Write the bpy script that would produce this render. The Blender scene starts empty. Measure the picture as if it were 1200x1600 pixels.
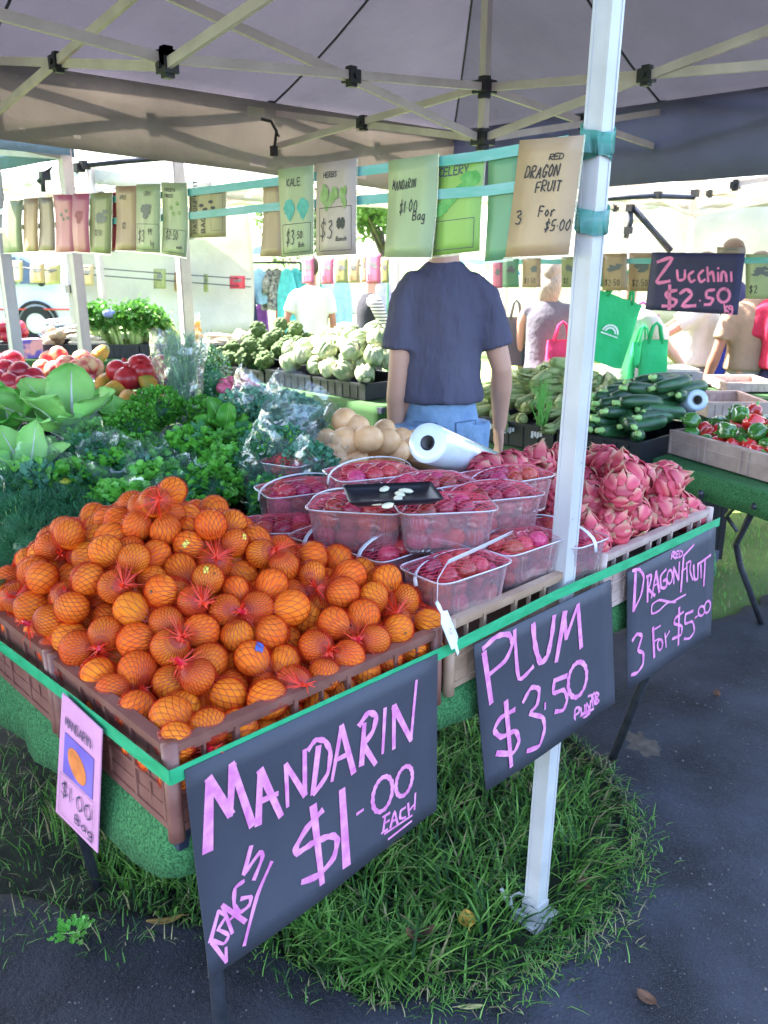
import bpy, math, random
import numpy as np
from mathutils import Vector, Matrix, Quaternion, noise
random.seed(7)
rng = np.random.RandomState(7)
S = bpy.context.scene
COL = S.collection
# ---------------------------------------------------------------- camera, world, sun, exposure
FPX, SN, CS = 1290.0, 0.29275, 0.95618        # focal length in photo pixels, sine and cosine of the downward pitch
CAM = Vector((-0.481, -0.934, 1.6))
FW = Vector((0.695, 0.719, 0)); RT = Vector((0.719, -0.695, 0)); UP = Vector((0, 0, 1))
cd = bpy.data.cameras.new('camera'); cam = bpy.data.objects.new('camera', cd); COL.objects.link(cam)
look = FW * CS - UP * SN; cup = FW * SN + UP * CS
cam.matrix_world = Matrix((( RT.x, cup.x, -look.x, CAM.x), (RT.y, cup.y, -look.y, CAM.y), (RT.z, cup.z, -look.z, CAM.z), (0, 0, 0, 1)))
cd.sensor_fit = 'VERTICAL'; cd.sensor_height = 36.0; cd.lens = 36.0 * FPX / 1600.0
cd.clip_start = 0.05; cd.clip_end = 400
cd.dof.use_dof = True; cd.dof.focus_distance = 1.75; cd.dof.aperture_fstop = 8.0
S.camera = cam
SUN_EL, SUN_AZ = math.radians(50), math.radians(345)     # azimuth clockwise from +Y
w = bpy.data.worlds.new('World'); S.world = w; w.use_nodes = True
nt = w.node_tree; nt.nodes.clear()
sky = nt.nodes.new('ShaderNodeTexSky'); sky.sky_type = 'NISHITA'; sky.sun_disc = False
sky.sun_elevation = SUN_EL; sky.sun_rotation = SUN_AZ; sky.dust_density = 2.5; sky.air_density = .8; sky.ozone_density = .8
bg = nt.nodes.new('ShaderNodeBackground'); bg.inputs[1].default_value = 0.15
wo = nt.nodes.new('ShaderNodeOutputWorld')
nt.links.new(sky.outputs[0], bg.inputs[0]); nt.links.new(bg.outputs[0], wo.inputs[0])
sd = bpy.data.lights.new('sun', 'SUN'); sd.energy = 5.0; sd.angle = math.radians(0.53); sd.color = (1.0, 0.95, 0.86)
sun = bpy.data.objects.new('sun', sd); COL.objects.link(sun)
sdir = Vector((math.sin(SUN_AZ) * math.cos(SUN_EL), math.cos(SUN_AZ) * math.cos(SUN_EL), math.sin(SUN_EL)))
sun.rotation_euler = sdir.to_track_quat('Z', 'Y').to_euler()
S.view_settings.view_transform = 'Standard'; S.view_settings.look = 'None'
S.view_settings.exposure = 3.25; S.view_settings.gamma = 1.0
S.cycles.max_bounces = 7; S.cycles.transparent_max_bounces = 24; S.cycles.diffuse_bounces = 4
S.cycles.sample_clamp_indirect = 6.0; S.cycles.use_denoising = True

# ---------------------------------------------------------------- geometry helpers
def ray(px, py):
    dx, dy = px - 600.0, py - 800.0
    return RT * dx + FW * (FPX * CS - dy * SN) - UP * (FPX * SN + dy * CS)
def at(px, py, z=None, X=None, Y=None, d=None):
    r = ray(px, py)
    if z is not None: s = (z - CAM.z) / r.z
    elif X is not None: s = (X - CAM.x) / r.x
    elif Y is not None: s = (Y - CAM.y) / r.y
    else: s = d / r.dot(FW)
    return CAM + r * s
def proj(p):
    v = Vector(p) - CAM
    a, b, c = v.dot(RT), v.dot(look), v.dot(cup)
    return 600 + FPX * a / b, 800 - FPX * c / b

class MB:
    def __init__(s): s.v = []; s.f = []; s.m = []
    def add(s, vs, fs, mi=0):
        n = len(s.v); s.v += [tuple(x) for x in vs]; s.f += [tuple(i + n for i in f) for f in fs]; s.m += [mi] * len(fs); return s
    def quad(s, a, b, c, d, mi=0): return s.add([a, b, c, d], [(0, 1, 2, 3)], mi)
    def box(s, c, sz, M=None, mi=0):
        hx, hy, hz = sz[0] / 2, sz[1] / 2, sz[2] / 2
        vs = [Vector((x * hx, y * hy, z * hz)) for z in (-1, 1) for y in (-1, 1) for x in (-1, 1)]
        if M is not None: vs = [M @ v for v in vs]
        c = Vector(c)
        return s.add([v + c for v in vs], [(0, 2, 3, 1), (4, 5, 7, 6), (0, 1, 5, 4), (2, 6, 7, 3), (0, 4, 6, 2), (1, 3, 7, 5)], mi)
    def bx(s, x0, x1, y0, y1, z0, z1, mi=0): return s.box(((x0 + x1) / 2, (y0 + y1) / 2, (z0 + z1) / 2), (x1 - x0, y1 - y0, z1 - z0), None, mi)
    def bar(s, a, b, wd, ht, up=UP, mi=0):
        a, b = Vector(a), Vector(b); d = b - a; L = d.length; d.normalize()
        x = d.cross(up); x = x.normalized() if x.length > 1e-5 else Vector((1, 0, 0)); z = x.cross(d)
        M = Matrix((x, d, z)).transposed()
        return s.box((a + b) / 2, (wd, L, ht), M, mi)
    def tube(s, pts, r, n=8, caps=True, mi=0, flat=1.0, side=None):
        pts = [Vector(p) for p in pts]; N = len(pts)
        rs = r if isinstance(r, (list, tuple)) else [r] * N
        t0 = (pts[1] - pts[0]).normalized()
        ref = Vector(side) if side is not None else (UP if abs(t0.z) < .9 else Vector((1, 0, 0)))
        vs = []; x = None
        for i, p in enumerate(pts):
            t = (pts[min(i + 1, N - 1)] - pts[max(i - 1, 0)])
            if t.length < 1e-9: t = t0
            t.normalize()
            if x is None: x = (ref - t * ref.dot(t)).normalized()
            else:
                x = x - t * x.dot(t); x = x.normalized() if x.length > 1e-6 else Vector((1, 0, 0))
            y = t.cross(x)
            rr = rs[i]; ra, rb = rr if isinstance(rr, (tuple, list)) else (rr, rr * flat)
            for k in range(n):
                a = 2 * math.pi * k / n
                vs.append(p + x * (ra * math.cos(a)) + y * (rb * math.sin(a)))
        fs = [(i * n + k, i * n + (k + 1) % n, (i + 1) * n + (k + 1) % n, (i + 1) * n + k) for i in range(N - 1) for k in range(n)]
        if caps: fs += [tuple(range(n - 1, -1, -1)), tuple((N - 1) * n + k for k in range(n))]
        return s.add(vs, fs, mi)
    def ball(s, c, r, nu=12, nv=8, M=None, fn=None, mi=0):
        r = Vector(r) if isinstance(r, (tuple, list, Vector)) else Vector((r, r, r)); c = Vector(c)
        vs = []
        for j in range(nv + 1):
            th = math.pi * j / nv
            for k in range(nu if 0 < j < nv else 1):
                ph = 2 * math.pi * k / nu
                d = Vector((math.sin(th) * math.cos(ph), math.sin(th) * math.sin(ph), math.cos(th)))
                q = fn(d) if fn else 1.0
                p = Vector((d.x * r.x * q, d.y * r.y * q, d.z * r.z * q))
                vs.append((M @ p if M is not None else p) + c)
        fs = []
        idx = lambda j, k: 0 if j == 0 else (1 + (nv - 1) * nu if j == nv else 1 + (j - 1) * nu + k % nu)
        for j in range(nv):
            for k in range(nu):
                if j == 0: fs.append((0, idx(1, k), idx(1, k + 1)))
                elif j == nv - 1: fs.append((idx(j, k), idx(nv, 0), idx(j, k + 1)))
                else: fs.append((idx(j, k), idx(j + 1, k), idx(j + 1, k + 1), idx(j, k + 1)))
        return s.add(vs, fs, mi)
    def grid(s, fn, nu, nv, mi=0, closed_u=False):
        vs = [fn(i / nu, j / nv) for j in range(nv + 1) for i in range(nu + 1)]
        fs = [(j * (nu + 1) + i, j * (nu + 1) + i + 1, (j + 1) * (nu + 1) + i + 1, (j + 1) * (nu + 1) + i) for j in range(nv) for i in range(nu)]
        return s.add(vs, fs, mi)
    def slab(s, fn, nu, nv, th, mi=0):          # a grid given a thickness along -normal direction th (Vector)
        th = Vector(th); n = (nu + 1) * (nv + 1)
        top = [Vector(fn(i / nu, j / nv)) for j in range(nv + 1) for i in range(nu + 1)]
        vs = top + [v - th for v in top]
        q = lambda i, j: j * (nu + 1) + i
        fs = []
        for j in range(nv):
            for i in range(nu):
                a, b, c, d = q(i, j), q(i + 1, j), q(i + 1, j + 1), q(i, j + 1)
                fs += [(a, b, c, d), (n + d, n + c, n + b, n + a)]
        for i in range(nu): fs += [(q(i, 0), n + q(i, 0), n + q(i + 1, 0), q(i + 1, 0)), (q(i + 1, nv), n + q(i + 1, nv), n + q(i, nv), q(i, nv))]
        for j in range(nv): fs += [(q(0, j + 1), n + q(0, j + 1), n + q(0, j), q(0, j)), (q(nu, j), n + q(nu, j), n + q(nu, j + 1), q(nu, j + 1))]
        return s.add(vs, fs, mi)
    def mesh(s, name, mats, smooth=False, off=None):
        me = bpy.data.meshes.new(name)
        vs = s.v if off is None else [(a[0] - off[0], a[1] - off[1], a[2] - off[2]) for a in s.v]
        me.from_pydata(vs, [], s.f)
        for m in (mats if isinstance(mats, (list, tuple)) else [mats]): me.materials.append(m)
        if isinstance(mats, (list, tuple)) and len(mats) > 1: me.polygons.foreach_set('material_index', s.m)
        if smooth: me.polygons.foreach_set('use_smooth', [True] * len(me.polygons))
        me.update(); return me
    def build(s, name, mats, parent=None, smooth=False, world=True):
        """one mesh object; with a parent the vertices (given in world space) are made local to it"""
        off = None
        if parent is not None and world:
            off = wloc(parent)
        o = bpy.data.objects.new(name, s.mesh(name, mats, smooth, off)); COL.objects.link(o)
        if parent is not None: o.parent = parent
        return o
def wloc(o):
    v = Vector(o.location)
    while o.parent is not None: o = o.parent; v += o.location
    return v
def tag(o, label=None, cat=None, group=None, kind=None):
    if label: o['label'] = label
    if cat: o['category'] = cat
    if group: o['group'] = group
    if kind: o['kind'] = kind
    return o
def thing(name, label, cat, loc=(0, 0, 0), rz=0.0, group=None):
    o = bpy.data.objects.new(name, None); COL.objects.link(o); o.location = loc
    o.rotation_euler = (0, 0, rz) if not isinstance(rz, (tuple, list)) else rz
    o.empty_display_size = .05
    return tag(o, label, cat, group)
def inst(mesh, name, parent=None, loc=(0, 0, 0), rot=(0, 0, 0), sc=1.0):
    o = bpy.data.objects.new(name, mesh); COL.objects.link(o)
    if parent is not None: o.parent = parent
    o.location = loc
    if isinstance(rot, Quaternion): o.rotation_mode = 'QUATERNION'; o.rotation_quaternion = rot
    else: o.rotation_euler = rot
    o.scale = (sc, sc, sc) if not isinstance(sc, (tuple, list)) else sc
    return o
KIDS = {}
def copy_tree(o, parent=None):
    c = o.copy(); COL.objects.link(c)
    if parent is not None: c.parent = parent
    for ch in list(o.children): copy_tree(ch, c)
    return c
ORD = ['leftmost'] + [w_ + ' from left' for w_ in 'second third fourth fifth sixth seventh eighth ninth tenth eleventh twelfth thirteenth fourteenth'.split()]
ROWN = {1: [''], 2: ['top row', 'bottom row'], 3: ['top row', 'middle row', 'bottom row'], 4: ['top row', 'second row down', 'third row down', 'bottom row'], 5: ['top row', 'second row down', 'third row down', 'fourth row down', 'bottom row'], 6: ['top row', 'second row down', 'third row down', 'fourth row down', 'fifth row down', 'bottom row']}
def order_labels(objs, base, rows, center=None):
    """each thing of a heap gets a label of its own: what it is, then its place in the heap as seen in the photo"""
    pts = []
    for o in objs:
        p = wloc(o) if center is None else center[o.name]
        x, y = proj(p); pts.append((o, x, y))
    pts.sort(key=lambda t: t[2]); n = len(pts); k = max(1, rows)
    for r in range(k):
        row = sorted(pts[r * n // k:(r + 1) * n // k], key=lambda t: t[1]); m = len(row)
        for i, (o, x, y) in enumerate(row):
            pos = ORD[i] if i <= m // 2 or m > 2 * len(ORD) else ('rightmost' if i == m - 1 else ORD[m - 1 - i].replace('left', 'right'))
            if m == 1: pos = 'alone'
            rn = ROWN[k][r].replace(' down', '')
            o['label'] = base + ', ' + pos + ((' in ' + rn) if rn else '')

# ---------------------------------------------------------------- materials
def new_mat(name):
    m = bpy.data.materials.new(name); m.use_nodes = True; nt = m.node_tree
    return m, nt, nt.nodes, nt.links, nt.nodes['Principled BSDF']
def col4(c): return (c[0], c[1], c[2], 1)
def mat(name, col, rough=.6, col2=None, var=.12, scale=12, bump=0.0, bscale=40, objvar=0.0, huevar=0.0, trans=0.0, spec=.4, metal=0, coat=0, detail=4, stretch=None, thresh=None, alpha=1.0, sheen=0, speck=None):
    m, nt, N, L, P = new_mat(name)
    tc = N.new('ShaderNodeTexCoord'); mp = N.new('ShaderNodeMapping'); L.new(tc.outputs['Object'], mp.inputs[0])
    if stretch: mp.inputs['Scale'].default_value = stretch
    no = N.new('ShaderNodeTexNoise'); no.inputs['Scale'].default_value = scale; no.inputs['Detail'].default_value = detail; L.new(mp.outputs[0], no.inputs[0])
    ra = N.new('ShaderNodeValToRGB'); L.new(no.outputs['Fac'], ra.inputs[0])
    c2 = col2 if col2 else tuple(min(1, x * (1 + var)) for x in col); c1 = col if col2 else tuple(x * (1 - var) for x in col)
    t = thresh or (.33, .67)
    ra.color_ramp.elements[0].position = t[0]; ra.color_ramp.elements[0].color = col4(c1)
    ra.color_ramp.elements[1].position = t[1]; ra.color_ramp.elements[1].color = col4(c2)
    out = ra.outputs[0]
    if speck:                                     # small specks of another colour (scale, size, colour)
        vo = N.new('ShaderNodeTexVoronoi'); vo.inputs['Scale'].default_value = speck[0]; L.new(mp.outputs[0], vo.inputs[0])
        r2 = N.new('ShaderNodeValToRGB'); L.new(vo.outputs['Distance'], r2.inputs[0])
        r2.color_ramp.elements[0].position = speck[1]; r2.color_ramp.elements[0].color = (1, 1, 1, 1)
        r2.color_ramp.elements[1].position = speck[1] + .06; r2.color_ramp.elements[1].color = (0, 0, 0, 1)
        mx = N.new('ShaderNodeMix'); mx.data_type = 'RGBA'; L.new(r2.outputs[0], mx.inputs[0]); L.new(out, mx.inputs[6]); mx.inputs[7].default_value = col4(speck[2]); out = mx.outputs[2]
    if objvar or huevar:
        oi = N.new('ShaderNodeObjectInfo'); hs = N.new('ShaderNodeHueSaturation'); L.new(out, hs.inputs['Color'])
        a = N.new('ShaderNodeMapRange'); L.new(oi.outputs['Random'], a.inputs[0]); a.inputs[3].default_value = 1 - objvar; a.inputs[4].default_value = 1 + objvar; L.new(a.outputs[0], hs.inputs['Value'])
        if huevar:
            mu = N.new('ShaderNodeMath'); mu.operation = 'MULTIPLY'; L.new(oi.outputs['Random'], mu.inputs[0]); mu.inputs[1].default_value = 7.31
            fr = N.new('ShaderNodeMath'); fr.operation = 'FRACT'; L.new(mu.outputs[0], fr.inputs[0])
            b = N.new('ShaderNodeMapRange'); L.new(fr.outputs[0], b.inputs[0]); b.inputs[3].default_value = .5 - huevar; b.inputs[4].default_value = .5 + huevar; L.new(b.outputs[0], hs.inputs['Hue'])
        out = hs.outputs[0]
    L.new(out, P.inputs['Base Color'])
    P.inputs['Roughness'].default_value = rough; P.inputs['Specular IOR Level'].default_value = spec; P.inputs['Metallic'].default_value = metal
    P.inputs['Coat Weight'].default_value = coat; P.inputs['Coat Roughness'].default_value = .15
    if alpha < 1: P.inputs['Alpha'].default_value = alpha
    if bump:
        nb = N.new('ShaderNodeTexNoise'); nb.inputs['Scale'].default_value = bscale; nb.inputs['Detail'].default_value = 5; L.new(mp.outputs[0], nb.inputs[0])
        bu = N.new('ShaderNodeBump'); bu.inputs['Strength'].default_value = min(1, bump); bu.inputs['Distance'].default_value = 1.0 / bscale * .35; L.new(nb.outputs['Fac'], bu.inputs['Height']); L.new(bu.outputs[0], P.inputs['Normal'])
    if trans:
        tr = N.new('ShaderNodeBsdfTranslucent'); L.new(out, tr.inputs[0]); ms = N.new('ShaderNodeMixShader'); ms.inputs[0].default_value = trans
        L.new(P.outputs[0], ms.inputs[1]); L.new(tr.outputs[0], ms.inputs[2]); L.new(ms.outputs[0], N['Material Output'].inputs['Surface'])
    return m
def clear_plastic(name, tint, body=.12, gloss=.25, rough=.12, crinkle=0, cscale=30, dcol=(.8, .8, .82)):
    m, nt, N, L, P = new_mat(name); N.remove(P)
    tr = N.new('ShaderNodeBsdfTransparent'); tr.inputs[0].default_value = col4(tint)
    df = N.new('ShaderNodeBsdfDiffuse'); df.inputs[0].default_value = col4(dcol)
    gl = N.new('ShaderNodeBsdfGlossy'); gl.inputs[1].default_value = rough; gl.inputs[0].default_value = (.95, .97, 1, 1)
    m1 = N.new('ShaderNodeMixShader'); m1.inputs[0].default_value = body; L.new(tr.outputs[0], m1.inputs[1]); L.new(df.outputs[0], m1.inputs[2])
    lw = N.new('ShaderNodeLayerWeight'); lw.inputs[0].default_value = gloss
    m2 = N.new('ShaderNodeMixShader'); L.new(m1.outputs[0], m2.inputs[1]); L.new(gl.outputs[0], m2.inputs[2])
    mr = N.new('ShaderNodeMapRange'); L.new(lw.outputs['Facing'], mr.inputs[0]); mr.inputs[3].default_value = .06; mr.inputs[4].default_value = .75; L.new(mr.outputs[0], m2.inputs[0])
    if crinkle:
        tc = N.new('ShaderNodeTexCoord'); nb = N.new('ShaderNodeTexVoronoi'); nb.inputs['Scale'].default_value = cscale; nb.feature = 'F1'
        nn = N.new('ShaderNodeTexNoise'); nn.inputs['Scale'].default_value = cscale * .5; L.new(tc.outputs['Object'], nn.inputs[0]); L.new(nn.outputs['Color'], nb.inputs[0])
        nb.inputs['Scale'].default_value = 9
        bu = N.new('ShaderNodeBump'); bu.inputs['Strength'].default_value = crinkle; bu.inputs['Distance'].default_value = .01; L.new(nb.outputs['Distance'], bu.inputs['Height'])
        L.new(bu.outputs[0], gl.inputs['Normal']); L.new(bu.outputs[0], lw.inputs['Normal']); L.new(bu.outputs[0], df.inputs['Normal'])
    L.new(m2.outputs[0], N['Material Output'].inputs['Surface'])
    return m
def fabric_two(name, col, trans, rough=.8):
    """tent fabric: diffuse underside and light that comes through the weave"""
    return mat(name, col, rough=rough, var=.1, scale=2.2, bump=.5, bscale=5, trans=trans, spec=.15)
M = {}
M['white_paint'] = mat('white powder coat', (.44, .43, .42), .38, col2=(.52, .51, .50), scale=9, spec=.4, speck=(26, .035, (.28, .26, .24)), bump=.05, bscale=90)
M['tent_bar'] = mat('dull tent steel', (.56, .47, .43), .45, var=.12, scale=8)
M['joint'] = mat('black nylon joint', (.018, .018, .022), .45, var=.3)
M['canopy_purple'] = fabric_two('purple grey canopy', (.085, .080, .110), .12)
M['valance_sunlit'] = fabric_two('sunlight-toned valance', (.36, .33, .30), .38)  # beige puts the sun shining through into the canopy fabric's colour
M['canopy_blue'] = fabric_two('pale blue canopy', (.20, .31, .44), .2)
M['canopy_white'] = fabric_two('white canopy', (.62, .60, .56), .45)
M['seam'] = mat('canopy seam', (.03, .03, .045), .8)
M['strap'] = mat('green packing strap', (.02, .30, .12), .3, col2=(.04, .40, .18), scale=25, spec=.5, stretch=(1, 1, 3), bump=.1, bscale=30)
M['tape'] = mat('aqua plastic tape', (.14, .55, .44), .22, col2=(.3, .62, .6), scale=9, stretch=(1, 1, 6), trans=.3)
M['turf'] = mat('green display turf', (.012, .075, .022), .95, col2=(.055, .20, .065), scale=230, bump=1, bscale=200, detail=3, thresh=(.38, .62))
M['turf_far'] = mat('green table cloth turf', (.015, .055, .012), .95, col2=(.03, .09, .022), scale=160, bump=.6, bscale=140)
M['table_edge'] = mat('dark table underside', (.02, .025, .05), .7)
M['leg_steel'] = mat('grey table leg steel', (.06, .065, .08), .35, var=.25, metal=.5, scale=30)
M['crate_brown'] = mat('brown crate plastic', (.15, .055, .042), .42, col2=(.23, .10, .075), scale=14, bump=.12, bscale=60)
M['crate_tan'] = mat('tan crate plastic', (.30, .185, .12), .45, col2=(.40, .27, .185), scale=14, bump=.12, bscale=60)
M['crate_pale'] = mat('pale pinkish crate plastic', (.36, .25, .22), .45, col2=(.48, .36, .31), scale=14, bump=.1, bscale=60)
M['crate_black'] = mat('black crate plastic', (.012, .013, .018), .4, var=.2)
M['board'] = mat('slate coloured sign board', (.033, .036, .050), .58, col2=(.054, .058, .078), scale=3.2, bump=.12, bscale=40, detail=9)
M['chalk'] = mat('pink paint marker', (.62, .16, .40), .5, col2=(.80, .32, .56), scale=45)
M['ink'] = mat('black marker ink', (.02, .02, .03), .5)
M['navy_ink'] = mat('dark printed ink', (.07, .06, .12), .5)
M['white_card'] = mat('white card', (.72, .80, .80), .5, var=.04)
# ---------------------------------------------------------------- ground
M['asphalt'] = mat('worn dark asphalt', (.005, .006, .009), .72, col2=(.034, .037, .052), scale=3.4, bump=1, bscale=85, detail=15, speck=(260, .26, (.050, .053, .066)), thresh=(.36, .68))
M['soil'] = mat('damp soil with litter', (.010, .011, .008), .95, col2=(.035, .04, .022), scale=9, bump=1, bscale=120, detail=8)
M['far_grass'] = mat('mown grass ground', (.07, .14, .025), .95, col2=(.16, .24, .06), scale=2.5, bump=.8, bscale=60, detail=8)
M['sand'] = mat('sandy patch', (.085, .070, .055), .95, var=.3, scale=30, bump=.8, bscale=150)
EDGE = [(-9, 5.2), (-3.2, 2.2), (-1.4, 1.30), (.02, 1.05), (.27, .74), (.42, .47), (.50, .17), (.66, .02), (.80, -.05), (1.02, -.085), (1.22, -.05), (1.40, .00), (1.55, .11), (1.67, .28), (1.85, .72), (2.35, 1.0), (2.75, .72), (3.15, .5), (4, .45), (8, .5), (60, 2)]
def edge_y(x):
    for (a, b), (c, d) in zip(EDGE, EDGE[1:]):
        if a <= x <= c: return b + (d - b) * (x - a) / (c - a)
    return 3
mb = MB()
xs = [-200, -60, -20, -9, -4] + [(-2 + i * .1) for i in range(80)] + [7, 10, 20, 60, 200]
ys = [-150, -60, -20, -6, -2] + [(-1 + i * .1) for i in range(70)] + [7, 10, 20, 60, 250]
def gz(x, y):
    if -3 < x < 7 and -1.5 < y < 7: return .012 * noise.noise(Vector((x * 2.2, y * 2.2, 0))) - .012
    return -.012
vs = [(x, y, gz(x, y)) for y in ys for x in xs]; nx = len(xs)
fs = []; mi = []
for j in range(len(ys) - 1):
    for i in range(nx - 1):
        fs.append((j * nx + i, j * nx + i + 1, (j + 1) * nx + i + 1, (j + 1) * nx + i))
mb.add(vs, fs)
for k, f in enumerate(mb.f):
    cx = sum(mb.v[i][0] for i in f) / 4; cy = sum(mb.v[i][1] for i in f) / 4
    mb.m[k] = 0 if (-3 < cx < 2.8 and cy < 4.2 and cy < 3.2 + .4 * math.sin(cx * 3)) else 1
tag(mb.build('ground', [M['soil'], M['far_grass']], smooth=True), kind='structure')
mb = MB()                                            # asphalt path: a sheet with a ragged edge along the grass
xs = [-60, -20] + [-9 + i * .5 for i in range(16)] + [-1 + i * .03 for i in range(160)] + [4, 5, 6, 8, 20, 60]
top = []
for x in xs:
    e = edge_y(x) + .05 * noise.noise(Vector((x * 9, 0, 0))) + .015 * noise.noise(Vector((x * 40, 3, 0)))
    top.append((x, e, .001))
rows = [lambda e: e, lambda e: e - .012, lambda e: e - .06, lambda e: min(e - .3, -.6), lambda e: -3, lambda e: -40]
vs = []
for ri, fn in enumerate(rows):
    for (x, e, z) in top: vs.append((x, fn(e), (-.02 if ri == 0 else .006) + (.004 * noise.noise(Vector((x * 1.5, fn(e) * 1.5, 5))) if ri > 1 else 0)))
n = len(xs)
mb.add(vs, [((r + 1) * n + i, (r + 1) * n + i + 1, r * n + i + 1, r * n + i) for r in range(len(rows) - 1) for i in range(n - 1)])
tag(mb.build('asphalt_path', M['asphalt'], smooth=True), kind='structure')
# a worn sandy patch where the asphalt broke up by the table leg
c = at(1003, 1165, z=0)
mb = MB(); ring = []
for k in range(22):
    a = 2 * math.pi * k / 22; r = .05 + .045 * noise.noise(Vector((math.cos(a) * 2.6, math.sin(a) * 2.6, 1)))
    ring.append((c.x + math.cos(a) * r * 1.0 + math.sin(a) * .03, c.y + math.sin(a) * r * 1.3, .0070))
mb.add([(c.x, c.y, .0105)] + ring, [(0, 1 + k, 1 + (k + 1) % 22) for k in range(22)])
tag(mb.build('sandy_ground_patch', M['sand'], smooth=True), kind='structure')

# grass: blades that nobody could count
def blade(mb, x, y, h, wd, lean, ang, mi, z0=-.005):
    dx, dy = math.cos(ang), math.sin(ang); sx, sy = -dy * wd / 2, dx * wd / 2
    p = []
    for t, ws in ((0, 1), (.45, .9), (.8, .55), (1, 0)):
        o = lean * t * t; z = h * (t - .25 * lean / max(h, .01) * t * t)
        if ws: p += [(x + dx * o - sx * ws, y + dy * o - sy * ws, z0 + z), (x + dx * o + sx * ws, y + dy * o + sy * ws, z0 + z)]
        else: p.append((x + dx * o, y + dy * o, z0 + z))
    mb.add(p, [(0, 1, 3, 2), (2, 3, 5, 4), (4, 5, 6)], mi)
gm = [mat('grass blade mid green', (.065, .19, .025), .55, col2=(.12, .29, .045), scale=4, trans=.3),
      mat('grass blade light green', (.13, .33, .05), .5, col2=(.22, .42, .09), scale=5, trans=.3),
      mat('grass blade dry', (.22, .20, .09), .7, col2=(.33, .29, .15), scale=6, trans=.2),
      mat('grass blade dark', (.012, .055, .012), .6, col2=(.03, .10, .02), scale=4, trans=.25)]
R = random.Random(3)
mb = MB()
for i in range(15000):                               # the long tussocky strip under the stall front
    x = R.uniform(.25, 1.95); y = R.uniform(-.12, 1.3)
    e = edge_y(x); dd = y - e
    if dd < .0 : continue
    cl = noise.noise(Vector((x * 7, y * 7, 2)))
    dry = x > 1.3 and dd < .10 or x > 1.55
    if R.random() > (.95 if dd > .05 else .7): continue
    h = R.uniform(.045, .11) * (1.0 + .6 * cl) * (.55 if dry else 1)
    away = math.atan2(-1, .15) if dd < .12 else R.uniform(0, 6.3)
    ang = away + R.gauss(0, .75)
    mi = R.choices([0, 1, 2, 3], [.5, .22 if cl > -.1 else .1, .4 if dry else .05, .3])[0]
    blade(mb, x, y, h, R.uniform(.004, .0085), h * R.uniform(.3, 1.2), ang, mi)
# star shaped tufts spilling over the asphalt edge
for (px, py, n, hh) in ((840, 1480, 0, 0), (560, 1500, 46, .10), (600, 1530, 60, .12), (640, 1500, 45, .11), (470, 1465, 34, .09), (700, 1430, 40, .1), (430, 1450, 25, .08), (520, 1450, 36, .1), (660, 1380, 40, .1), (760, 1440, 26, .07), (840, 1340, 28, .07), (720, 1480, 22, .06)):
    c = at(px, py - 20, z=0)
    for k in range(n):
        ang = R.uniform(0, 6.3); h = hh * R.uniform(.5, 1.05)
        blade(mb, c.x + R.gauss(0, .016), c.y + R.gauss(0, .016), h * .8, R.uniform(.006, .0105), h * R.uniform(.7, 1.5), ang, R.choice([0, 0, 1, 1, 3]))
for i in range(1400):                                # thin stray blades creeping over the asphalt edge
    x = R.uniform(.38, 1.75); y = edge_y(x) - abs(R.gauss(0, .05)); h = R.uniform(.012, .045)
    blade(mb, x, y, h, .003, h * R.uniform(.5, 1.6), R.uniform(0, 6.3), R.choice([0, 1, 0, 2, 3]), z0=.004)
for i in range(5200):                                # thin short weeds on the dark ground at the left
    x = R.uniform(-.9, .6); y = R.uniform(.2, 1.9)
    if y < edge_y(x) - .25 + .3 * noise.noise(Vector((x * 5, y * 5, 7))): continue
    h = R.uniform(.02, .07); blade(mb, x, y, h, .0035, h * R.uniform(.3, 1.3), R.uniform(0, 6.3), R.choices([0, 1, 2, 3], [.35, .06, .16, .5])[0])
for (px, py) in ((215, 1240), (190, 1290), (240, 1290)):
    c = at(px - 90, py + 10, z=0)
    for k in range(60): 
        h = R.uniform(.04, .11); blade(mb, c.x + R.gauss(0, .05), c.y + R.gauss(0, .05), h, .004, h * R.uniform(.2, 1), R.uniform(0, 6.3), R.choice([1, 0, 2]))
for i in range(9000):                                # lawn beyond
    x = R.uniform(2.2, 7); y = R.uniform(.45, 4)
    if y < edge_y(x) + .02: continue
    h = R.uniform(.015, .045); blade(mb, x, y, h, .006, h * .6, R.uniform(0, 6.3), R.choice([0, 1, 1, 2]))
g = mb.build('grass', gm); tag(g, 'long green grass growing under the stall front beside the asphalt', 'grass', kind='stuff')
mb = MB()                                            # grit on the path
for i in range(5000):
    x = R.uniform(-.3, 3.2); y = R.uniform(-1.0, .6)
    if y > edge_y(x): continue
    r = R.uniform(.0008, .0032) if R.random() < .9 else R.uniform(.003, .006)
    mb.add([(x - r, y, .007), (x, y - r * .8, .007), (x + r * .9, y, .007), (x, y + r, .007), (x, y, .007 + r)], [(0, 1, 4), (1, 2, 4), (2, 3, 4), (3, 0, 4)])
tag(mb.build('grit', mat('pale grit', (.03, .03, .035), .8, col2=(.13, .125, .12), scale=25, thresh=(.4, .6))), 'loose pale grit scattered over the dark asphalt', 'grit', kind='stuff')
M['leaf_yellow'] = mat('fallen yellow leaf', (.62, .36, .06), .6, var=.2, scale=30)
M['leaf_brown'] = mat('fallen brown leaf', (.13, .065, .035), .8, var=.4, scale=30)
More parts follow.
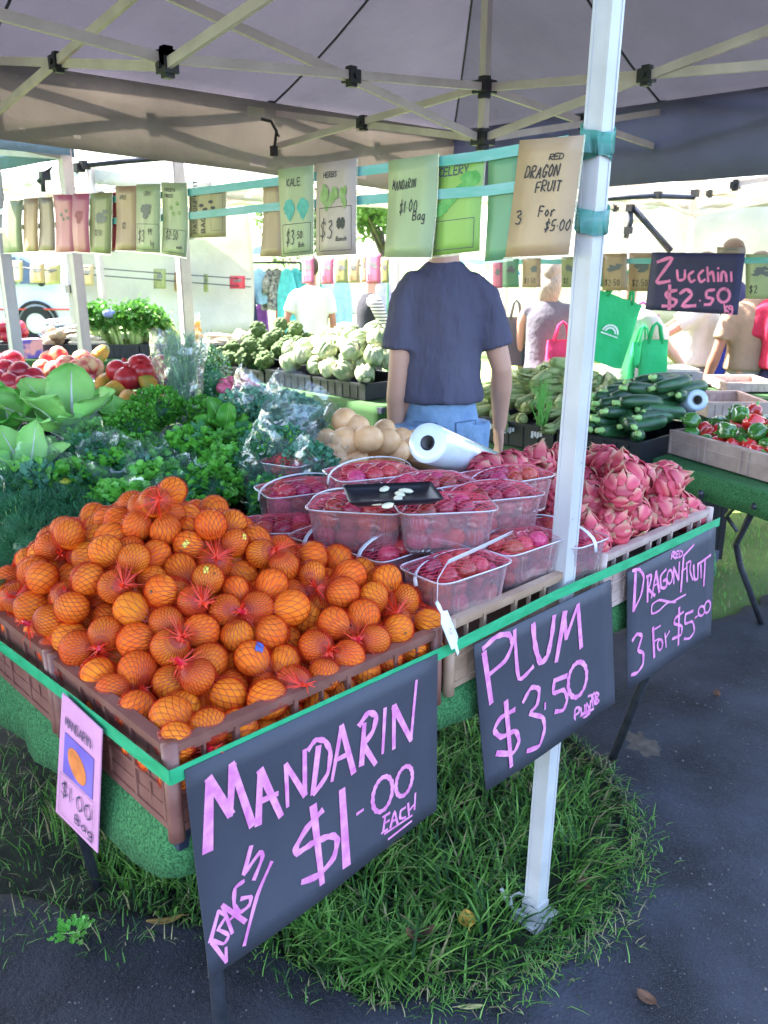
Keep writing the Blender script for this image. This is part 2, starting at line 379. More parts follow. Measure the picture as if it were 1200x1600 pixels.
def litter(px, py, L, wd, ang, m, label, curl=.3, name='fallen_leaf', cat='leaf', z=.0, lift=.03):
    c = at(px, py, z=z + lift); t = thing(name, label, cat, (c.x, c.y, c.z), ang)
    mb = MB()
    def fn(u, v):
        s = u * 2 - 1; ww = wd * (1 - s * s) ** .6 + .001; q = v * 2 - 1
        return Vector((s * L / 2, q * ww / 2, curl * L * .4 * (s * s) + curl * wd * .6 * q * q))
    mb.slab(fn, 10, 4, (0, 0, .0008))
    mb.tube([(-L / 2 - L * .18, 0, curl * L * .3), (-L / 2, 0, curl * L * .4), (0, 0, .001)], .0008, 4)
    mb.build(name.split('_')[-1] + '_blade', m, t, smooth=True, world=False)
    return t
litter(730, 1443, .05, .042, .9, M['leaf_yellow'], 'small fallen yellow leaf on the grass between the two long signs', .5)
litter(915, 1385, .07, .02, 1.0, M['leaf_brown'], 'narrow brown dead leaf on the grass right of the pole foot', .4, lift=.015)
litter(657, 1470, .07, .035, 2.5, M['leaf_brown'], 'curled brown leaf at the grass edge left of the yellow leaf', .9)
litter(258, 1440, .09, .02, 2.6, mat('dry banana peel', (.33, .20, .06), .6, var=.3, scale=40), 'strip of dried brown fruit peel on the asphalt under the table corner', .3, 'fruit_peel', 'peel', lift=.01)
litter(735, 1573, .06, .012, -.7, mat('straw blade', (.38, .36, .14), .7), 'single yellowish grass straw lying on the asphalt', .1, 'straw', 'straw', lift=.01)
litter(1120, 1085, .05, .025, .5, M['leaf_brown'], 'small brown leaf on the asphalt right of the dragonfruit sign', .3, lift=.01)
litter(1010, 1560, .05, .03, 1.5, M['leaf_brown'], 'flat brown leaf near the bottom edge of the asphalt', .2, lift=.01)

# ---------------------------------------------------------------- pop-up tents
def knuckle(t, p, d, m=None):
    mb = MB(); d = Vector(d).normalized()
    mb.bar(p - d * .026, p + d * .026, .05, .045); mb.bar(p - UP * .034, p + UP * .034, .03, .03, up=d)
    mb.tube([p - d.cross(UP) * .033, p + d.cross(UP) * .033], .010, 8)
    mb.build('joint', M['joint'], t)
def truss(t, a, b, zl, zh, n=2, barm=None, w_=.015, h_=.030, kn=True, z2=None):
    """n crossing pairs between two posts; z2 = (low, high) at the b end"""
    a, b = Vector((a[0], a[1], 0)), Vector((b[0], b[1], 0)); dr = (b - a).normalized(); sd_ = dr.cross(UP) * (w_ * .55)
    z2 = z2 or (zl, zh)
    L = lambda s_: (zl + (z2[0] - zl) * s_, zh + (z2[1] - zh) * s_)
    for k in range(n):
        s0, s1 = k / n, (k + 1) / n; p0, p1 = a.lerp(b, s0), a.lerp(b, s1)
        (l0, h0), (l1, h1) = L(s0), L(s1)
        MB().bar(p0 + UP * l0 + sd_, p1 + UP * h1 + sd_, w_, h_).build('bar', barm, t)
        MB().bar(p0 + UP * h0 - sd_, p1 + UP * l1 - sd_, w_, h_).build('bar', barm, t)
        if kn:
            knuckle(t, p0.lerp(p1, .5) + UP * ((l0 + h1 + h0 + l1) / 4), dr)
            if k: knuckle(t, p0 + UP * l0, dr); knuckle(t, p0 + UP * h0, dr)
def leg(t, x, y, z1, m, w_=.045, foot=True, name='leg', z0=0.0, lean=(0, 0)):
    mb = MB(); b = Vector((x + lean[0], y + lean[1], z0)); tp = Vector((x, y, z1))
    mb.bar(b, tp, w_, w_, up=Vector((0, 1, 0)))
    for s_ in (-1, 1):                               # rolled edges of the square tube
        for q in (-1, 1): mb.bar(b + Vector((s_ * w_ * .5, q * w_ * .5, 0)) * .93, tp + Vector((s_ * w_ * .5, q * w_ * .5, 0)) * .93, .006, .006, up=Vector((0, 1, 0)))
    lo = mb.build(name, m, t)
    if foot:
        MB().box((b.x, b.y, z0 + .006), (.10, .085, .008)).box((b.x, b.y, z0 + .03), (w_ * 1.25, w_ * 1.25, .05)).build('foot_plate', m, lo)
    return lo
def roof(t, x0, x1, y0, y1, ze, zp, m, ridge=0.0, sag=.05, mats=None, n=10):
    """hip roof over a rectangle: each slope a fabric part of its own"""
    xc, yc = (x0 + x1) / 2, (y0 + y1) / 2
    pk = [Vector((xc - ridge, yc, zp)), Vector((xc + ridge, yc, zp))]
    C = [Vector((x0, y0, ze)), Vector((x1, y0, ze)), Vector((x1, y1, ze)), Vector((x0, y1, ze))]
    sl = [(C[0], C[1], pk[1], pk[0]), (C[1], C[2], pk[1], pk[1]), (C[2], C[3], pk[0], pk[1]), (C[3], C[0], pk[0], pk[0])]
    for k, (a, b, c, d) in enumerate(sl):
        mb = MB()
        def fn(u, v):
            p = a.lerp(b, u).lerp(d.lerp(c, u), v)
            return p - UP * (sag * 4 * v * (1 - v) * (.6 + .4 * math.sin(u * math.pi)) + .016 * noise.noise(p * 2.3) + .006 * noise.noise(Vector((p.x * 9, p.y * 3, 2))))
        mb.grid(fn, n, n)
        mb.build('roof_panel', (mats or {}).get(k, m), t, smooth=True)
def valance(t, a, b, z1, z0a, z0b, m, n=24, wob=.012, name='valance'):
    a, b = Vector((a[0], a[1], 0)), Vector((b[0], b[1], 0)); nn = (b - a).cross(UP).normalized()
    mb = MB()
    def fn(u, v):
        zz = z1 + (z0a + (z0b - z0a) * u - z1) * v
        return a.lerp(b, u) + UP * zz + nn * (.055 + wob * v * math.sin(u * 40 + math.sin(u * 17)) )
    mb.slab(fn, n, 3, nn * .0015); mb.build(name, m, t, smooth=True)

M['canopy_side'] = fabric_two('purple grey valance lightened for shade', (.26, .26, .34), .6)  # same canopy fabric, colour lightened because no sun reaches this side
KX, KY = .985, .028          # the front middle leg of the stall tent
main = thing('market_tent', 'large purple-grey pop-up tent roofing the front fruit stall', 'tent', (KX, KY, 0))
X0, X1, Y0, Y1 = KX - 3, KX + 3, KY, KY + 3.0
roof(main, X0, X1, Y0, Y1, 2.40, 3.25, M['canopy_purple'], ridge=1.5, sag=.06, n=14)
valance(main, (X0, Y1), (X1, Y1), 2.40, 2.19, 1.99, M['valance_sunlit'])
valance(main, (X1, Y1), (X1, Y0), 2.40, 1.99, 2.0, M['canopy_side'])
bm_ = M['tent_bar']
for (a, b) in (((X0, Y0), (KX, Y0)), ((KX, Y0), (X1, Y0)), ((X0, Y1), (KX, Y1)), ((KX, Y1), (X1, Y1)), ((X0, Y0), (X0, Y1)), ((X1, Y0), (X1, Y1)), ((KX, Y0), (KX, Y1))):
    truss(main, a, b, 2.16, 2.40, 2, bm_)
for mx_ in (KX - 1.5, KX + 1.5):                    # masts with a hub, and the trusses that run to the side middles
    my = KY + 1.5
    mb = MB(); mb.bar((mx_, my, 2.03), (mx_, my, 3.22), .034, .034, up=Vector((0, 1, 0))); mb.build('mast', bm_, main)
    for zz in (2.09, 2.29):
        MB().box((mx_, my, zz), (.075, .075, .05)).tube([(mx_, my, zz - .045), (mx_, my, zz + .04)], .028, 10).build('hub', M['joint'], main)
    for (ex, ey) in ((mx_ - 1.5, my), (mx_ + 1.5, my), (mx_, my - 1.5), (mx_, my + 1.5)):
        truss(main, (ex, ey), (mx_, my), 2.18, 2.36, 1, bm_, z2=(2.09, 2.29))
        if abs(ex - KX) < .01 or abs(ey - my) > 1: knuckle(main, Vector((ex, ey, 2.18)), (1, 0, 0)); knuckle(main, Vector((ex, ey, 2.40)), (1, 0, 0))
# seams of the canopy, peak to eave
pk = Vector((KX + 1.5, KY + 1.5, 3.22))
for e in ((KX + 1.5, Y1), (X1, Y1), (X1, KY + 1.5), (X1, Y0), (KX + 1.5, Y0), (KX, Y1), (KX, Y0)):
    a = pk if e[0] != KX else Vector((KX, KY + 1.5, 3.22)); b = Vector((e[0], e[1], 2.395)); pts = []
    for k in range(9):
        u = k / 8; p = a.lerp(b, u); p.z -= .07 * 4 * u * (1 - u) + .01; pts.append(p)
    MB().tube(pts, .006, 5).build('seam', M['seam'], main)
# hanging webbing with a buckle at the back middle
bp = Vector((KX + 1.5 - .0, Y1 - .05, 0)); c = at(418, 190, d=4.85)
mb = MB(); mb.tube([at(408, 186, d=4.75), at(424, 190, d=4.75), at(432, 205, d=4.75), at(428, 238, d=4.75)], .008, 6); mb.tube([at(424, 192, d=4.74), at(436, 214, d=4.74)], .006, 5); mb.box(at(428, 236, d=4.75), (.03, .03, .05))
mb.build('webbing', M['joint'], main)
lg = leg(main, KX + .022, KY - .02, 2.42, M['white_paint'], .038, lean=(-.026, .020))
# tape wrapped round the leg where the card lines are tied
for (z0, z1_, k) in ((1.80, 1.84, 1), (1.775, 1.80, -1), (1.655, 1.70, 1)):
    mb = MB()
    def fn(u, v):
        a = u * 2 * math.pi; r = .027 + .0015 * k
        return Vector((KX + .015 + r * math.copysign(abs(math.cos(a)) ** .5, math.cos(a)), KY - .0145 + r * math.copysign(abs(math.sin(a)) ** .5, math.sin(a)), z0 + (z1_ - z0) * v + .013 * k * math.sin(a + .6)))
    mb.slab(fn, 32, 1, (0, 0, .0001)); mb.build('tape_wrap', M['tape'], lg, smooth=True)
for (x, y) in ((KX, Y1), (X1, Y1), (X1, Y0), (X0, Y0), (X0, Y1)):
    leg(main, x, y, 2.42, M['white_paint'], .045)
# cord and peg at the foot of the leg
mb = MB(); c0 = Vector((KX, KY, .02))
mb.tube([at(783, 1388, z=.05), at(792, 1408, z=.02), at(806, 1425, z=.02), at(822, 1432, z=.02)], .005, 6)
mb.tube([at(800, 1420, z=.03), at(798, 1400, z=.05), at(812, 1395, z=.05), at(822, 1402, z=.04), at(818, 1418, z=.02), at(806, 1424, z=.02)], .004, 6)
mb.build('guy_cord', mat('grubby white cord', (.45, .47, .45), .7, var=.25), main, smooth=True)

def gazebo(label, cx, cy, rz, sx, sy, ze, zp, canopy, barm, val=.2, legs=True, kn=True):
    t = thing('market_tent', label, 'tent', (0, 0, 0)); n0 = len(bpy.data.objects)
    hx, hy = sx / 2, sy / 2
    roof(t, -hx, hx, -hy, hy, ze, zp, canopy, n=8)
    for (a, b) in (((-hx, -hy), (hx, -hy)), ((hx, -hy), (hx, hy)), ((hx, hy), (-hx, hy)), ((-hx, hy), (-hx, -hy))):
        valance(t, a, b, ze, ze - val, ze - val, canopy, 12); truss(t, a, b, ze - .26, ze - .02, 2, barm, kn=kn)
    MB().bar((0, 0, ze - .34), (0, 0, zp - .02), .035, .035, up=Vector((0, 1, 0))).build('mast', barm, t)
    for (ex, ey) in ((-hx, 0), (hx, 0), (0, -hy), (0, hy)): truss(t, (ex, ey), (0, 0), ze - .24, ze - .04, 1, barm, z2=(ze - .32, ze - .12), kn=kn)
    MB().box((0, 0, ze - .32), (.08, .08, .05)).box((0, 0, ze - .12), (.08, .08, .05)).build('hub', M['joint'], t)
    if legs:
        for (x, y) in ((-hx, -hy), (hx, -hy), (hx, hy), (-hx, hy)): leg(t, x, y, ze, barm, .05)
    t.location = (cx, cy, 0); t.rotation_euler = (0, 0, rz)
    return t
bt = gazebo('pale blue canopied tent behind the stall at the left', -.9, 5.65, .05, 4.6, 4.6, 2.36, 3.1, M['canopy_blue'], M['tent_bar'], val=.26)
wt = gazebo('white tent beyond the zucchini table at the right', 6.6, 1.6, .06, 3.4, 3.4, 2.3, 3.0, M['canopy_white'], M['tent_bar'])
gazebo('white tent beyond the cauliflower table behind the hanging cards', 6.9, 6.3, -.05, 3.6, 3.6, 2.5, 3.3, M['canopy_white'], M['tent_bar'])
gazebo('white tent behind the clothes racks in the middle distance', 4.6, 9.4, .3, 3.4, 3.4, 2.5, 3.3, M['canopy_white'], M['tent_bar'], kn=False)
gazebo('far white tent right of the clothes racks', 11.5, 5.0, .2, 3.6, 3.6, 2.4, 3.2, M['canopy_white'], M['tent_bar'], kn=False)

def arm(t, pts, r, joints, name='folding_arm'):
    inv = (Matrix.Translation(t.location) @ Matrix.Rotation(t.rotation_euler.z, 4, 'Z')).inverted()
    mb = MB(); mb.tube([inv @ p for p in pts], r, 8); o = mb.build(name, M['leg_steel'], t, smooth=True, world=False)
    for j in joints: MB().box(inv @ j, (.05, .04, .045)).build('clamp', M['joint'], o, world=False)
arm(bt, [at(118, 268, d=4.9), at(128, 258, d=4.9), at(190, 252, d=4.9), at(262, 246, d=4.9), at(303, 242, d=4.9)], .016, [at(124, 262, d=4.9), at(260, 240, d=4.9), at(132, 258, d=4.9)])
arm(bt, [at(60, 285, d=5.0), at(70, 276, d=5.0), at(80, 262, d=5.0), at(66, 272, d=5.0), at(68, 300, d=5.0)], .016, [at(70, 275, d=5.0)])
arm(wt, [at(936, 311, d=5.6), at(1020, 306, d=5.6), at(1085, 308, d=5.6), at(1088, 298, d=5.6)], .016, [at(1028, 305, d=5.6), at(1086, 302, d=5.6)])
arm(wt, [at(984, 322, d=5.7), at(986, 345, d=5.7), at(978, 372, d=5.7)], .018, [at(985, 325, d=5.7), at(982, 360, d=5.7)])
arm(wt, [at(990, 325, d=5.7), at(1048, 392, d=5.7)], .022, [])
# ---------------------------------------------------------------- tables, turf and crates
def plastic_crate(name, label, x0, x1, y0, y1, z0, z1, m, group=None, nx=5, ny=4, slot_lo=.5):
    t = thing(name, label, 'crate', ((x0 + x1) / 2, (y0 + y1) / 2, z0), group=group)
    h = z1 - z0; e = .010
    def wall(fx, L, n):                # fx(s, depth_in, z) -> point ; panel frame with openings, ribs and lips
        mb = MB()
        def b(s0, s1, d0, d1, za, zb):
            p, q = fx(s0, d0, za), fx(s1, d1, zb)
            mb.bx(min(p[0], q[0]), max(p[0], q[0]), min(p[1], q[1]), max(p[1], q[1]), za, zb)
        b(0, L, .0, .020, z1 - .012, z1)                  # top lip
        b(.002, L - .002, .004, .012, z1 - .020, z1 - .0122)
        b(.002, L - .002, .006, .012, z0 + h * .22, z1 - h * (.16 if n == ny else .40))
        b(.002, L - .002, .002, .012, z0 + h * .42, z0 + h * .46)
        b(.004, L - .004, .004, .012, z0 + .012, z0 + h * .24)
        b(.0, L, .001, .018, z0, z0 + .0118)
        for k in range(n + 1):
            s_ = .006 + (L - .012) * k / n
            b(s_ - .004, s_ + .004, .0015, .0125, z0 + .0125, z1 - .0125)
        for k in range(n):
            if k % 2 == 0:
                s_ = .006 + (L - .012) * (k + .5) / n; b(s_ - .002, s_ + .002, .0035, .0121, z0 + .013, z1 - .013)
        return mb
    wall(lambda s, d, z: (x0 + s, y0 + d), x1 - x0, nx).build('side_wall', m, t)
    wall(lambda s, d, z: (x0 + s, y1 - d), x1 - x0, nx).build('side_wall', m, t)
    wall(lambda s, d, z: (x0 + d, y0 + .021 + s), y1 - y0 - .042, ny).build('end_wall', m, t)
    wall(lambda s, d, z: (x1 - d, y0 + .021 + s), y1 - y0 - .042, ny).build('end_wall', m, t)
    mb = MB(); mb.bx(x0 + .02, x1 - .02, y0 + .02, y1 - .02, z0 + .002, z0 + .009)
    mb.build('crate_floor', m, t)
    for (cx, cy) in ((x0 + .008, y0 + .008), (x1 - .008, y0 + .008), (x1 - .008, y1 - .008), (x0 + .008, y1 - .008)):
        MB().tube([(cx, cy, z0 - .012), (cx, cy, z0 + .02), (cx, cy, z1 + .003)], [.013, .012, .0125], 10).build('corner_post', m, t, smooth=True)
    return t
ZT = .795                       # table top with turf
def turf_table(label, poly, z, legs, hang, m=None, drop=.15, name='trestle_table', t=None):
    """poly: corners counter-clockwise; the turf lies over the board and hangs over its edge"""
    c = sum((Vector((p[0], p[1], 0)) for p in poly), Vector()) / len(poly)
    t = thing(name, label, 'table', (c.x, c.y, 0))
    P = [Vector((p[0], p[1], 0)) for p in poly]; n = len(P)
    mb = MB(); mb.add([p + UP * (z - .008) for p in P] + [p + UP * (z - .04) for p in P], [tuple(range(n)), tuple(range(2 * n - 1, n - 1, -1))] + [(i, n + i, n + (i + 1) % n, (i + 1) % n) for i in range(n)])
    mb.build('table_top', M['table_edge'], t)
    for (x, y, x2, y2) in legs:
        MB().tube([(x2, y2, z - .04), (x2, y2, z - .3), (x, y, .0)], .0135, 10).build('leg', M['leg_steel'], t, smooth=True)
    return t, P, c
def turf_cloth(label, P, z, drop, m, flare=.03, name='turf_cloth', wave=.008, drops=None):
    P = [Vector((p[0], p[1], 0)) for p in P]; n = len(P); c = sum(P, Vector()) / n
    pts = []; dr = []
    for i in range(n):
        a, b = P[i], P[(i + 1) % n]; k = max(2, int((b - a).length / .04))
        for q in range(k):
            pts.append(a.lerp(b, q / k)); dr.append((drops[i] if drops else drop) * (1 if not drops else 1))
    # smooth the corners
    N = len(pts)
    dr = [sum(dr[(i + k) % N] for k in range(-2, 3)) / 5 for i in range(N)]
    pts2 = [sum((pts[(i + k) % N] for k in range(-1, 2)), Vector()) / 3 for i in range(N)]
    rings = []
    outd = [((p - c).normalized()) for p in pts2]
    for (o, f) in ((-.02, 0), (.0, .0), (.008, .12), (.012, .5), (.012 + flare * .5, 1.0)):
        rr = []
        for i in range(N):
            wv = wave * f * math.sin(i * .9 + math.sin(i * .37) * 2)
            rr.append(pts2[i] + outd[i] * (o + wv) + UP * (z - dr[i] * f - (.0 if f else 0)))
        rings.append(rr)
    vs = [v for r in rings for v in r]
    inner = [v - UP * .004 for v in rings[0]] + [rings[i][k] - outd[k] * .005 - UP * (.004 if i == 1 else 0) for i in range(1, 5) for k in range(N)]
    fs = [tuple(range(N))]
    for r in range(4):
        for i in range(N): fs.append((r * N + i, (r + 1) * N + i, (r + 1) * N + (i + 1) % N, r * N + (i + 1) % N))
    o5 = 5 * N
    for r in range(4):
        for i in range(N): fs.append((o5 + r * N + i, o5 + r * N + (i + 1) % N, o5 + (r + 1) * N + (i + 1) % N, o5 + (r + 1) * N + i))
    for i in range(N): fs.append((4 * N + i, o5 + 4 * N + i, o5 + 4 * N + (i + 1) % N, 4 * N + (i + 1) % N))
    mb = MB(); mb.add(vs + inner, fs)
    return tag(mb.build(name, m, smooth=True), label, 'turf cloth')
FP = [(.015, -.012 + .03), (1.80, .018), (1.80, .93), (.015, .93)]
turf_table('long trestle table under the mandarin, plum and dragonfruit crates', FP, ZT, [(.113, .10, .10, .09), (.227, .89, .16, .88), (1.72, .255, 1.70, .12), (1.66, .86, 1.66, .86), (.9, .8, .9, .8)], None)
turf_cloth('green artificial turf over the front table, drooping at its left end', FP, ZT, .1, M['turf'], drops=[.075, .07, .06, .115], flare=.008)
SP = [(-.62, .97), (1.30, .97), (1.20, 2.75), (-.62, 2.75)]
turf_table('low wide table carrying the heap of bagged herbs', SP, .78, [(-.5, 1.05, -.5, 1.05), (1.2, 1.05, 1.2, 1.05), (1.1, 2.6, 1.1, 2.6), (-.5, 2.6, -.5, 2.6)], None)
turf_cloth('green artificial turf under the bagged herbs left of the front table', SP, .78, .12, M['turf'])
CZ0, CZ1 = .800, .945
plastic_crate('plastic_crate', 'brown plastic crate of mandarins at the front corner of the table', 0, .572, 0, .40, CZ0, CZ1, M['crate_brown'])
plastic_crate('plastic_crate', 'brown plastic crate of mandarins just behind the front corner crate', 0, .572, .405, .81, CZ0, CZ1, M['crate_brown'])
plastic_crate('plastic_crate', 'tan plastic crate of plum punnets at the table front', .60, 1.115, .005, .40, CZ0, CZ1, M['crate_tan'])
plastic_crate('plastic_crate', 'tan plastic crate behind the front plum crate', .60, 1.115, .405, .81, CZ0, CZ1, M['crate_tan'])
plastic_crate('plastic_crate', 'pale tan crate of red dragon fruit at the right table end', 1.125, 1.68, .0, .40, CZ0, CZ1, M['crate_pale'])
plastic_crate('plastic_crate', 'pale tan crate behind the front dragon fruit crate', 1.125, 1.68, .405, .81, CZ0, CZ1, M['crate_pale'])

# strap round the crates, pulled tight along front and left side
mb = MB()
def ribbon(mb, pts, wd, th, side):
    pts = [Vector(p) for p in pts]
    for a, b in zip(pts, pts[1:]): 
        s_ = side * th
        mb.add([a - UP * wd / 2, b - UP * wd / 2, b + UP * wd / 2, a + UP * wd / 2, a - UP * wd / 2 + s_, b - UP * wd / 2 + s_, b + UP * wd / 2 + s_, a + UP * wd / 2 + s_],
               [(0, 1, 2, 3), (4, 7, 6, 5), (0, 4, 5, 1), (3, 2, 6, 7), (0, 3, 7, 4), (1, 5, 6, 2)])
YF = -.014
ribbon(mb, [at(265, 1216, Y=YF), at(690, 1020, Y=YF), at(868, 930, Y=YF), at(1000, 872, Y=YF), at(1124, 815, Y=YF)], .024, .0012, Vector((0, -1, 0)))
ribbon(mb, [at(-70, 955, X=YF), at(120, 1100, X=YF), at(265, 1216, X=YF)], .024, .0012, Vector((-1, 0, 0)))
mb.build('stretched_strap', M['strap']); tag(bpy.data.objects['stretched_strap'], 'bright green strap stretched round the front and left of the crates', 'strap')
mb = MB()
ribbon(mb, [at(-70, 905, X=.02), at(-10, 912, X=.0), at(40, 905, Y=.81), at(45, 882, Y=.815)], .014, .0012, Vector((-1, 0, 0)))
tag(mb.build('tied_strap', M['strap']), 'short green strap tied over the back corner of the mandarin crates', 'strap')
# two tapes that carry the price cards, from the leg back to the far leg
XS = KX - .034
c1 = [at(918, 219, X=XS), at(760, 243, X=XS), at(560, 268, X=XS), at(300, 300, X=XS), at(20, 326, X=XS)]
c2 = [at(906, 282, X=XS), at(760, 298, X=XS), at(560, 313, X=XS), at(430, 323, X=XS), at(300, 337, X=XS), at(20, 356, X=XS)]
for c, nm in ((c1, 'upper'), (c2, 'lower')):
    c = [Vector((KX - .03, KY + .02, c[0].z + .003))] + c[1:] + [Vector((KX - .02, Y1, c[-1].z - .01))]
    mb = MB(); ribbon(mb, c, .021, .0008, Vector((-1, 0, 0)))
    tag(mb.build('card_line_tape', M['tape']), nm + ' aqua tape strung along the stall holding the near price cards', 'tape')

# ---------------------------------------------------------------- writing
FONT = {'A': [[(0, 0), (.5, 1), (1, 0)], [(.2, .38), (.8, .38)]], 'B': [[(0, 0), (0, 1), (.75, .95), (.8, .6), (0, .52), (.9, .4), (.85, .05), (0, 0)]], 'C': [[(1, .85), (.6, 1), (.1, .75), (.05, .3), (.5, 0), (1, .15)]], 'D': [[(0, 0), (0, 1), (.6, .95), (1, .5), (.7, .05), (0, 0)]], 'E': [[(1, 1), (0, 1), (0, 0), (1, 0)], [(0, .52), (.8, .52)]], 'F': [[(1, 1), (0, 1), (0, 0)], [(0, .52), (.8, .52)]], 'G': [[(1, .85), (.5, 1), (.05, .6), (.2, .1), (.7, 0), (1, .4), (.6, .4)]], 'H': [[(0, 0), (0, 1)], [(1, 0), (1, 1)], [(0, .5), (1, .5)]], 'I': [[(.5, 0), (.5, 1)]], 'K': [[(0, 0), (0, 1)], [(1, 1), (.05, .45), (1, 0)]], 'L': [[(0, 1), (0, 0), (.9, 0)]], 'M': [[(0, 0), (.1, 1), (.5, .3), (.9, 1), (1, 0)]], 'N': [[(0, 0), (0, 1), (1, 0), (1, 1)]], 'O': [[(.5, 1), (.1, .75), (.1, .25), (.5, 0), (.9, .25), (.9, .75), (.5, 1)]], 'P': [[(0, 0), (0, 1), (.8, .95), (.9, .65), (.7, .45), (0, .42)]], 'R': [[(0, 0), (0, 1), (.8, .95), (.85, .65), (0, .48), (.95, 0)]], 'S': [[(.95, .85), (.5, 1), (.08, .78), (.5, .52), (.92, .25), (.5, 0), (.03, .15)]], 'T': [[(0, 1), (1, 1)], [(.5, 1), (.5, 0)]], 'U': [[(0, 1), (.05, .2), (.5, 0), (.9, .2), (1, 1)]], 'V': [[(0, 1), (.5, 0), (1, 1)]], 'W': [[(0, 1), (.25, 0), (.5, .7), (.75, 0), (1, 1)]], 'X': [[(0, 0), (1, 1)], [(0, 1), (1, 0)]], 'Y': [[(0, 1), (.5, .5), (1, 1)], [(.5, .5), (.5, 0)]], 'Z': [[(0, 1), (1, 1), (0, 0), (1, 0)]],
        '0': [[(.5, 1), (.1, .75), (.1, .25), (.5, 0), (.9, .25), (.9, .75), (.5, 1)]], '1': [[(.5, 0), (.5, 1)]], '2': [[(.05, .8), (.5, 1), (.9, .75), (.05, 0), (1, .05)]], '3': [[(.1, .9), (.6, 1), (.8, .75), (.3, .55), (.9, .35), (.6, 0), (.05, .05)]], '5': [[(.9, 1), (.2, .95), (.15, .55), (.8, .5), (.85, .15), (.5, 0), (.05, .05)]], '9': [[(.9, .8), (.5, 1), (.1, .75), (.5, .5), (.9, .8), (.8, 0)]], '$': [[(.95, .8), (.5, .95), (.1, .75), (.5, .5), (.9, .28), (.5, .05), (.05, .2)], [(.55, 1.15), (.45, -.15)]], '.': [[(.4, .4), (.5, .46)]], '-': [[(.2, .45), (.8, .5)]], '&': [[(1, 0), (.2, .8), (.5, 1), (.7, .8), (.1, .3), (.4, 0), (.95, .4)]],
        'a': [[(.9, .55), (.4, .6), (.1, .25), (.4, 0), (.85, .2), (.9, .6), (1, 0)]], 'b': [[(0, 1), (.05, 0), (.7, .05), (.8, .4), (.1, .5)]], 'c': [[(.9, .5), (.4, .6), (.1, .25), (.4, 0), (.9, .1)]], 'g': [[(.9, .55), (.4, .6), (.1, .25), (.4, 0), (.85, .2), (.9, .6), (.85, -.4), (.1, -.35)]], 'h': [[(0, 1), (.05, 0)], [(.05, .4), (.5, .6), (.9, .4), (.95, 0)]], 'k': [[(0, 1), (.05, 0)], [(.8, .6), (.1, .3), (.9, 0)]], 'n': [[(.05, .6), (.1, 0)], [(.1, .4), (.5, .6), (.9, .4), (.95, 0)]], 'o': [[(.5, .6), (.1, .3), (.5, 0), (.9, .3), (.5, .6)]], 'r': [[(.1, .6), (.15, 0)], [(.15, .4), (.5, .6), (.9, .55)]], 'u': [[(.05, .6), (.1, .1), (.5, 0), (.85, .15), (.9, .6)], [(.9, .6), (1, 0)]], 'e': [[(.1, .3), (.9, .35), (.5, .6), (.1, .3), (.4, 0), (.9, .1)]], 's': [[(.9, .55), (.3, .6), (.2, .4), (.8, .2), (.5, 0), (.05, .05)]], 'i': [[(.5, .6), (.5, 0)], [(.48, .85), (.5, .9)]], 't': [[(.4, .9), (.45, 0), (.8, 0)], [(.1, .6), (.85, .62)]], 'l': [[(.4, 1), (.5, 0)]], 'f': [[(.8, .95), (.45, .9), (.45, 0)], [(.2, .55), (.8, .55)]], ' ': []}
def text_strokes(txt, u, v, h, aw=.62, gap=.22, slant=0.0, jit=0.0, seed=1):
    """strokes of a line of writing in card coordinates; u, v = lower left"""
    R_ = random.Random(seed); out = []
    for ch in txt:
        if ch == ' ': u += h * .45; continue
        wf = .25 if ch in '.1Il-' else 1.0
        j = R_.uniform(-jit, jit) * h
        for st in FONT.get(ch, FONT.get(ch.upper(), [])):
            out.append([(u + (x * wf) * h * aw + y * h * slant, v + j + y * h * (1 + R_.uniform(-jit, jit))) for x, y in st])
        u += h * (aw * wf + gap)
    return out
def stroke_mesh(mb, pts, wd, nrm, taper=True, ink=.0005):
    """a flat brush stroke lying on a surface: a thin raised ribbon"""
    pts = [Vector(p) for p in pts]
    # resample with a curve through the points
    if len(pts) > 2:
        q = []
        P = [pts[0]] + pts + [pts[-1]]
        for i in range(1, len(P) - 2):
            for k in range(4):
                t = k / 4; p0, p1, p2, p3 = P[i - 1], P[i], P[i + 1], P[i + 2]
                tn = .55
                m1 = (p2 - p0) * tn * .6; m2 = (p3 - p1) * tn * .6
                q.append(p1 * (2 * t ** 3 - 3 * t * t + 1) + m1 * (t ** 3 - 2 * t * t + t) + p2 * (-2 * t ** 3 + 3 * t * t) + m2 * (t ** 3 - t * t))
        q.append(pts[-1]); pts = q
    n = len(pts); vs = []
    for i, p in enumerate(pts):
        d = pts[min(i + 1, n - 1)] - pts[max(i - 1, 0)]
        if d.length < 1e-7: d = Vector((0, 0, 1))
        s_ = d.normalized().cross(nrm).normalized()
        w2 = wd * .5 * (1 + .18 * math.sin(i * 1.7 + p.x * 60))
        if i == 0: p = p - d.normalized() * wd * .25
        if i == n - 1: p = p + d.normalized() * wd * .25
        vs += [p - s_ * w2 + nrm * ink, p + s_ * w2 + nrm * ink]
    mb.add(vs, [(2 * i, 2 * i + 1, 2 * i + 3, 2 * i + 2) for i in range(n - 1)])
def ell(cx, cy, rx, ry, rot=0, n=14, a0=-1.4):
    return [(cx + rx * math.cos(a0 + 2 * math.pi * k / n) * math.cos(rot) - ry * math.sin(a0 + 2 * math.pi * k / n) * math.sin(rot), cy + rx * math.cos(a0 + 2 * math.pi * k / n) * math.sin(rot) + ry * math.sin(a0 + 2 * math.pi * k / n) * math.cos(rot)) for k in range(n + 1)]
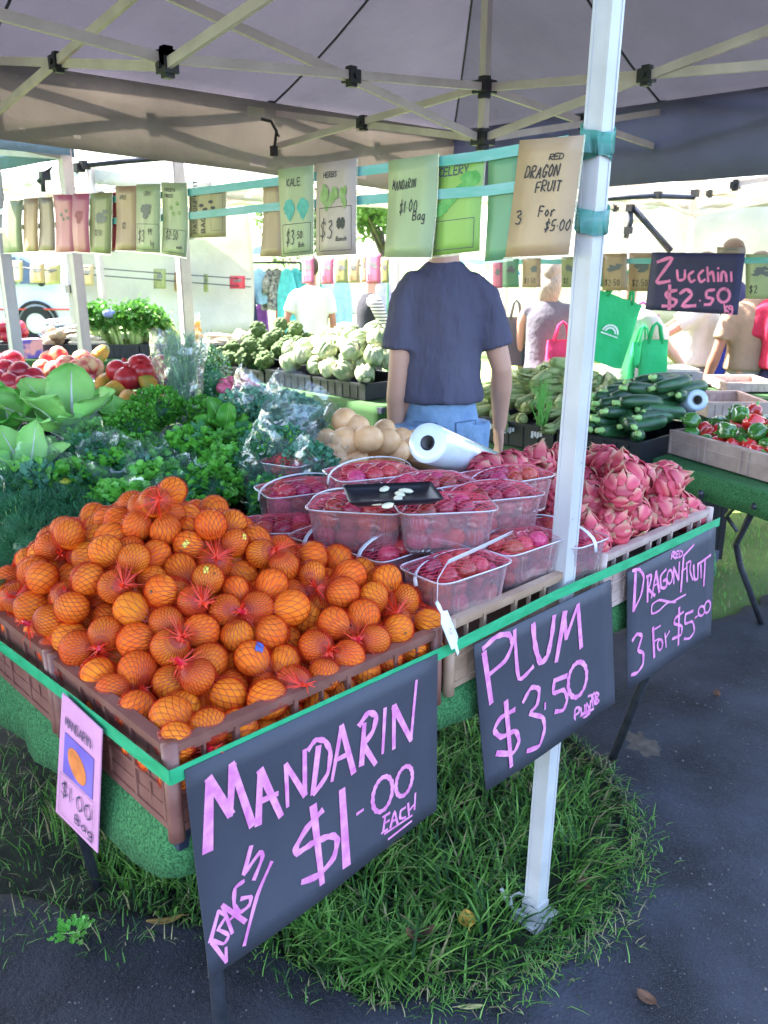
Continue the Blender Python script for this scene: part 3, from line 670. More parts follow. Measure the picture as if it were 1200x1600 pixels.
def hung_board(label, quad, plane, strokes, org, scl, m, chalk, name='price_sign', cat='price sign', th=.003, curl=0.0, wbase=1.0):
    """quad: photo corners TL TR BR BL; plane: {'Y': v} or {'X': v}; strokes in a zoomed view of the photo"""
    C = [at(x, y, **plane) for (x, y) in quad]; c = sum(C, Vector()) / 4
    t = thing(name, label, cat, c)
    nrm = (C[1] - C[0]).cross(C[3] - C[0]).normalized()
    if nrm.dot(CAM - c) < 0: nrm = -nrm
    mb = MB()
    bend = lambda u, v: nrm * (curl * (v ** 2) * (.6 + .4 * math.sin(u * 5)))
    surf = lambda u, v: C[0].lerp(C[1], u).lerp(C[3].lerp(C[2], u), v) + bend(u, v)
    mb.slab(surf, 10, 10, nrm * th)
    mb.build('board', m, t, smooth=True)
    e1 = C[1] - C[0]; e2 = C[3] - C[0]
    mb = MB()
    for (wd, pts) in strokes:
        w3 = []
        for (x, y) in pts:
            p = at(org[0] + x / scl, org[1] + y / scl, **plane)
            v = min(1, max(0, (p - C[0]).dot(e2) / e2.dot(e2))); u = min(1, max(0, (p - C[0]).dot(e1) / e1.dot(e1)))
            w3.append(p + bend(u, v))
        dd = (CAM - w3[0]).length
        stroke_mesh(mb, w3, wd / scl * dd / FPX * wbase * 1.3, nrm, ink=.0012)
    mb.build('lettering', chalk, t)
    return t
ST_M = [(30, [(152, 785), (160, 530)]), (26, [(158, 520), (238, 650)]), (22, [(236, 655), (246, 470)]), (24, [(244, 465), (318, 690)]),
 (20, [(340, 688), (350, 490)]), (22, [(350, 488), (424, 655)]), (18, [(338, 608), (412, 574)]),
 (14, [(450, 620), (446, 466)]), (18, [(446, 466), (515, 578)]), (14, [(515, 578), (516, 412)]),
 (20, [(568, 400), (545, 572)]), (16, [(530, 410), (558, 374), (592, 378), (612, 420), (600, 500), (548, 575)]),
 (14, [(617, 525), (655, 322)]), (20, [(655, 322), (698, 494)]), (16, [(628, 450), (686, 422)]),
 (18, [(728, 466), (740, 315)]), (18, [(722, 318), (755, 272), (784, 285), (772, 340), (735, 392)]), (18, [(738, 395), (780, 462)]),
 (12, [(808, 422), (818, 256)]), (13, [(850, 405), (851, 245)]), (20, [(852, 250), (914, 372)]), (11, [(914, 376), (936, 152)]),
 (22, [(545, 620), (570, 900)]), (20, [(578, 636), (520, 700), (478, 770), (482, 792), (545, 752), (610, 728), (632, 745), (615, 810), (560, 870), (498, 896)]),
 (26, [(654, 562), (664, 835)]), (9, [(708, 648), (732, 632)]), (14, ell(806, 575, 34, 68, .28)), (13, ell(888, 527, 28, 58, .28)),
 (8, [(815, 655), (806, 716)]), (8, [(806, 660), (832, 645)]), (7, [(810, 685), (830, 672)]), (8, [(800, 720), (822, 706)]),
 (8, [(834, 700), (850, 640), (862, 690)]), (7, [(838, 678), (858, 668)]), (8, [(892, 625), (874, 638), (872, 665), (892, 662)]), (8, [(902, 610), (905, 655)]), (8, [(930, 572), (926, 632)]), (7, [(903, 640), (930, 608)]),
 (8, [(812, 722), (916, 655)]), (8, [(826, 742), (914, 676)]),
 (12, [(156, 1122), (188, 1008)]), (10, [(188, 1010), (214, 1026), (186, 1074)]), (10, [(184, 1076), (222, 1096), (204, 1128), (160, 1116)]), (11, [(162, 1124), (212, 1194)]), (10, [(212, 1194), (212, 1142)]),
 (12, [(236, 1088), (203, 990)]), (13, [(203, 988), (284, 1045)]), (9, [(220, 1048), (252, 1018)]),
 (12, [(282, 898), (250, 925), (246, 985), (268, 1010), (300, 985), (306, 955), (272, 962)]),
 (13, [(312, 770), (284, 870)]), (13, [(284, 872), (345, 790), (352, 812), (320, 890)]), (12, [(386, 826), (330, 950), (278, 1130)])]
hung_board('big slate sign reading MANDARIN BAGS $1.00 EACH in pink', [(289, 1204), (684, 1022), (681, 1265), (325, 1525)], {'Y': -.018}, ST_M, (260, 1000), 2.4, M['board'], M['chalk'], curl=.012)
ST_P = [(18, [(248, 300), (270, 465)]), (15, [(245, 285), (290, 245), (330, 238), (342, 270), (318, 325), (264, 372)]), (13, [(350, 225), (362, 385), (410, 345)]), (18, [(412, 205), (418, 275), (434, 330), (458, 310), (474, 240), (482, 178)]),
 (19, [(488, 325), (518, 165)]), (14, [(516, 165), (522, 250)]), (13, [(522, 250), (560, 142)]), (16, [(562, 140), (572, 280)]),
 (16, [(318, 462), (328, 672)]), (14, [(345, 488), (300, 515), (278, 556), (300, 578), (345, 558), (356, 590), (335, 630), (284, 632)]),
 (13, [(374, 462), (402, 415), (428, 420), (420, 470), (396, 500), (436, 512), (442, 550), (422, 605), (382, 622)]), (7, [(447, 465), (446, 485)]),
 (12, [(522, 375), (478, 392)]), (12, [(480, 390), (476, 432), (510, 422), (522, 452), (508, 488), (480, 494)]), (13, ell(558, 388, 30, 60, .2)),
 (7, [(548, 530), (548, 488), (562, 480), (562, 496), (550, 506)]), (6, [(568, 482), (572, 502), (582, 495), (582, 472)]), (6, [(588, 497), (588, 467), (600, 488), (602, 458)]), (6, [(583, 528), (614, 430)]), (6, [(594, 444), (620, 434)]), (6, [(606, 440), (610, 478)]), (6, [(612, 448), (618, 472), (622, 445)]), (6, [(622, 470), (618, 432), (630, 438), (622, 450), (630, 460), (622, 470)]), (7, [(612, 486), (568, 508)]), (6, [(600, 500), (562, 528)])]
hung_board('slate sign reading PLUM $3.50 PUN/TUB in pink, in front of the white leg', [(741, 1008), (955, 906), (960, 1098), (757, 1234)], {'Y': -.020}, ST_P, (640, 880), 2.143, M['board'], M['chalk'], curl=.01)
ST_D = [(8, [(720, 610), (726, 576), (741, 580), (727, 594), (742, 608)]), (7, [(758, 570), (745, 575), (745, 603), (757, 600)]), (7, [(745, 589), (755, 585)]), (7, [(762, 602), (763, 570), (776, 577), (772, 594), (762, 602)]),
 (18, [(545, 670), (535, 862)]), (13, [(530, 668), (562, 662), (585, 700), (570, 790), (533, 866)]), (14, [(602, 820), (604, 700)]), (12, [(598, 698), (622, 690), (614, 738), (606, 758), (638, 790)]), (12, [(622, 800), (646, 672)]), (14, [(646, 672), (660, 772)]), (8, [(634, 742), (658, 728)]),
 (12, [(694, 662), (668, 695), (670, 750), (694, 748), (698, 712), (680, 718)]), (10, ell(712, 698, 13, 34, .1)), (9, [(732, 732), (732, 650)]), (12, [(732, 652), (756, 712)]), (8, [(756, 714), (760, 625)]), (12, [(766, 770), (782, 590)]), (9, [(782, 595), (832, 540)]), (8, [(770, 672), (792, 655)]),
 (11, [(798, 722), (796, 632)]), (9, [(794, 632), (816, 622), (812, 668), (826, 712)]), (11, [(830, 640), (834, 708), (850, 704), (852, 632)]), (9, [(866, 640), (868, 702)]), (13, [(880, 740), (888, 610)]), (9, [(856, 634), (915, 590)]),
 (8, [(790, 785), (752, 805), (715, 822), (660, 812), (625, 835), (622, 878), (655, 866), (700, 825), (740, 822)]),
 (14, [(526, 1012), (548, 980), (572, 990), (552, 1058), (576, 1072), (572, 1128), (545, 1168), (518, 1178)]), (14, [(626, 948), (628, 1092)]), (9, [(622, 962), (662, 938)]), (8, [(628, 1016), (652, 1002)]), (10, ell(658, 1030, 12, 26, .1)), (9, [(688, 1042), (684, 975)]), (8, [(686, 1000), (706, 964)]),
 (13, [(757, 850), (750, 1032)]), (11, [(778, 870), (738, 900), (732, 928), (768, 940), (764, 982), (720, 1002)]), (10, [(826, 866), (788, 882)]), (10, [(788, 882), (786, 928), (822, 918), (832, 965), (808, 1000), (780, 1002)]), (8, [(836, 900), (850, 890)]), (9, ell(868, 866, 15, 24, .2)), (9, ell(897, 846, 14, 30, .2))]
hung_board('slate sign reading RED DRAGONFRUIT 3 For $5.00, at the right table end', [(981, 894), (1119, 822), (1110, 992), (979, 1077)], {'Y': -.016}, ST_D, (820, 680), 3.158, M['board'], M['chalk'], curl=.006)
ST_Z = [(9, [(750, 77), (812, 60), (745, 158), (800, 154)]), (7, [(830, 110), (835, 150), (860, 145), (862, 110)]), (7, [(897, 115), (877, 130), (885, 158), (902, 150)]), (7, [(937, 110), (917, 130), (925, 158), (944, 148)]), (7, [(953, 98), (957, 156)]), (7, [(957, 132), (974, 115), (981, 155)]), (7, [(997, 120), (998, 155)]), (7, [(1010, 155), (1012, 118), (1027, 122), (1032, 155)]), (7, [(1050, 118), (1052, 155)]), (6, [(997, 100), (998, 104)]),
 (11, [(800, 172), (798, 268)]), (9, [(828, 192), (788, 200), (788, 220), (826, 232), (815, 255), (770, 256)]), (9, [(842, 205), (868, 188), (890, 210), (850, 255), (905, 254)]), (5, [(922, 232), (925, 236)]), (8, [(982, 190), (952, 195), (950, 220), (976, 226), (966, 248), (942, 250)]), (8, ell(1020, 213, 24, 28, .2)), (5, [(1022, 250), (1026, 282)]), (5, [(1036, 255), (1025, 268), (1040, 280)]), (5, ell(1047, 262, 6, 7)), (5, [(1055, 258), (1054, 286), (1040, 290)])]
zb = hung_board('dark sign reading Zucchini $2.50 kg hanging above the zucchinis', [(1019, 394), (1164, 396), (1152, 492), (1008, 484)], {'X': 3.95}, ST_Z, (740, 380), 2.609, mat('navy sign board', (.035, .032, .085), .6), mat('rose paint marker', (.85, .22, .42), .5), th=.004)
# pink mandarin card clipped on the left side
def side_card():
    pl = {'X': -.024}
    q = [(97, 1083), (159, 1141), (152, 1333), (87, 1268)]
    C = [at(x, y, **pl) for x, y in q]; c = sum(C, Vector()) / 4
    t = thing('price_card', 'pink laminated MANDARIN $1.00 Bag card hanging from the left crate side', 'price card', c)
    S_ = lambda u, v, o=0.0: C[0].lerp(C[1], u).lerp(C[3].lerp(C[2], u), v) + Vector((-o, 0, 0))
    MB().slab(lambda u, v: S_(u, v), 4, 4, Vector((-.002, 0, 0))).build('card', mat('pink laminated card', (.72, .33, .52), .3, var=.05, spec=.6), t)
    MB().grid(lambda u, v: S_(.14 + .72 * u, .26 + .33 * v, .0012), 4, 4).build('picture_panel', mat('violet picture print', (.16, .10, .42), .4, col2=(.25, .17, .55)), t)
    mb = MB()
    ce = S_(.48, .44, .0018)
    R3 = (C[3] - C[0]).length * .105
    mb.add([ce] + [ce + (C[1] - C[0]).normalized() * (R3 * 1.05 * math.cos(a * .3142)) + UP * (R3 * math.sin(a * .3142)) for a in range(20)], [(0, 1 + k, 1 + (k + 1) % 20) for k in range(20)])
    mb.build('fruit_picture', mat('orange print', (.75, .22, .06), .4, var=.2, scale=40), t)
    mb = MB()
    def wr(strokes, wd):
        for st in strokes: stroke_mesh(mb, [S_(x, 1 - y, .0022) for x, y in st], wd, Vector((-1, 0, 0)))
    e = lambda s_, a, b: s_
    wr(text_strokes('MANDARIN', .16, .80, .07, aw=1.0, gap=.25), .0022)
    wr(text_strokes('$1.00', .14, .22, .12, aw=1.25, gap=.4), .0030)
    wr(text_strokes('Bag', .50, .09, .07, aw=1.6, gap=.5), .0028)
    for a, b in (((.1, .05), (.9, .05)), ((.9, .05), (.9, .40)), ((.9, .40), (.1, .40)), ((.1, .40), (.1, .05))): wr([[a, b]], .001)
    mb.build('lettering', M['navy_ink'], t)
side_card()
# near price cards ------------------------------------------------------------------------------------------
CARDC = {'tan': (.62, .43, .26), 'midgreen': (.20, .46, .25), 'bright': (.36, .62, .13), 'pale': (.47, .58, .31), 'blush': (.60, .48, .40), 'tan2': (.58, .40, .22), 'mustard': (.52, .44, .20), 'pale2': (.48, .56, .30), 'orange': (.56, .35, .20), 'red': (.75, .05, .10), 'olive': (.36, .38, .16), 'pink': (.72, .17, .28), 'brown': (.40, .30, .22), 'sage': (.30, .36, .22)}
CM = {k: mat(k + ' laminated paper', tuple(q * .85 for q in v), .35, var=.07, scale=9, spec=.55, trans=.22) for k, v in CARDC.items()}
LAM = clear_plastic('laminate edge', (.93, .95, .93), body=.12, gloss=.15, rough=.3, dcol=(.45, .47, .45))
def price_card(label, quad, X, col, lines=(), box=None, pic=None, ink=None, group=None, rot=False, plane=None, wd=1.0, lam=.004, cardname='price_card'):
    pl = plane or {'X': X}
    C = [at(x, y, **pl) for (x, y) in quad]; c = sum(C, Vector()) / 4
    t = thing(cardname, label, 'price card', c, group=group)
    e1 = (C[1] - C[0]); e2 = (C[3] - C[0]); W, H = e1.length, e2.length
    nrm = e1.cross(e2).normalized()
    if nrm.dot(CAM - c) < 0: nrm = -nrm
    bow = random.uniform(-.006, .008)
    Sf = lambda u, v, o=0.0: C[0].lerp(C[1], u).lerp(C[3].lerp(C[2], u), v) + nrm * (o + bow * math.sin(math.pi * v))
    MB().slab(lambda u, v: Sf(u, v), 3, 8, nrm * .0012).build('card', CM[col], t, smooth=True)
    if lam:
        mb = MB(); a, b = lam / W, lam / H
        mb.slab(lambda u, v: Sf(-a + (1 + 2 * a) * u, 1 + b * 1.2 * v, -.0003), 3, 1, nrm * .0005)
        mb.slab(lambda u, v: Sf(1 + a * u, v, -.0003), 1, 6, nrm * .0005)
        mb.build('laminate_edge', LAM, t)
    mb = MB(); K = 0
    for (txt, u, v, h, aw, bw, sl, jt) in lines:
        strokes = text_strokes(txt, 0, 0, h, aw=aw, slant=sl, jit=jt, seed=len(txt) + int(v * 100))
        for st in strokes:
            if rot: pts = [Sf(u + -y * 1.0 * H / W * 0 - y, 1 - (v + x * W / H), .0012) for x, y in st]
            else: pts = [Sf(u + x * H / W, 1 - (v + y), .0012) for x, y in st]
            stroke_mesh(mb, pts, bw * H, nrm, ink=.0003); K += 1
    if box:
        u0, v0, u1, v1 = box
        for a, b in (((u0, v0), (u1, v0)), ((u1, v0), (u1, v1)), ((u1, v1), (u0, v1)), ((u0, v1), (u0, v0))):
            stroke_mesh(mb, [Sf(a[0], 1 - a[1], .0012), Sf(b[0], 1 - b[1], .0012)], .006 * H, nrm, ink=.0002); K += 1
    if K: mb.build('lettering', ink or M['ink'], t)
    if pic:
        kind, pc = pic; mb = MB(); R_ = random.Random(int(c.x * 1000))
        def blob(cu, cv, ru, rv, n=18, rag=.15, o=.0009):
            ce = Sf(cu, 1 - cv, o); ring = []
            for k in range(n):
                a = 2 * math.pi * k / n; q = 1 + R_.uniform(-rag, rag); ring.append(Sf(cu + ru * math.cos(a) * q, 1 - (cv + rv * math.sin(a) * q), o))
            mb.add([ce] + ring, [(0, 1 + k, 1 + (k + 1) % n) for k in range(n)])
        if kind == 'kale':
            for cu in (.30, .70): blob(cu, .55, .17, .10, 22, .12); blob(cu, .47, .09, .05, 12, .1, .0011); blob(cu, .43, .03, .03, 8, .1, .0013)
        elif kind == 'herbs':
            for k in range(16): blob(R_.uniform(.15, .8), R_.uniform(.54, .72), .06, .06, 8, .4, .0009 + k * .0001)
        elif kind == 'celery':
            for k in range(13):
                a = k / 12; blob(.12 + .75 * a, .46 + .30 * a ** 1.2 + .05 * math.sin(a * 3.1), .15 - .06 * a, .055 + .012 * a, 12, .12, .0009 + k * .00005)
            blob(.74, .80, .18, .055, 14, .3, .0018)
        elif kind == 'bunch':
            for k in range(9): blob(.5 + R_.uniform(-.2, .2), .62 + R_.uniform(-.08, .08), .13, .05, 8, .4, .0009 + k * .0001)
        elif kind == 'dots':
            for cu, cv in ((.35, .66), (.6, .72), (.45, .58), (.66, .6)): blob(cu, cv, .07, .035, 8, .2)
        mb.build('picture', pc, t)
    return t
TEAL = mat('teal print', (.04, .30, .24), .5, col2=(.08, .42, .33), scale=60); GRN = mat('green print', (.14, .26, .06), .5, col2=(.3, .4, .15), scale=60); DGR = mat('dark green print', (.06, .30, .06), .5, col2=(.16, .45, .12), scale=40); GRY = mat('grey print', (.14, .15, .15), .5)
XC = XS - .010; XB = XS + .006
T_ = (.012, .10, .06)
price_card('tan card handwritten RED DRAGON FRUIT 3 For $5.00 beside the white leg', [(812, 219), (912, 211), (888, 398), (789, 402)], XC, 'tan', [('RED', .52, .82, .045, .9, .010, .25, .05), ('DRAGON', .16, .68, .095, .42, .013, .2, .08), ('FRUIT', .36, .555, .085, .5, .012, .12, .08), ('3', .10, .29, .115, .55, .013, 0, 0), ('For', .46, .345, .085, .5, .012, .1, .05), ('$5.00', .58, .215, .085, .5, .012, .15, .1)])
price_card('blank mid green card tucked behind the dragon fruit card', [(763, 241), (815, 235), (800, 404), (757, 409)], XB, 'midgreen')
price_card('bright green printed CELERY card with a drawing of a celery bunch', [(684, 251), (758, 240), (749, 392), (673, 400)], XB, 'bright', [('CELERY', .07, .83, .085, .62, .013, 0, 0)], box=(.08, .05, .88, .36), pic=('celery', DGR), ink=M['navy_ink'])
price_card('pale green card handwritten MANDARIN $1.00 Bag', [(607, 251), (684, 240), (673, 402), (600, 402)], XC, 'pale', [('MANDARIN', .10, .70, .085, .34, .011, .12, .1), ('$1.00', .26, .46, .11, .42, .012, .1, .1), ('Bag', .55, .38, .09, .52, .012, .1, .05)])
price_card('blush printed HERBS card priced $3.00 Bunch', [(495, 256), (557, 247), (556, 397), (494, 400)], XC, 'blush', [('HERBS', .20, .84, .055, .62, .010, 0, 0), ('$3', .12, .19, .19, .42, .013, .1, 0), ('00', .56, .30, .085, .5, .04, .05, 0), ('Bunch', .52, .155, .045, .6, .009, .2, 0)], box=(.10, .05, .90, .52), pic=('herbs', GRN))
price_card('pale green printed KALE card priced $3.50 Bunch', [(434, 265), (489, 258), (489, 397), (440, 402)], XC, 'pale2', [('KALE', .26, .80, .08, .62, .012, 0, 0), ('$3', .18, .14, .16, .38, .014, .1, 0), ('.50', .48, .20, .08, .5, .012, .1, 0), ('Bch', .56, .10, .05, .6, .010, .2, 0)], box=(.08, .04, .93, .37), pic=('kale', TEAL))
price_card('blank tan card hanging left of the KALE card', [(411, 289), (436, 287), (441, 400), (406, 401)], XB, 'tan2')
price_card('mustard card printed PASSIONFRUIT BAGS sideways', [(296, 296), (353, 292), (353, 370), (296, 372)], XB, 'mustard', [('PASSIONFRUIT', .22, .10, .10, .50, .02, 0, 0), ('BAGS', .45, .10, .10, .6, .022, 0, 0)], rot=True, box=(.62, .14, .93, .88), pic=('dots', M['ink']))
price_card('pale green card of leafy bunches priced $2.50 each', [(252, 285), (291, 286), (291, 402), (252, 396)], XC, 'pale2', [('PARSLEY &', .12, .88, .045, .55, .009, 0, 0), ('PARSLEY', .12, .80, .045, .55, .009, 0, 0), ('$2.50', .16, .22, .12, .4, .014, .1, .05), ('each', .6, .10, .05, .6, .01, .1, 0)], box=(.06, .04, .94, .36), pic=('dots', GRN))
price_card('pale green card with a dark drawing priced $3.99 kg', [(213, 288), (250, 287), (250, 395), (213, 393)], XC, 'pale2', [('LEEKS', .35, .84, .05, .55, .009, 0, 0), ('$3', .10, .16, .17, .4, .018, .1, 0), ('99', .5, .26, .09, .5, .014, .1, 0), ('kg', .62, .1, .08, .5, .012, .1, 0)], box=(.06, .04, .94, .42), pic=('bunch', GRY))
price_card('orange-tan card hanging two cards left of the $2.50 card', [(180, 291), (213, 290), (214, 392), (180, 391)], XC, 'orange', [('APPLE', .2, .80, .06, .5, .01, 0, 0), ('$2', .3, .35, .09, .5, .01, 0, 0)])
price_card('bright red strip of a card hidden behind the orange-tan one', [(171, 300), (184, 300), (184, 392), (171, 392)], XB, 'red')
price_card('olive green card right of the two pink cards', [(141, 302), (175, 300), (173, 397), (140, 394)], XC, 'olive', [('$2.50', .25, .30, .09, .45, .012, 0, 0)], pic=('bunch', GRY))
price_card('pink card directly left of the olive card', [(114, 303), (140, 302), (141, 395), (116, 393)], XC, 'pink', pic=('bunch', mat('dark red print', (.35, .04, .09), .5)))
price_card('pink card with a small round picture, left of its pink twin', [(83, 304), (113, 304), (117, 393), (87, 395)], XC, 'pink', pic=('dots', GRY))
price_card('brown-grey card next to the orange-brown one at the left end', [(60, 308), (82, 308), (86, 392), (60, 392)], XC, 'brown')
price_card('orange-brown card second from the left end of the near line', [(37, 310), (60, 309), (60, 393), (38, 393)], XC, 'orange')
price_card('sage green card at the far left end of the near line', [(6, 314), (36, 312), (37, 395), (6, 395)], XC, 'sage')
# ---------------------------------------------------------------- heaps: spheres that settle on each other
def settle(n, x0, x1, y0, y1, floor, rad, iters=150, seed=1, extra=.12, g=.0016):
    r_ = np.random.RandomState(seed)
    P = np.stack([r_.uniform(x0, x1, n), r_.uniform(y0, y1, n), np.zeros(n)], 1)
    Rr = np.clip(r_.normal(rad, rad * .07, n), rad * .85, rad * 1.2)
    P[:, 2] = floor(P[:, 0], P[:, 1]) + r_.uniform(0, extra, n)
    for it in range(iters):
        P[:, 2] -= g
        d = P[:, None, :] - P[None, :, :]; L = np.sqrt((d ** 2).sum(-1)) + 1e-9
        ov = (Rr[:, None] + Rr[None, :]) * .985 - L; np.fill_diagonal(ov, 0); ov = np.clip(ov, 0, None)
        P += (d / L[..., None] * ov[..., None] * .36).sum(1)
        P[:, 0] = np.clip(P[:, 0], x0 + Rr * .6, x1 - Rr * .6); P[:, 1] = np.clip(P[:, 1], y0 + Rr * .6, y1 - Rr * .6)
        P[:, 2] = np.maximum(P[:, 2], floor(P[:, 0], P[:, 1]) + Rr)
    return P, Rr
def hm(x, y):
    h = .968 + .262 * np.exp(-((x - .27) / .20) ** 2 - ((y - .52) / .27) ** 2) + .105 * np.exp(-((x - .48) / .14) ** 2 - ((y - .20) / .17) ** 2)
    return h
MP, MR = settle(305, .014, .590, .014, .800, lambda x, y: np.maximum(.82, hm(x, y) - .130), .0298, 170, 5)
# cluster the fruit into net bags
K = 28
cen = MP[np.random.RandomState(2).choice(len(MP), K, replace=False)].copy()
for it in range(25):
    D = ((MP[:, None, :] - cen[None]) ** 2).sum(-1); lab = D.argmin(1)
    for k in range(K):
        if (lab == k).any(): cen[k] = MP[lab == k].mean(0)
def mandarin_mesh(seed):
    R_ = random.Random(seed); sq = R_.uniform(.84, .93)
    def fn(d):
        return 1 - .10 * math.exp(-((1 - d.z) / .02)) - .04 * math.exp(-((1 + d.z) / .03)) + .012 * noise.noise(d * 2 + Vector((seed, 0, 0)))
    mb = MB(); mb.ball((0, 0, 0), (1, 1, sq), 22, 14, fn=fn)
    return mb.mesh('mandarin', M['mandarin'], True)
M['mandarin'] = mat('mandarin peel', (.96, .205, .005), .42, col2=(1.0, .31, .015), scale=1.3, bump=.5, bscale=34, objvar=.07, huevar=.010, spec=.35)
MM = [mandarin_mesh(i) for i in range(4)]
stem_m = mat('mandarin stem end', (.10, .14, .05), .8); cal = MB().ball((0, 0, .83), (.10, .10, .05), 7, 4).mesh('stem_scar', stem_m, True)
M['net'] = mat('orange-red fruit net', (.26, .014, .004), .45, col2=(.42, .025, .008), scale=20, spec=.4)
M['netred'] = mat('bright red gathered net', (.80, .03, .012), .4, col2=(.95, .08, .02), scale=60, spec=.5, trans=.35)
M['clip'] = mat('red bag clip', (.55, .01, .03), .3)
def np_mesh(name, V, Fq, m):
    me = bpy.data.meshes.new(name); me.vertices.add(len(V)); me.vertices.foreach_set('co', V.astype(np.float32).ravel())
    me.loops.add(Fq.size); me.loops.foreach_set('vertex_index', Fq.astype(np.int32).ravel())
    me.polygons.add(len(Fq)); me.polygons.foreach_set('loop_start', np.arange(0, Fq.size, 4, dtype=np.int32))
    try: me.polygons.foreach_set('loop_total', np.full(len(Fq), 4, dtype=np.int32))
    except Exception: pass
    me.materials.append(m); me.update(calc_edges=True); me.validate(); return me
def net_of(Pc, Rc, axis, lines=46, seg=84, wd=.00105, R0=.0014, seed=0):
    """net drawn over a cluster of fruit: two families of strands from knot to knot round the cluster"""
    ax = Vector(axis).normalized(); xa = Vector((1, 0, 0)).cross(ax); xa = xa.normalized() if xa.length > .1 else Vector((0, 1, 0)); ya = ax.cross(xa)
    B = np.array([xa[:], ya[:], ax[:]])
    Rn = Rc + R0
    def hit(d):
        t = d @ Pc.T; p2 = (Pc ** 2).sum(1)[None] - t ** 2; p = np.sqrt(np.clip(p2, 0, None))
        ins = p < Rn
        h = np.where(ins, t + np.sqrt(np.clip(Rn ** 2 - p2, 0, None)), t - 1.5 * (p - Rn))
        i = h.argmax(1); hh = h[np.arange(len(d)), i]; q = d * hh[:, None]
        nn = q - Pc[i]; nn /= np.linalg.norm(nn, axis=1)[:, None] + 1e-9
        nn = np.where(ins[np.arange(len(d)), i][:, None], nn, d * .6 + nn * .4); nn /= np.linalg.norm(nn, axis=1)[:, None] + 1e-9
        return np.maximum(hh, .012), nn
    Vs = []; Fs = []; base = 0
    for fam in (-1, 1):
        th = np.linspace(.03, math.pi - .03, seg)
        for k in range(lines):
            ph = 2 * math.pi * k / lines + fam * .62 * (th - math.pi / 2)
            d = np.stack([np.sin(th) * np.cos(ph), np.sin(th) * np.sin(ph), np.cos(th)], 1) @ B
            h, nn = hit(d)
            q = d * h[:, None]
            qs = q.copy(); qs[1:-1] = q[1:-1] * .7 + (q[:-2] + q[2:]) * .15; q = np.where((h[:, None] > 0), qs, q) + nn * .0004
            tg = np.gradient(q, axis=0); tg /= np.linalg.norm(tg, axis=1)[:, None] + 1e-9
            sd_ = np.cross(tg, nn); sd_ /= np.linalg.norm(sd_, axis=1)[:, None] + 1e-9
            v = np.empty((seg * 2, 3)); v[0::2] = q - sd_ * wd / 2; v[1::2] = q + sd_ * wd / 2
            keep = (nn[:-1, 2] > -.5)
            i0 = np.arange(seg - 1)[keep]
            f = np.stack([2 * i0, 2 * i0 + 1, 2 * i0 + 3, 2 * i0 + 2], 1) + base
            Vs.append(v); Fs.append(f); base += seg * 2
    poles = []
    for s_ in (1, -1):
        dd = np.array([(ax * s_)[:]]); h, nn = hit(dd); poles.append(Vector((dd[0] * h[0]).tolist()))
    return np.concatenate(Vs), np.concatenate(Fs), poles
m_, nt_, N_, L_, P_ = new_mat('finest net threads'); N_.remove(P_)      # the threads too fine to draw one by one: a sparse red veil, denser where it is seen edge on
a_ = N_.new('ShaderNodeBsdfTransparent'); b_ = N_.new('ShaderNodeBsdfTranslucent'); b_.inputs[0].default_value = (.9, .05, .012, 1); d_ = N_.new('ShaderNodeBsdfDiffuse'); d_.inputs[0].default_value = (.85, .05, .012, 1)
ms_ = N_.new('ShaderNodeMixShader'); L_.new(b_.outputs[0], ms_.inputs[1]); L_.new(d_.outputs[0], ms_.inputs[2])
lw_ = N_.new('ShaderNodeLayerWeight'); lw_.inputs[0].default_value = .35; mr_ = N_.new('ShaderNodeMapRange'); L_.new(lw_.outputs['Facing'], mr_.inputs[0]); mr_.inputs[3].default_value = .03; mr_.inputs[4].default_value = .48
m2_ = N_.new('ShaderNodeMixShader'); L_.new(mr_.outputs[0], m2_.inputs[0]); L_.new(a_.outputs[0], m2_.inputs[1]); L_.new(ms_.outputs[0], m2_.inputs[2]); L_.new(m2_.outputs[0], N_['Material Output'].inputs['Surface'])
M['nethaze'] = m_
def film_of(Pc, Rc, axis, nu=56, nv=40):
    ax = Vector(axis).normalized(); xa = Vector((1, 0, 0)).cross(ax); xa = xa.normalized() if xa.length > .1 else Vector((0, 1, 0)); ya = ax.cross(xa)
    B = np.array([xa[:], ya[:], ax[:]]); Rn = Rc + .0008
    th, ph = np.meshgrid(np.linspace(.05, math.pi - .05, nv), np.linspace(0, 2 * math.pi, nu, endpoint=False), indexing='ij')
    d = np.stack([np.sin(th) * np.cos(ph), np.sin(th) * np.sin(ph), np.cos(th)], -1).reshape(-1, 3) @ B
    t = d @ Pc.T; p2 = (Pc ** 2).sum(1)[None] - t ** 2; p = np.sqrt(np.clip(p2, 0, None)); ins = p < Rn
    h = np.maximum(np.where(ins, t + np.sqrt(np.clip(Rn ** 2 - p2, 0, None)), t - 1.0 * (p - Rn)).max(1), .012)
    V = d * h[:, None]; i, j = np.meshgrid(np.arange(nv - 1), np.arange(nu), indexing='ij'); i = i.ravel(); j = j.ravel(); j2 = (j + 1) % nu
    return V, np.stack([i * nu + j, i * nu + j2, (i + 1) * nu + j2, (i + 1) * nu + j], 1)
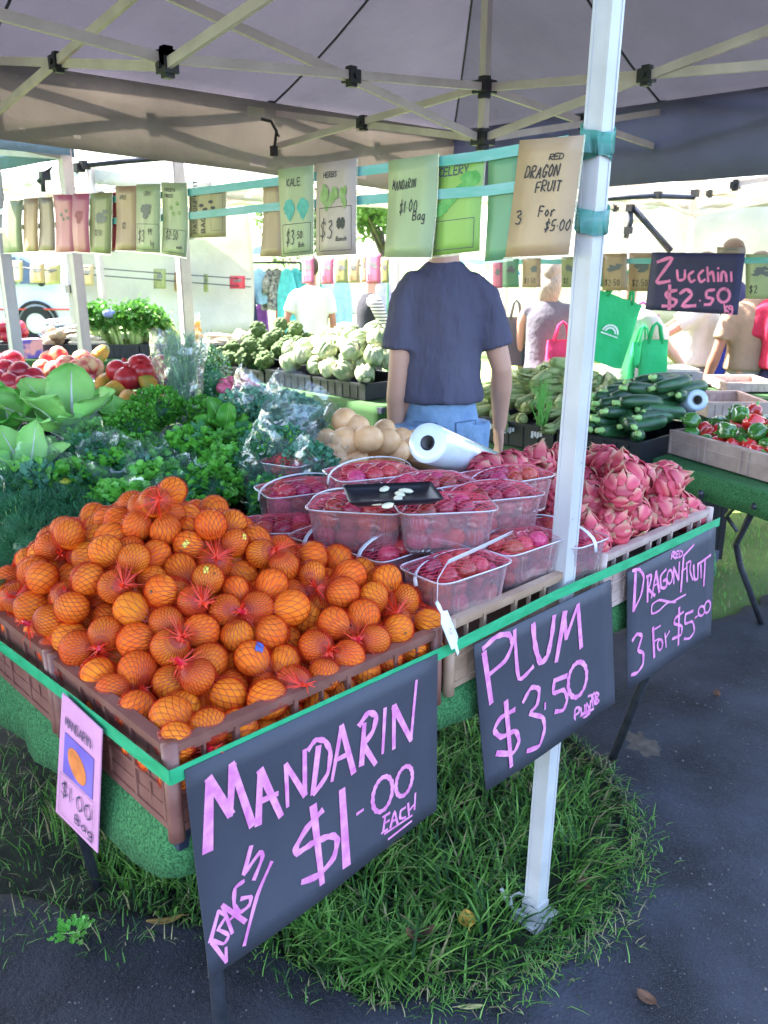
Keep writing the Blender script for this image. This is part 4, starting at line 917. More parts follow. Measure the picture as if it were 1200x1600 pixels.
def tuft(mb, p, d, R_, L=.026, n=44):
    d = Vector(d).normalized(); a = d.orthogonal().normalized(); b = d.cross(a)
    for k in range(n):                                     # strands that gather to the knot and flare beyond it
        an = R_.uniform(0, 6.28); rr = R_.uniform(.014, .040); q = a * math.cos(an) + b * math.sin(an)
        e = p - d * R_.uniform(.004, .016) + q * rr
        mb.tube([e, p + q * rr * .35 + d * .002, p + d * .009], [.0005, .0007, .0013], 3, caps=False)
    for k in range(8):
        an = R_.uniform(0, 6.28); q = a * math.cos(an) + b * math.sin(an); l = L * R_.uniform(.4, 1)
        mb.tube([p + d * .006, p + d * (.012 + l * .5) + q * l * .18, p + d * (.01 + l * .8) + q * l * R_.uniform(.3, .8)], [.0022, .0013, .0006], 3, caps=False)
bags = []; centers = {}
Rb = random.Random(11)
for k in range(K):
    idx = np.where(lab == k)[0]
    if len(idx) < 3: continue
    c = MP[idx].mean(0)
    t = thing('mandarin_bag', 'x', 'mandarin bag', c.tolist(), group='red net bags of mandarins heaped in the brown crates')
    for i in idx:
        o = inst(MM[i % 4], 'mandarin', t, (MP[i] - c).tolist(), (Rb.uniform(0, 6.3), Rb.uniform(0, 6.3), Rb.uniform(0, 6.3)), float(MR[i]))
        if i % 3 == 0: inst(cal, 'stem_scar', o)
    top = (MP[idx][:, 2]).argmax()
    ax = Vector((Rb.gauss(-.5, .7), Rb.gauss(-.5, .7), Rb.uniform(.1, .9)))
    V, F_, poles = net_of(MP[idx] - c, MR[idx], ax, seed=k)
    me = np_mesh('net', V, F_, M['net']); no = bpy.data.objects.new('net', me); COL.objects.link(no); no.parent = t
    no['kind'] = 'stuff'
    V2, F2 = film_of(MP[idx] - c, MR[idx], ax); fo = bpy.data.objects.new('net_haze', np_mesh('net_haze', V2, F2, M['nethaze'])); COL.objects.link(fo); fo.parent = no; fo['kind'] = 'stuff'
    fo.data.polygons.foreach_set('use_smooth', [True] * len(fo.data.polygons))
    mb = MB(); tuft(mb, poles[0], poles[0], Rb); mb2 = MB()
    if poles[1].z > -.01: tuft(mb, poles[1], poles[1], Rb)
    kn = mb.build('gathered_net', M['netred'], t, world=False); kn['kind'] = 'stuff'
    if k % 3 == 0: MB().tube([poles[0] + poles[0].normalized() * .006, poles[0] + poles[0].normalized() * .02], [.0055, .0045], 8).build('clip', M['clip'], kn, world=False)
    bags.append(t)
order_labels(bags, 'red net bag of mandarins', 5)
# paper stickers on a few fruit
lblm = [mat('blue fruit sticker', (.03, .12, .42), .4), mat('yellow fruit sticker', (.75, .68, .1), .4)]
def on_fruit(px, py, m, sz):
    r = ray(px, py).normalized(); best = None
    for i in range(len(MP)):
        oc = Vector(MP[i].tolist()) - CAM; b = oc.dot(r); p2 = oc.length_squared - b * b
        if p2 < (MR[i] * .8) ** 2:
            tt = b - math.sqrt(MR[i] ** 2 - p2)
            if best is None or tt < best[0]: best = (tt, i)
    if not best: return
    p = CAM + r * best[0]; c = Vector(MP[best[1]].tolist()); n = (p - c).normalized(); a = n.orthogonal().normalized(); b = n.cross(a)
    rr = MR[best[1]] * 1.035
    mb = MB(); mb.slab(lambda u, v: c + ((p - c) + a * (u - .5) * sz * 1.7 + b * (v - .5) * sz).normalized() * rr, 4, 4, n * .0004)
    k = lab[best[1]]
    bag = [t for t in bags if (Vector(t.location) - Vector(MP[lab == k].mean(0).tolist())).length < .01]
    if bag: mb.build('sticker', m, bag[0], smooth=True)
for (px, py, m, s_) in ((406, 1010, 0, .014), (290, 850, 1, .009), (322, 890, 1, .009), (382, 838, 1, .008), (224, 1082, 0, .008)): on_fruit(px, py, lblm[m], s_)

# ---------------------------------------------------------------- plum punnets
M['punnet'] = clear_plastic('clear punnet plastic', (.96, .90, .92), body=.09, gloss=.40, rough=.10, dcol=(.88, .80, .82))
M['plum'] = mat('dark red plum', (.28, .016, .035), .22, col2=(.46, .06, .09), scale=2.2, spec=.5, objvar=.5, huevar=.03, speck=(16, .05, (.35, .16, .2)))
M['handle'] = mat('white tape handle', (.70, .72, .78), .35, var=.05, trans=.15)
M['rednet'] = mat('crimson plum netting', (.62, .03, .07), .4)
def punnet_mesh():
    mb = MB(); n = 112
    def ring(hx, hy, z, rib, o=0.0):
        out = []
        for k in range(n):
            a = 2 * math.pi * k / n; c, s_ = math.cos(a), math.sin(a); e = .32
            x = math.copysign(abs(c) ** e, c); y = math.copysign(abs(s_) ** e, s_)
            w = (.5 + .5 * math.cos(k * math.pi)) * rib
            nrm = Vector((x * hy, y * hx, 0)).normalized()
            out.append(Vector((x * (hx - o), y * (hy - o), z)) - nrm * w)
        return out
    R_ = [ring(.078, .046, 0, 0), ring(.083, .051, .006, .0), ring(.084, .052, .010, .0022), ring(.092, .059, .078, .0022), ring(.093, .060, .081, 0), ring(.094, .061, .088, 0), ring(.099, .066, .090, 0), ring(.099, .066, .0865, 0)]
    vs = [v for r in R_ for v in r]; m = len(R_)
    fs = [(r * n + k, r * n + (k + 1) % n, (r + 1) * n + (k + 1) % n, (r + 1) * n + k) for r in range(m - 1) for k in range(n)]
    fs.append(tuple(range(n - 1, -1, -1)))
    mb.add(vs, fs)
    return mb.mesh('tub', M['punnet'], False)
PM = punnet_mesh()
RIM = MB().tube([Vector((math.copysign(abs(math.cos(a)) ** .32, math.cos(a)) * .098, math.copysign(abs(math.sin(a)) ** .32, math.sin(a)) * .065, .089)) for a in [2 * math.pi * k / 40 for k in range(41)]], .0016, 5, caps=False).mesh('rim', clear_plastic('punnet rim plastic', (.9, .88, .9), body=.5, gloss=.5, dcol=(.85, .8, .84)), True)
PLM = MB().ball((0, 0, 0), (1, 1, 1.08), 18, 12, fn=lambda d: 1 - .06 * math.exp(-(d.x ** 2) / .02) * (1 if d.y > 0 else .1) - .10 * math.exp(-(1 - d.z) / .03)).mesh('plum', M['plum'], True)
def net_sheet(seed):
    R_ = random.Random(seed); mb = MB()
    H = lambda x, y: .089 + .020 * max(0, 1 - (x / .1) ** 2) * max(0, 1 - (y / .067) ** 2) + .004 * noise.noise(Vector((x * 45, y * 45, seed)))
    for s_ in (-1, 1):
        for k in range(-18, 19):
            pts = []
            for q in range(13):
                x = -.094 + .188 * q / 12; y = s_ * x * .62 + k * .0125
                if abs(y) <= .062: pts.append((x, y, H(x, y)))
            if len(pts) > 1: mb.tube(pts, .00045, 3, caps=False, flat=.6)
    return mb.mesh('netting', M['rednet'])
NS = [net_sheet(1), net_sheet(5)]
# red film that sags round the fruit inside the sides
FILM = clear_plastic('pink film lining', (.96, .62, .66), body=.10, gloss=.25, rough=.2, crinkle=.5, cscale=20, dcol=(.9, .30, .38))
def lining(seed):
    mb = MB(); n = 48
    def ring(hx, hy, z):
        return [Vector((math.copysign(abs(math.cos(a)) ** .4, math.cos(a)) * (hx + .003 * noise.noise(Vector((k * .6, z * 90, seed)))), math.copysign(abs(math.sin(a)) ** .4, math.sin(a)) * (hy + .003 * noise.noise(Vector((k * .6, z * 90, seed + 9)))), z)) for k in range(n) for a in [2 * math.pi * k / n]]
    R_ = [ring(.078, .047, .012), ring(.082, .050, .035), ring(.085, .053, .06), ring(.088, .056, .086)]
    mb.add([v for r in R_ for v in r], [(r * n + k, r * n + (k + 1) % n, (r + 1) * n + (k + 1) % n, (r + 1) * n + k) for r in range(3) for k in range(n)])
    return mb.mesh('film_lining', FILM, True)
LN = [lining(1), lining(2)]
def punnet(x, y, z, rz, label, handle=1, net=True, tilt=(0, 0), hb=0.0):
    t = thing('plum_punnet', label, 'punnet', (x, y, z), (tilt[0], tilt[1], rz), group='clear punnets of plums with white handles')
    t.scale = (1.06, 1.06, 1.03)
    inst(PM, 'tub', t); inst(RIM, 'rim', t); inst(random.choice(LN), 'film_lining', t)
    R_ = random.Random(int(x * 1000 + y * 77))
    for lay, zz in ((0, .024), (1, .060), (2, .088)):
        for i in range(4 if lay < 2 else 3):
            for j in range(2):
                s_ = R_.uniform(.019, .0225)
                xx = -.058 + i * .0385 + (lay % 2) * .004 + (.016 if lay == 2 else 0)
                inst(PLM, 'plum', t, (xx + R_.uniform(-.003, .003), (j - .5) * .046 + R_.uniform(-.004, .004), zz + R_.uniform(-.003, .003) - (.006 if lay == 2 else 0)), (R_.uniform(0, 6), R_.uniform(0, 6), R_.uniform(0, 6)), s_)
    if net: 
        o = inst(R_.choice(NS), 'netting', t); o['kind'] = 'stuff'
    if handle:
        mb = MB(); s1, s2 = (.1, -.1); pts = []
        for k in range(15):
            u = k / 14; a = u * math.pi; pts.append((math.cos(a) * .102, hb * math.sin(a), .070 + (.052 if handle == 1 else .034) * math.sin(a) ** .7 + .0))
        mb.tube(pts, .0055, 6, flat=.16, side=(0, 1, 0)); mb.build('handle', M['handle'], t, world=False, smooth=True)
    return t
PB = .928
punnet(.695, .075, PB, -.07, 'plum punnet at the front left corner with a hanging white tag', 2, hb=.03)
punnet(.905, .085, PB, -.05, 'front plum punnet half hidden by the white tent leg, left side', 2, hb=.04)
punnet(1.06, .085, PB - .02, 1.5, 'plum punnet just right of the white tent leg at the front', 1)
punnet(.69, .245, PB, .0, 'lower plum punnet beneath the pile, under the black sample tray')
punnet(.90, .235, PB, .0, 'lower plum punnet beneath the middle of the pile', 0)
punnet(.665, .40, PB, .1, 'lower plum punnet at the back left of the plum crate')
punnet(.905, .38, PB, .0, 'lower plum punnet at the back right of the plum crate', 0)
PT = PB + .094
punnet(.755, .165, PT, -.62, 'large open plum punnet on top at the centre of the pile, no handle raised', 0)
punnet(.915, .165, PT - .004, -.45, 'upper plum punnet between the centre one and the white leg', 2, hb=.035)
punnet(1.045, .225, PT, -.25, 'upper plum punnet directly left of the white leg', 2, hb=.02)
punnet(.650, .315, PT - .01, -.95, 'upper plum punnet that carries the black sample tray', 1)
punnet(.800, .435, PT + .012, -.35, 'highest plum punnet at the back beneath a wide white handle', 1)
punnet(.865, .315, PT, -.35, 'upper plum punnet behind the centre one with a loose handle', 2, hb=.03)
punnet(.625, .545, PB - .01, -.7, 'low plum punnet at the far left beside the mandarin heap', 0)
punnet(.72, .60, PB + .05, -.3, 'plum punnet at the very back left near the round pale fruit', 1)
# tags on strings
def tag_label(px, py, z, pts, label, w_=.028, L=.062):
    a, b = pts; P0 = at(*a[:2], Y=a[2]); P1 = at(*b[:2], Y=b[2])
    d = (P1 - P0).normalized(); L = (P1 - P0).length; s_ = d.cross(Vector((.35, -1, .2)).normalized()).normalized(); nrm = s_.cross(d).normalized()
    if nrm.y > 0: nrm = -nrm; 
    t = thing('swing_tag', label, 'tag', P0)
    prof = [(0, .22), (.10, .30), (.20, .22), (.24, .5), (.28, .9), (.78, .95), (.84, .3), (1, .22)]
    mb = MB(); vs = []
    for (u, q) in prof: vs += [P0 + d * (L * u) - s_ * (w_ * .5 * q) + nrm * .004 * math.sin(u * 3), P0 + d * (L * u) + s_ * (w_ * .5 * q) + nrm * .004 * math.sin(u * 3)]
    m = len(vs); vs += [v - nrm * .001 for v in vs]
    fs = [(2 * i, 2 * i + 1, 2 * i + 3, 2 * i + 2) for i in range(len(prof) - 1)] + [(m + 2 * i, m + 2 * i + 2, m + 2 * i + 3, m + 2 * i + 1) for i in range(len(prof) - 1)]
    mb.add(vs, fs); mb.build('tag_card', M['white_card'], t)
    mb = MB(); st = text_strokes('Lush Fresh Pick', 0, 0, .0045, aw=.55, gap=.2)
    for q in st: stroke_mesh(mb, [P0 + d * (L * .80 - x) + s_ * (w_ * .30 + y) + nrm * .005 for x, y in q] if s_.x > 0 else [P0 + d * (L * .80 - x) - s_ * (w_ * .30 + y) + nrm * .005 for x, y in q], .0007, nrm, ink=.0006)
    mb.build('lettering', GRY, t)
    mb = MB(); stroke_mesh(mb, [P0 + d * (L * .55 + .0055 * math.cos(k * .5236)) + s_ * (.0045 * math.sin(k * .5236)) + nrm * .0052 for k in range(13)], .0018, nrm, ink=.0006)
    mb.build('emblem', mat('rose emblem print', (.6, .2, .22), .5), t)
    return t
tag_label(0, 0, 0, ((682, 940, -.012), (716, 1022, -.026)), 'white tag with small grey print hanging over the crate edge by a ribbon', w_=.040)
tag_label(0, 0, 0, ((535, 812, .36), (572, 862, .30)), 'white tag lying against the plum punnet behind the mandarins', w_=.042)
mb = MB(); mb.tube([at(683, 945, Y=-.012), at(684, 905, Y=.0), at(700, 878, Y=.03), at(745, 858, Y=.06), at(800, 832, Y=.09)], .006, 6, flat=.14, side=(0, 0, 1))
mb.build('tag_ribbon', M['handle']); tag(bpy.data.objects['tag_ribbon'], 'white ribbon looping from the front plum punnet to its hanging tag', 'ribbon')
mb = MB(); mb.tube([at(505, 832, Y=.42), at(520, 816, Y=.40), at(535, 812, Y=.36), at(528, 780, Y=.36), at(545, 765, Y=.37)], .005, 6, flat=.14, side=(0, 0, 1))
mb.build('tag_ribbon', M['handle']); tag(bpy.data.objects['tag_ribbon.001'], 'white ribbon knotted beside the black sample tray', 'ribbon')
# black sample tray with cut fruit
c = at(612, 778, z=1.145); t = thing('sample_tray', 'black foam tray of cut fruit samples on the plum punnets', 'tray', c, -.62)
def trayfn(u, v):
    x, y = (u - .5), (v - .5); e = max(abs(x), abs(y)) * 2; zz = .014 * max(0, (e - .75) / .25) ** 1.3
    return Vector((x * .185, y * .125, zz))
mb = MB(); mb.slab(trayfn, 24, 18, (0, 0, .002)); mb.build('tray_body', mat('black foam', (.012, .012, .018), .35), t, smooth=True, world=False)
pm = mat('cut pale fruit', (.72, .68, .48), .45, var=.1, scale=60, bump=.3, bscale=80)
for i, (px, py, rz) in enumerate(((601, 764, .3), (625, 772, 1.2), (634, 767, 2.1), (606, 790, .1), (622, 779, .8), (590, 786, 2.6))):
    p = at(px, py, z=1.152) - c; p.rotate(Quaternion((0, 0, 1), .62))
    R_ = random.Random(i)
    s = thing('fruit_slice', 'pale cut fruit slice on the black tray, number ' + str(i), 'fruit slice', c + (at(px, py, z=1.150) - c), rz, 'pale fruit samples on the black tray')
    mb = MB(); mb.ball((0, 0, 0), (.014, .009, .005), 10, 6, fn=lambda d: 1 + .25 * noise.noise(d * 2 + Vector((i, 0, 0))) + .2 * d.x * d.x); mb.build('slice_flesh', pm, s, smooth=True, world=False)
SL = [o for o in bpy.data.objects if o.name.startswith('fruit_slice')]
order_labels(SL, 'pale cut fruit slice on the black sample tray', 2)
# dragon fruit ---------------------------------------------------------------------------------
M['dragon'] = mat('dragon fruit skin', (.52, .04, .09), .45, col2=(.78, .16, .20), scale=2.5, bump=.3, bscale=14, objvar=.15, spec=.4)
def scale_mesh(L, W, curl, seed):
    mb = MB()
    def fn(u, v):
        q = (u - .5) * 2; ww = W * (1 - v ** 1.7) * (.65 + .35 * math.sin(min(1, v * 2.2) * 1.57)); 
        return Vector((q * ww, v * L, curl * L * v * v + .30 * W * (1 - q * q) * (1 - v) + .002 * math.sin(v * 9 + seed)))
    mb.slab(fn, 4, 5, (0, 0, .0022)); return mb.mesh('bract', M['bract'], True)
m_, nt_, N_, L_, P_ = new_mat('dragon fruit bract')
tc = N_.new('ShaderNodeTexCoord'); sx = N_.new('ShaderNodeSeparateXYZ'); L_.new(tc.outputs['Generated'], sx.inputs[0])
ra = N_.new('ShaderNodeValToRGB'); L_.new(sx.outputs['Y'], ra.inputs[0]); ra.color_ramp.elements[0].color = (.52, .05, .085, 1); ra.color_ramp.elements[1].color = (.30, .25, .12, 1)
ra.color_ramp.elements[0].position = .40; ra.color_ramp.elements[1].position = 1.0; e_ = ra.color_ramp.elements.new(.72); e_.color = (.66, .20, .17, 1)
oi = N_.new('ShaderNodeObjectInfo'); hs = N_.new('ShaderNodeHueSaturation'); L_.new(ra.outputs[0], hs.inputs['Color']); mr = N_.new('ShaderNodeMapRange'); L_.new(oi.outputs['Random'], mr.inputs[0]); mr.inputs[3].default_value = .75; mr.inputs[4].default_value = 1.15; L_.new(mr.outputs[0], hs.inputs['Value'])
L_.new(hs.outputs[0], P_.inputs['Base Color']); P_.inputs['Roughness'].default_value = .5
M['bract'] = m_
SM = [scale_mesh(.036, .030, .06, 1), scale_mesh(.032, .033, -.05, 2), scale_mesh(.044, .020, .55, 3)]
DB = MB().ball((0, 0, 0), (1, 1, 1.12), 18, 14, fn=lambda d: 1 + .05 * noise.noise(d * 2.2)).mesh('fruit_body', M['dragon'], True)
def dragon(p, r, seed):
    R_ = random.Random(seed)
    t = thing('dragon_fruit', 'x', 'dragon fruit', p, (R_.uniform(-1.3, 1.3), R_.uniform(-1.3, 1.3), R_.uniform(0, 6.3)), group='red dragon fruit heaped in the pale crate')
    inst(DB, 'fruit_body', t, sc=r * .92)
    n = 24
    for i in range(n):
        z = -.75 + 1.68 * (i + .5) / n; a = i * 2.39996 + R_.uniform(-.15, .15); rr = math.sqrt(max(0, 1 - z * z))
        d = Vector((rr * math.cos(a), rr * math.sin(a), z)); up_ = (UP - d * d.z); up_ = up_.normalized() if up_.length > .05 else Vector((1, 0, 0))
        s_ = up_.cross(d).normalized(); n3 = (d + up_ * -.02).normalized(); y = n3.cross(s_).normalized()
        if y.dot(up_) < 0: y = -y; s_ = -s_
        Mx = Matrix((s_, y, s_.cross(y))).transposed()
        pos = Vector((d.x, d.y, d.z * 1.12)) * (r * .90) - y * .006
        inst(SM[2 if z > .72 else (i % 2)], 'bract', t, pos, Mx.to_quaternion(), r / .047 * R_.uniform(.75, 1.25))
    MB().ball((0, 0, r * 1.03), (r * .2, r * .2, r * .12), 8, 5).build('crown_scar', mat('dried crown', (.2, .17, .08), .8) if 'dried crown' not in bpy.data.materials else bpy.data.materials['dried crown'], t, world=False, smooth=True)
    return t
def hd(x, y):
    u = (x - 1.36) / .34; v = (y - .26) / .34
    return .945 + .10 * np.clip(1 - u * u, 0, 1) ** .7 * np.clip(1 - v * v, 0, 1) ** .7 - .02 * np.clip((x - 1.3) / .35, 0, 1)
DP, DR = settle(44, 1.135, 1.675, .03, .46, lambda x, y: hd(x, y) - .085, .046, 150, 9, extra=.08)
ds = [dragon(DP[i].tolist(), float(DR[i]), i) for i in range(len(DP)) if DP[i][2] > float(hd(DP[i][0], DP[i][1])) - .060]
for i, (px, py, z) in enumerate(((760, 738, 1.09), (800, 732, 1.09), (838, 726, 1.09), (742, 745, 1.06), (818, 745, 1.07))):
    ds.append(dragon(at(px, py, z=z), .045, 90 + i))
order_labels(ds, 'red dragon fruit with curling bracts', 5)
# round pale nashi fruit, film roll -----------------------------------------------------------
M['nashi'] = mat('pale russet nashi skin', (.70, .38, .17), .45, col2=(.80, .50, .27), scale=1.5, objvar=.07, spec=.4, speck=(14, .06, (.85, .66, .42)))
NM = MB().ball((0, 0, 0), (1, 1, .9), 24, 16, fn=lambda d: 1 - .14 * math.exp(-(1 - d.z) / .02)).mesh('nashi_fruit', M['nashi'], True)
spots = [(538, 657, 1.13), (556, 668, 1.11), (575, 686, 1.12), (540, 690, 1.11), (602, 690, 1.10), (628, 688, 1.07), (520, 716, 1.07), (552, 716, 1.06), (590, 705, 1.06), (515, 690, 1.08), (617, 705, 1.06), (565, 700, 1.05), (640, 700, 1.05), (525, 735, 1.03), (575, 730, 1.02), (610, 725, 1.02), (600, 672, 1.04), (650, 690, 1.03)]
NN = []
for (px, py, z) in spots:
    o = tag(inst(NM, 'nashi_pear', None, at(px, py, z=z), (random.uniform(-.6, .6), random.uniform(-.6, .6), 0), .044 * random.uniform(.93, 1.07)), 'x', 'pear', 'round pale nashi pears heaped behind the plums'); NN.append(o)
order_labels(NN, 'round pale orange nashi pear', 4)
plastic_crate('plastic_crate', 'tan crate of round nashi pears on the table behind the plums', .98, 1.40, .66, 1.02, .86, .98, M['crate_tan'])
a, b = at(668, 692, z=1.19), at(775, 734, z=1.02)
t = thing('plastic_bag_roll', 'big roll of clear produce bags lying behind the plum punnets', 'roll', a)
d_ = (b - a).normalized(); q = d_.orthogonal().normalized(); w2 = d_.cross(q)
def rollfn(u, v): 
    an = u * 2 * math.pi; L = (b - a).length
    prof = [(.018, .0), (.047, .0), (.048, .003), (.048, L - .003), (.047, L), (.018, L)]
    s_ = v * 5; i = min(4, int(s_)); f = s_ - i; r = prof[i][0] * (1 - f) + prof[i + 1][0] * f; l = prof[i][1] * (1 - f) + prof[i + 1][1] * f
    return a + d_ * l + (q * math.cos(an) + w2 * math.sin(an)) * r
MB().grid(rollfn, 40, 10).build('film', mat('blueish white film roll', (.50, .60, .70), .18, col2=(.66, .74, .80), scale=7, stretch=(1, 1, 1), spec=.8, coat=.6), t, smooth=True)
MB().tube([a - d_ * .001, b + d_ * .001], .0185, 20, caps=False).tube([a, b], .0145, 20, caps=False).build('core', mat('grey cardboard core', (.25, .24, .24), .8), t, smooth=True)
# pink-netted clear bowl of berries left of the pears
punnet(.86, .78, 1.0, .3, 'pink-netted punnet lying between the herb bags and the pears', 0)
# ---------------------------------------------------------------- herbs and greens
def leafmat(name, a, b, tr=.25, rough=.45, sc=30):
    a = tuple(min(.8, q * 1.75) for q in a); b = tuple(min(.8, q * 1.4) for q in b)
    return mat(name, a, rough, col2=b, scale=sc, trans=tr, spec=.45, objvar=.12)
LM = {'parsley': leafmat('parsley green', (.030, .15, .012), (.09, .30, .03)), 'dark': leafmat('dark leaf green', (.012, .075, .025), (.03, .14, .05)), 'fresh': leafmat('fresh leaf green', (.06, .24, .03), (.16, .42, .07), sc=9),
      'kale': leafmat('blue green kale', (.03, .13, .075), (.10, .25, .16)), 'rosemary': leafmat('rosemary needles', (.08, .17, .09), (.34, .46, .34), sc=14), 'dill': leafmat('feathery dark green', (.014, .075, .032), (.05, .19, .08)),
      'stem': leafmat('pale green stem', (.22, .42, .12), (.36, .52, .2)), 'choy': leafmat('pale bok choy leaf', (.16, .38, .09), (.30, .56, .17), sc=8), 'whitestem': leafmat('white stalk', (.60, .68, .50), (.70, .76, .62)),
      'celery': leafmat('celery leaf', (.025, .10, .012), (.08, .20, .03)), 'celerystem': leafmat('celery stalk', (.28, .40, .12), (.45, .55, .25))}
BAG = clear_plastic('clear produce bag', (.97, .99, 1), body=.05, gloss=.20, rough=.20, crinkle=.35, cscale=16, dcol=(.62, .74, .84))
def leaflet(mb, p, d, n, L, W, kind, R_, mi=0):
    """one small leaf: d along, n its upper side"""
    s_ = d.cross(n).normalized(); n = s_.cross(d)
    if kind == 'lobed':
        pts = [p, p + d * L * .35 - s_ * W * .5 + n * L * .1, p + d * L * .62 - s_ * W * .22, p + d * L * .78 - s_ * W * .38 + n * L * .1, p + d * L + n * L * R_.uniform(-.2, .2), p + d * L * .78 + s_ * W * .38 + n * L * .1, p + d * L * .62 + s_ * W * .22, p + d * L * .35 + s_ * W * .5 + n * L * .1]
        mb.add(pts + [p + d * L * .5 - n * L * .06], [(8, i, (i + 1) % 8) for i in range(8)], mi)
    elif kind == 'curly':
        ring = []
        for k in range(6):
            a = k * 1.047 + R_.uniform(-.3, .3); q = R_.uniform(.7, 1.2); ring.append(p + d * (L * .5 + L * .5 * q * math.cos(a)) + s_ * (W * .5 * q * math.sin(a)) + n * (L * R_.uniform(-.35, .4)))
        mb.add([p + d * L * .5] + ring, [(0, 1 + k, 1 + (k + 1) % 6) for k in range(6)], mi)
    elif kind == 'needle':
        mb.add([p - s_ * W * .5, p + s_ * W * .5, p + d * L * .6 + s_ * W * .45 + n * L * .05, p + d * L, p + d * L * .6 - s_ * W * .45 + n * L * .05], [(0, 1, 2, 3, 4)], mi)
    else:                                            # oval
        a = [p, p + d * L * .3 - s_ * W * .42 + n * L * .10, p + d * L * .7 - s_ * W * .40 + n * L * .10, p + d * L - n * L * .12, p + d * L * .7 + s_ * W * .40 + n * L * .10, p + d * L * .3 + s_ * W * .42 + n * L * .10, p + d * L * .35, p + d * L * .7 - n * L * .01]
        mb.add(a, [(0, 6, 1), (1, 6, 7, 2), (2, 7, 3), (3, 7, 4), (4, 7, 6, 5), (5, 6, 0)], mi)
def bag_mesh(mb, base, tip, r0, r1, R_, n=40, m=16, flat=.8, open_=True, rag=.22):
    base, tip = Vector(base), Vector(tip); d = (tip - base); L = d.length; d.normalize(); a = d.orthogonal().normalized(); b = d.cross(a); sd_ = R_.uniform(0, 99)
    def fn(u, v):
        an = u * 2 * math.pi; r = r0 + (r1 - r0) * v ** .8; r *= 1 - (.55 * (1 - v / .12) if v < .12 else 0)
        q = noise.noise(Vector((math.cos(an) * 2.2, math.sin(an) * 2.2, v * 3.5 + sd_))); q2 = abs(noise.noise(Vector((math.cos(an) * 6, math.sin(an) * 6, v * 7 + sd_))))
        r *= 1 + rag * q - rag * .9 * q2
        return base + d * (L * v + (.03 * noise.noise(Vector((math.cos(an) * 3, math.sin(an) * 3, sd_))) if v > .95 else 0)) + a * (r * math.cos(an)) + b * (r * flat * math.sin(an))
    mb.grid(fn, n, m)
def bunch(px, py, z, kind, label, cat, r=(.075, .075, .06), n=480, L=.016, W=.014, leaf='curly', m='parsley', m2=None, bag=0, dirv=(0, -.3, 1), seed=0, X=None, stems=14, core=True, group=None):
    R_ = random.Random(seed * 7 + int(px)); c = at(px, py, z=z + .03); r = tuple(q * 1.1 for q in r)
    t = thing(kind, label, cat, c, group=group)
    base = c - Vector(dirv).normalized() * (r[2] * 1.5) + Vector((.0, .03, -.03))
    mb = MB()
    pts = []
    lumps = [(Vector((R_.gauss(0, 1), R_.gauss(0, 1), R_.gauss(.4, .8))).normalized()) for _ in range(9)]
    for i in range(n):
        d = Vector((R_.gauss(0, 1), R_.gauss(0, 1), R_.gauss(.25, 1))).normalized()
        lu = max(d.dot(l) for l in lumps); q = (.72 + .34 * max(0, lu - .55) / .45) * R_.uniform(.80, 1.05) if R_.random() < .8 else R_.uniform(.4, .85)
        p = c + Vector((d.x * r[0], d.y * r[1], d.z * r[2])) * q
        out = (d + Vector((R_.gauss(0, .55), R_.gauss(0, .55), R_.gauss(.15, .5)))).normalized()
        nn = out.orthogonal().normalized() if R_.random() < .35 else (d * .7 + UP * .5 + Vector((R_.gauss(0, .3), R_.gauss(0, .3), 0)))
        if abs(out.dot(nn.normalized())) > .95: nn = out.orthogonal()
        s_ = R_.uniform(.65, 1.25); leaflet(mb, p, out, nn, L * s_, W * s_, leaf, R_, 0 if R_.random() < .72 else 1)
        if i % max(1, n // stems) == 0: pts.append(p)
    lo = mb.build('foliage', [LM[m], LM[m2 or m]], t); lo['kind'] = 'stuff'
    mb = MB()
    for p in pts: mb.tube([base, base.lerp(p, .5) + Vector((0, 0, .012)), p], [.0018, .0014, .0008], 4, caps=False)
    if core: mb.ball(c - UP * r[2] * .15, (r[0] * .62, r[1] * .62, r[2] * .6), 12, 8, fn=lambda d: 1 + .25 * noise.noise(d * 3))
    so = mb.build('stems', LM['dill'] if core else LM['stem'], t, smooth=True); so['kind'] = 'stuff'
    mb = MB()
    for p in pts[::2]: mb.tube([base, p.lerp(c, -.03)], [.0016, .0009], 4, caps=False)
    so = mb.build('pale_stems', LM['stem'], t); so['kind'] = 'stuff'
    if bag:
        mb = MB(); dv = Vector(dirv).normalized(); bag_mesh(mb, c - dv * r[2] * 1.5, c + dv * r[2] * 1.35, max(r[0], r[1]) * .75, max(r[0], r[1]) * 1.22, R_)
        mb.build('plastic_bag', BAG, t, smooth=True)
    return t
B = bunch
# curly parsley
B(205, 668, 1.075, 'parsley_bunch', 'curly parsley bunch below the big bok choy leaves', 'parsley', n=700, seed=1)
B(248, 640, 1.10, 'parsley_bunch', 'curly parsley bunch left of the rosemary bag, topmost', 'parsley', n=700, seed=2)
B(322, 652, 1.07, 'parsley_bunch', 'curly parsley bunch at the foot of the rosemary bag', 'parsley', n=600, seed=3)
B(215, 712, 1.04, 'parsley_bunch', 'curly parsley bunch above the blue glinting bag', 'parsley', r=(.07, .07, .05), n=600, seed=4)
B(150, 690, 1.06, 'parsley_bunch', 'curly parsley bunch at the left of the herb heap', 'parsley', n=600, seed=5)
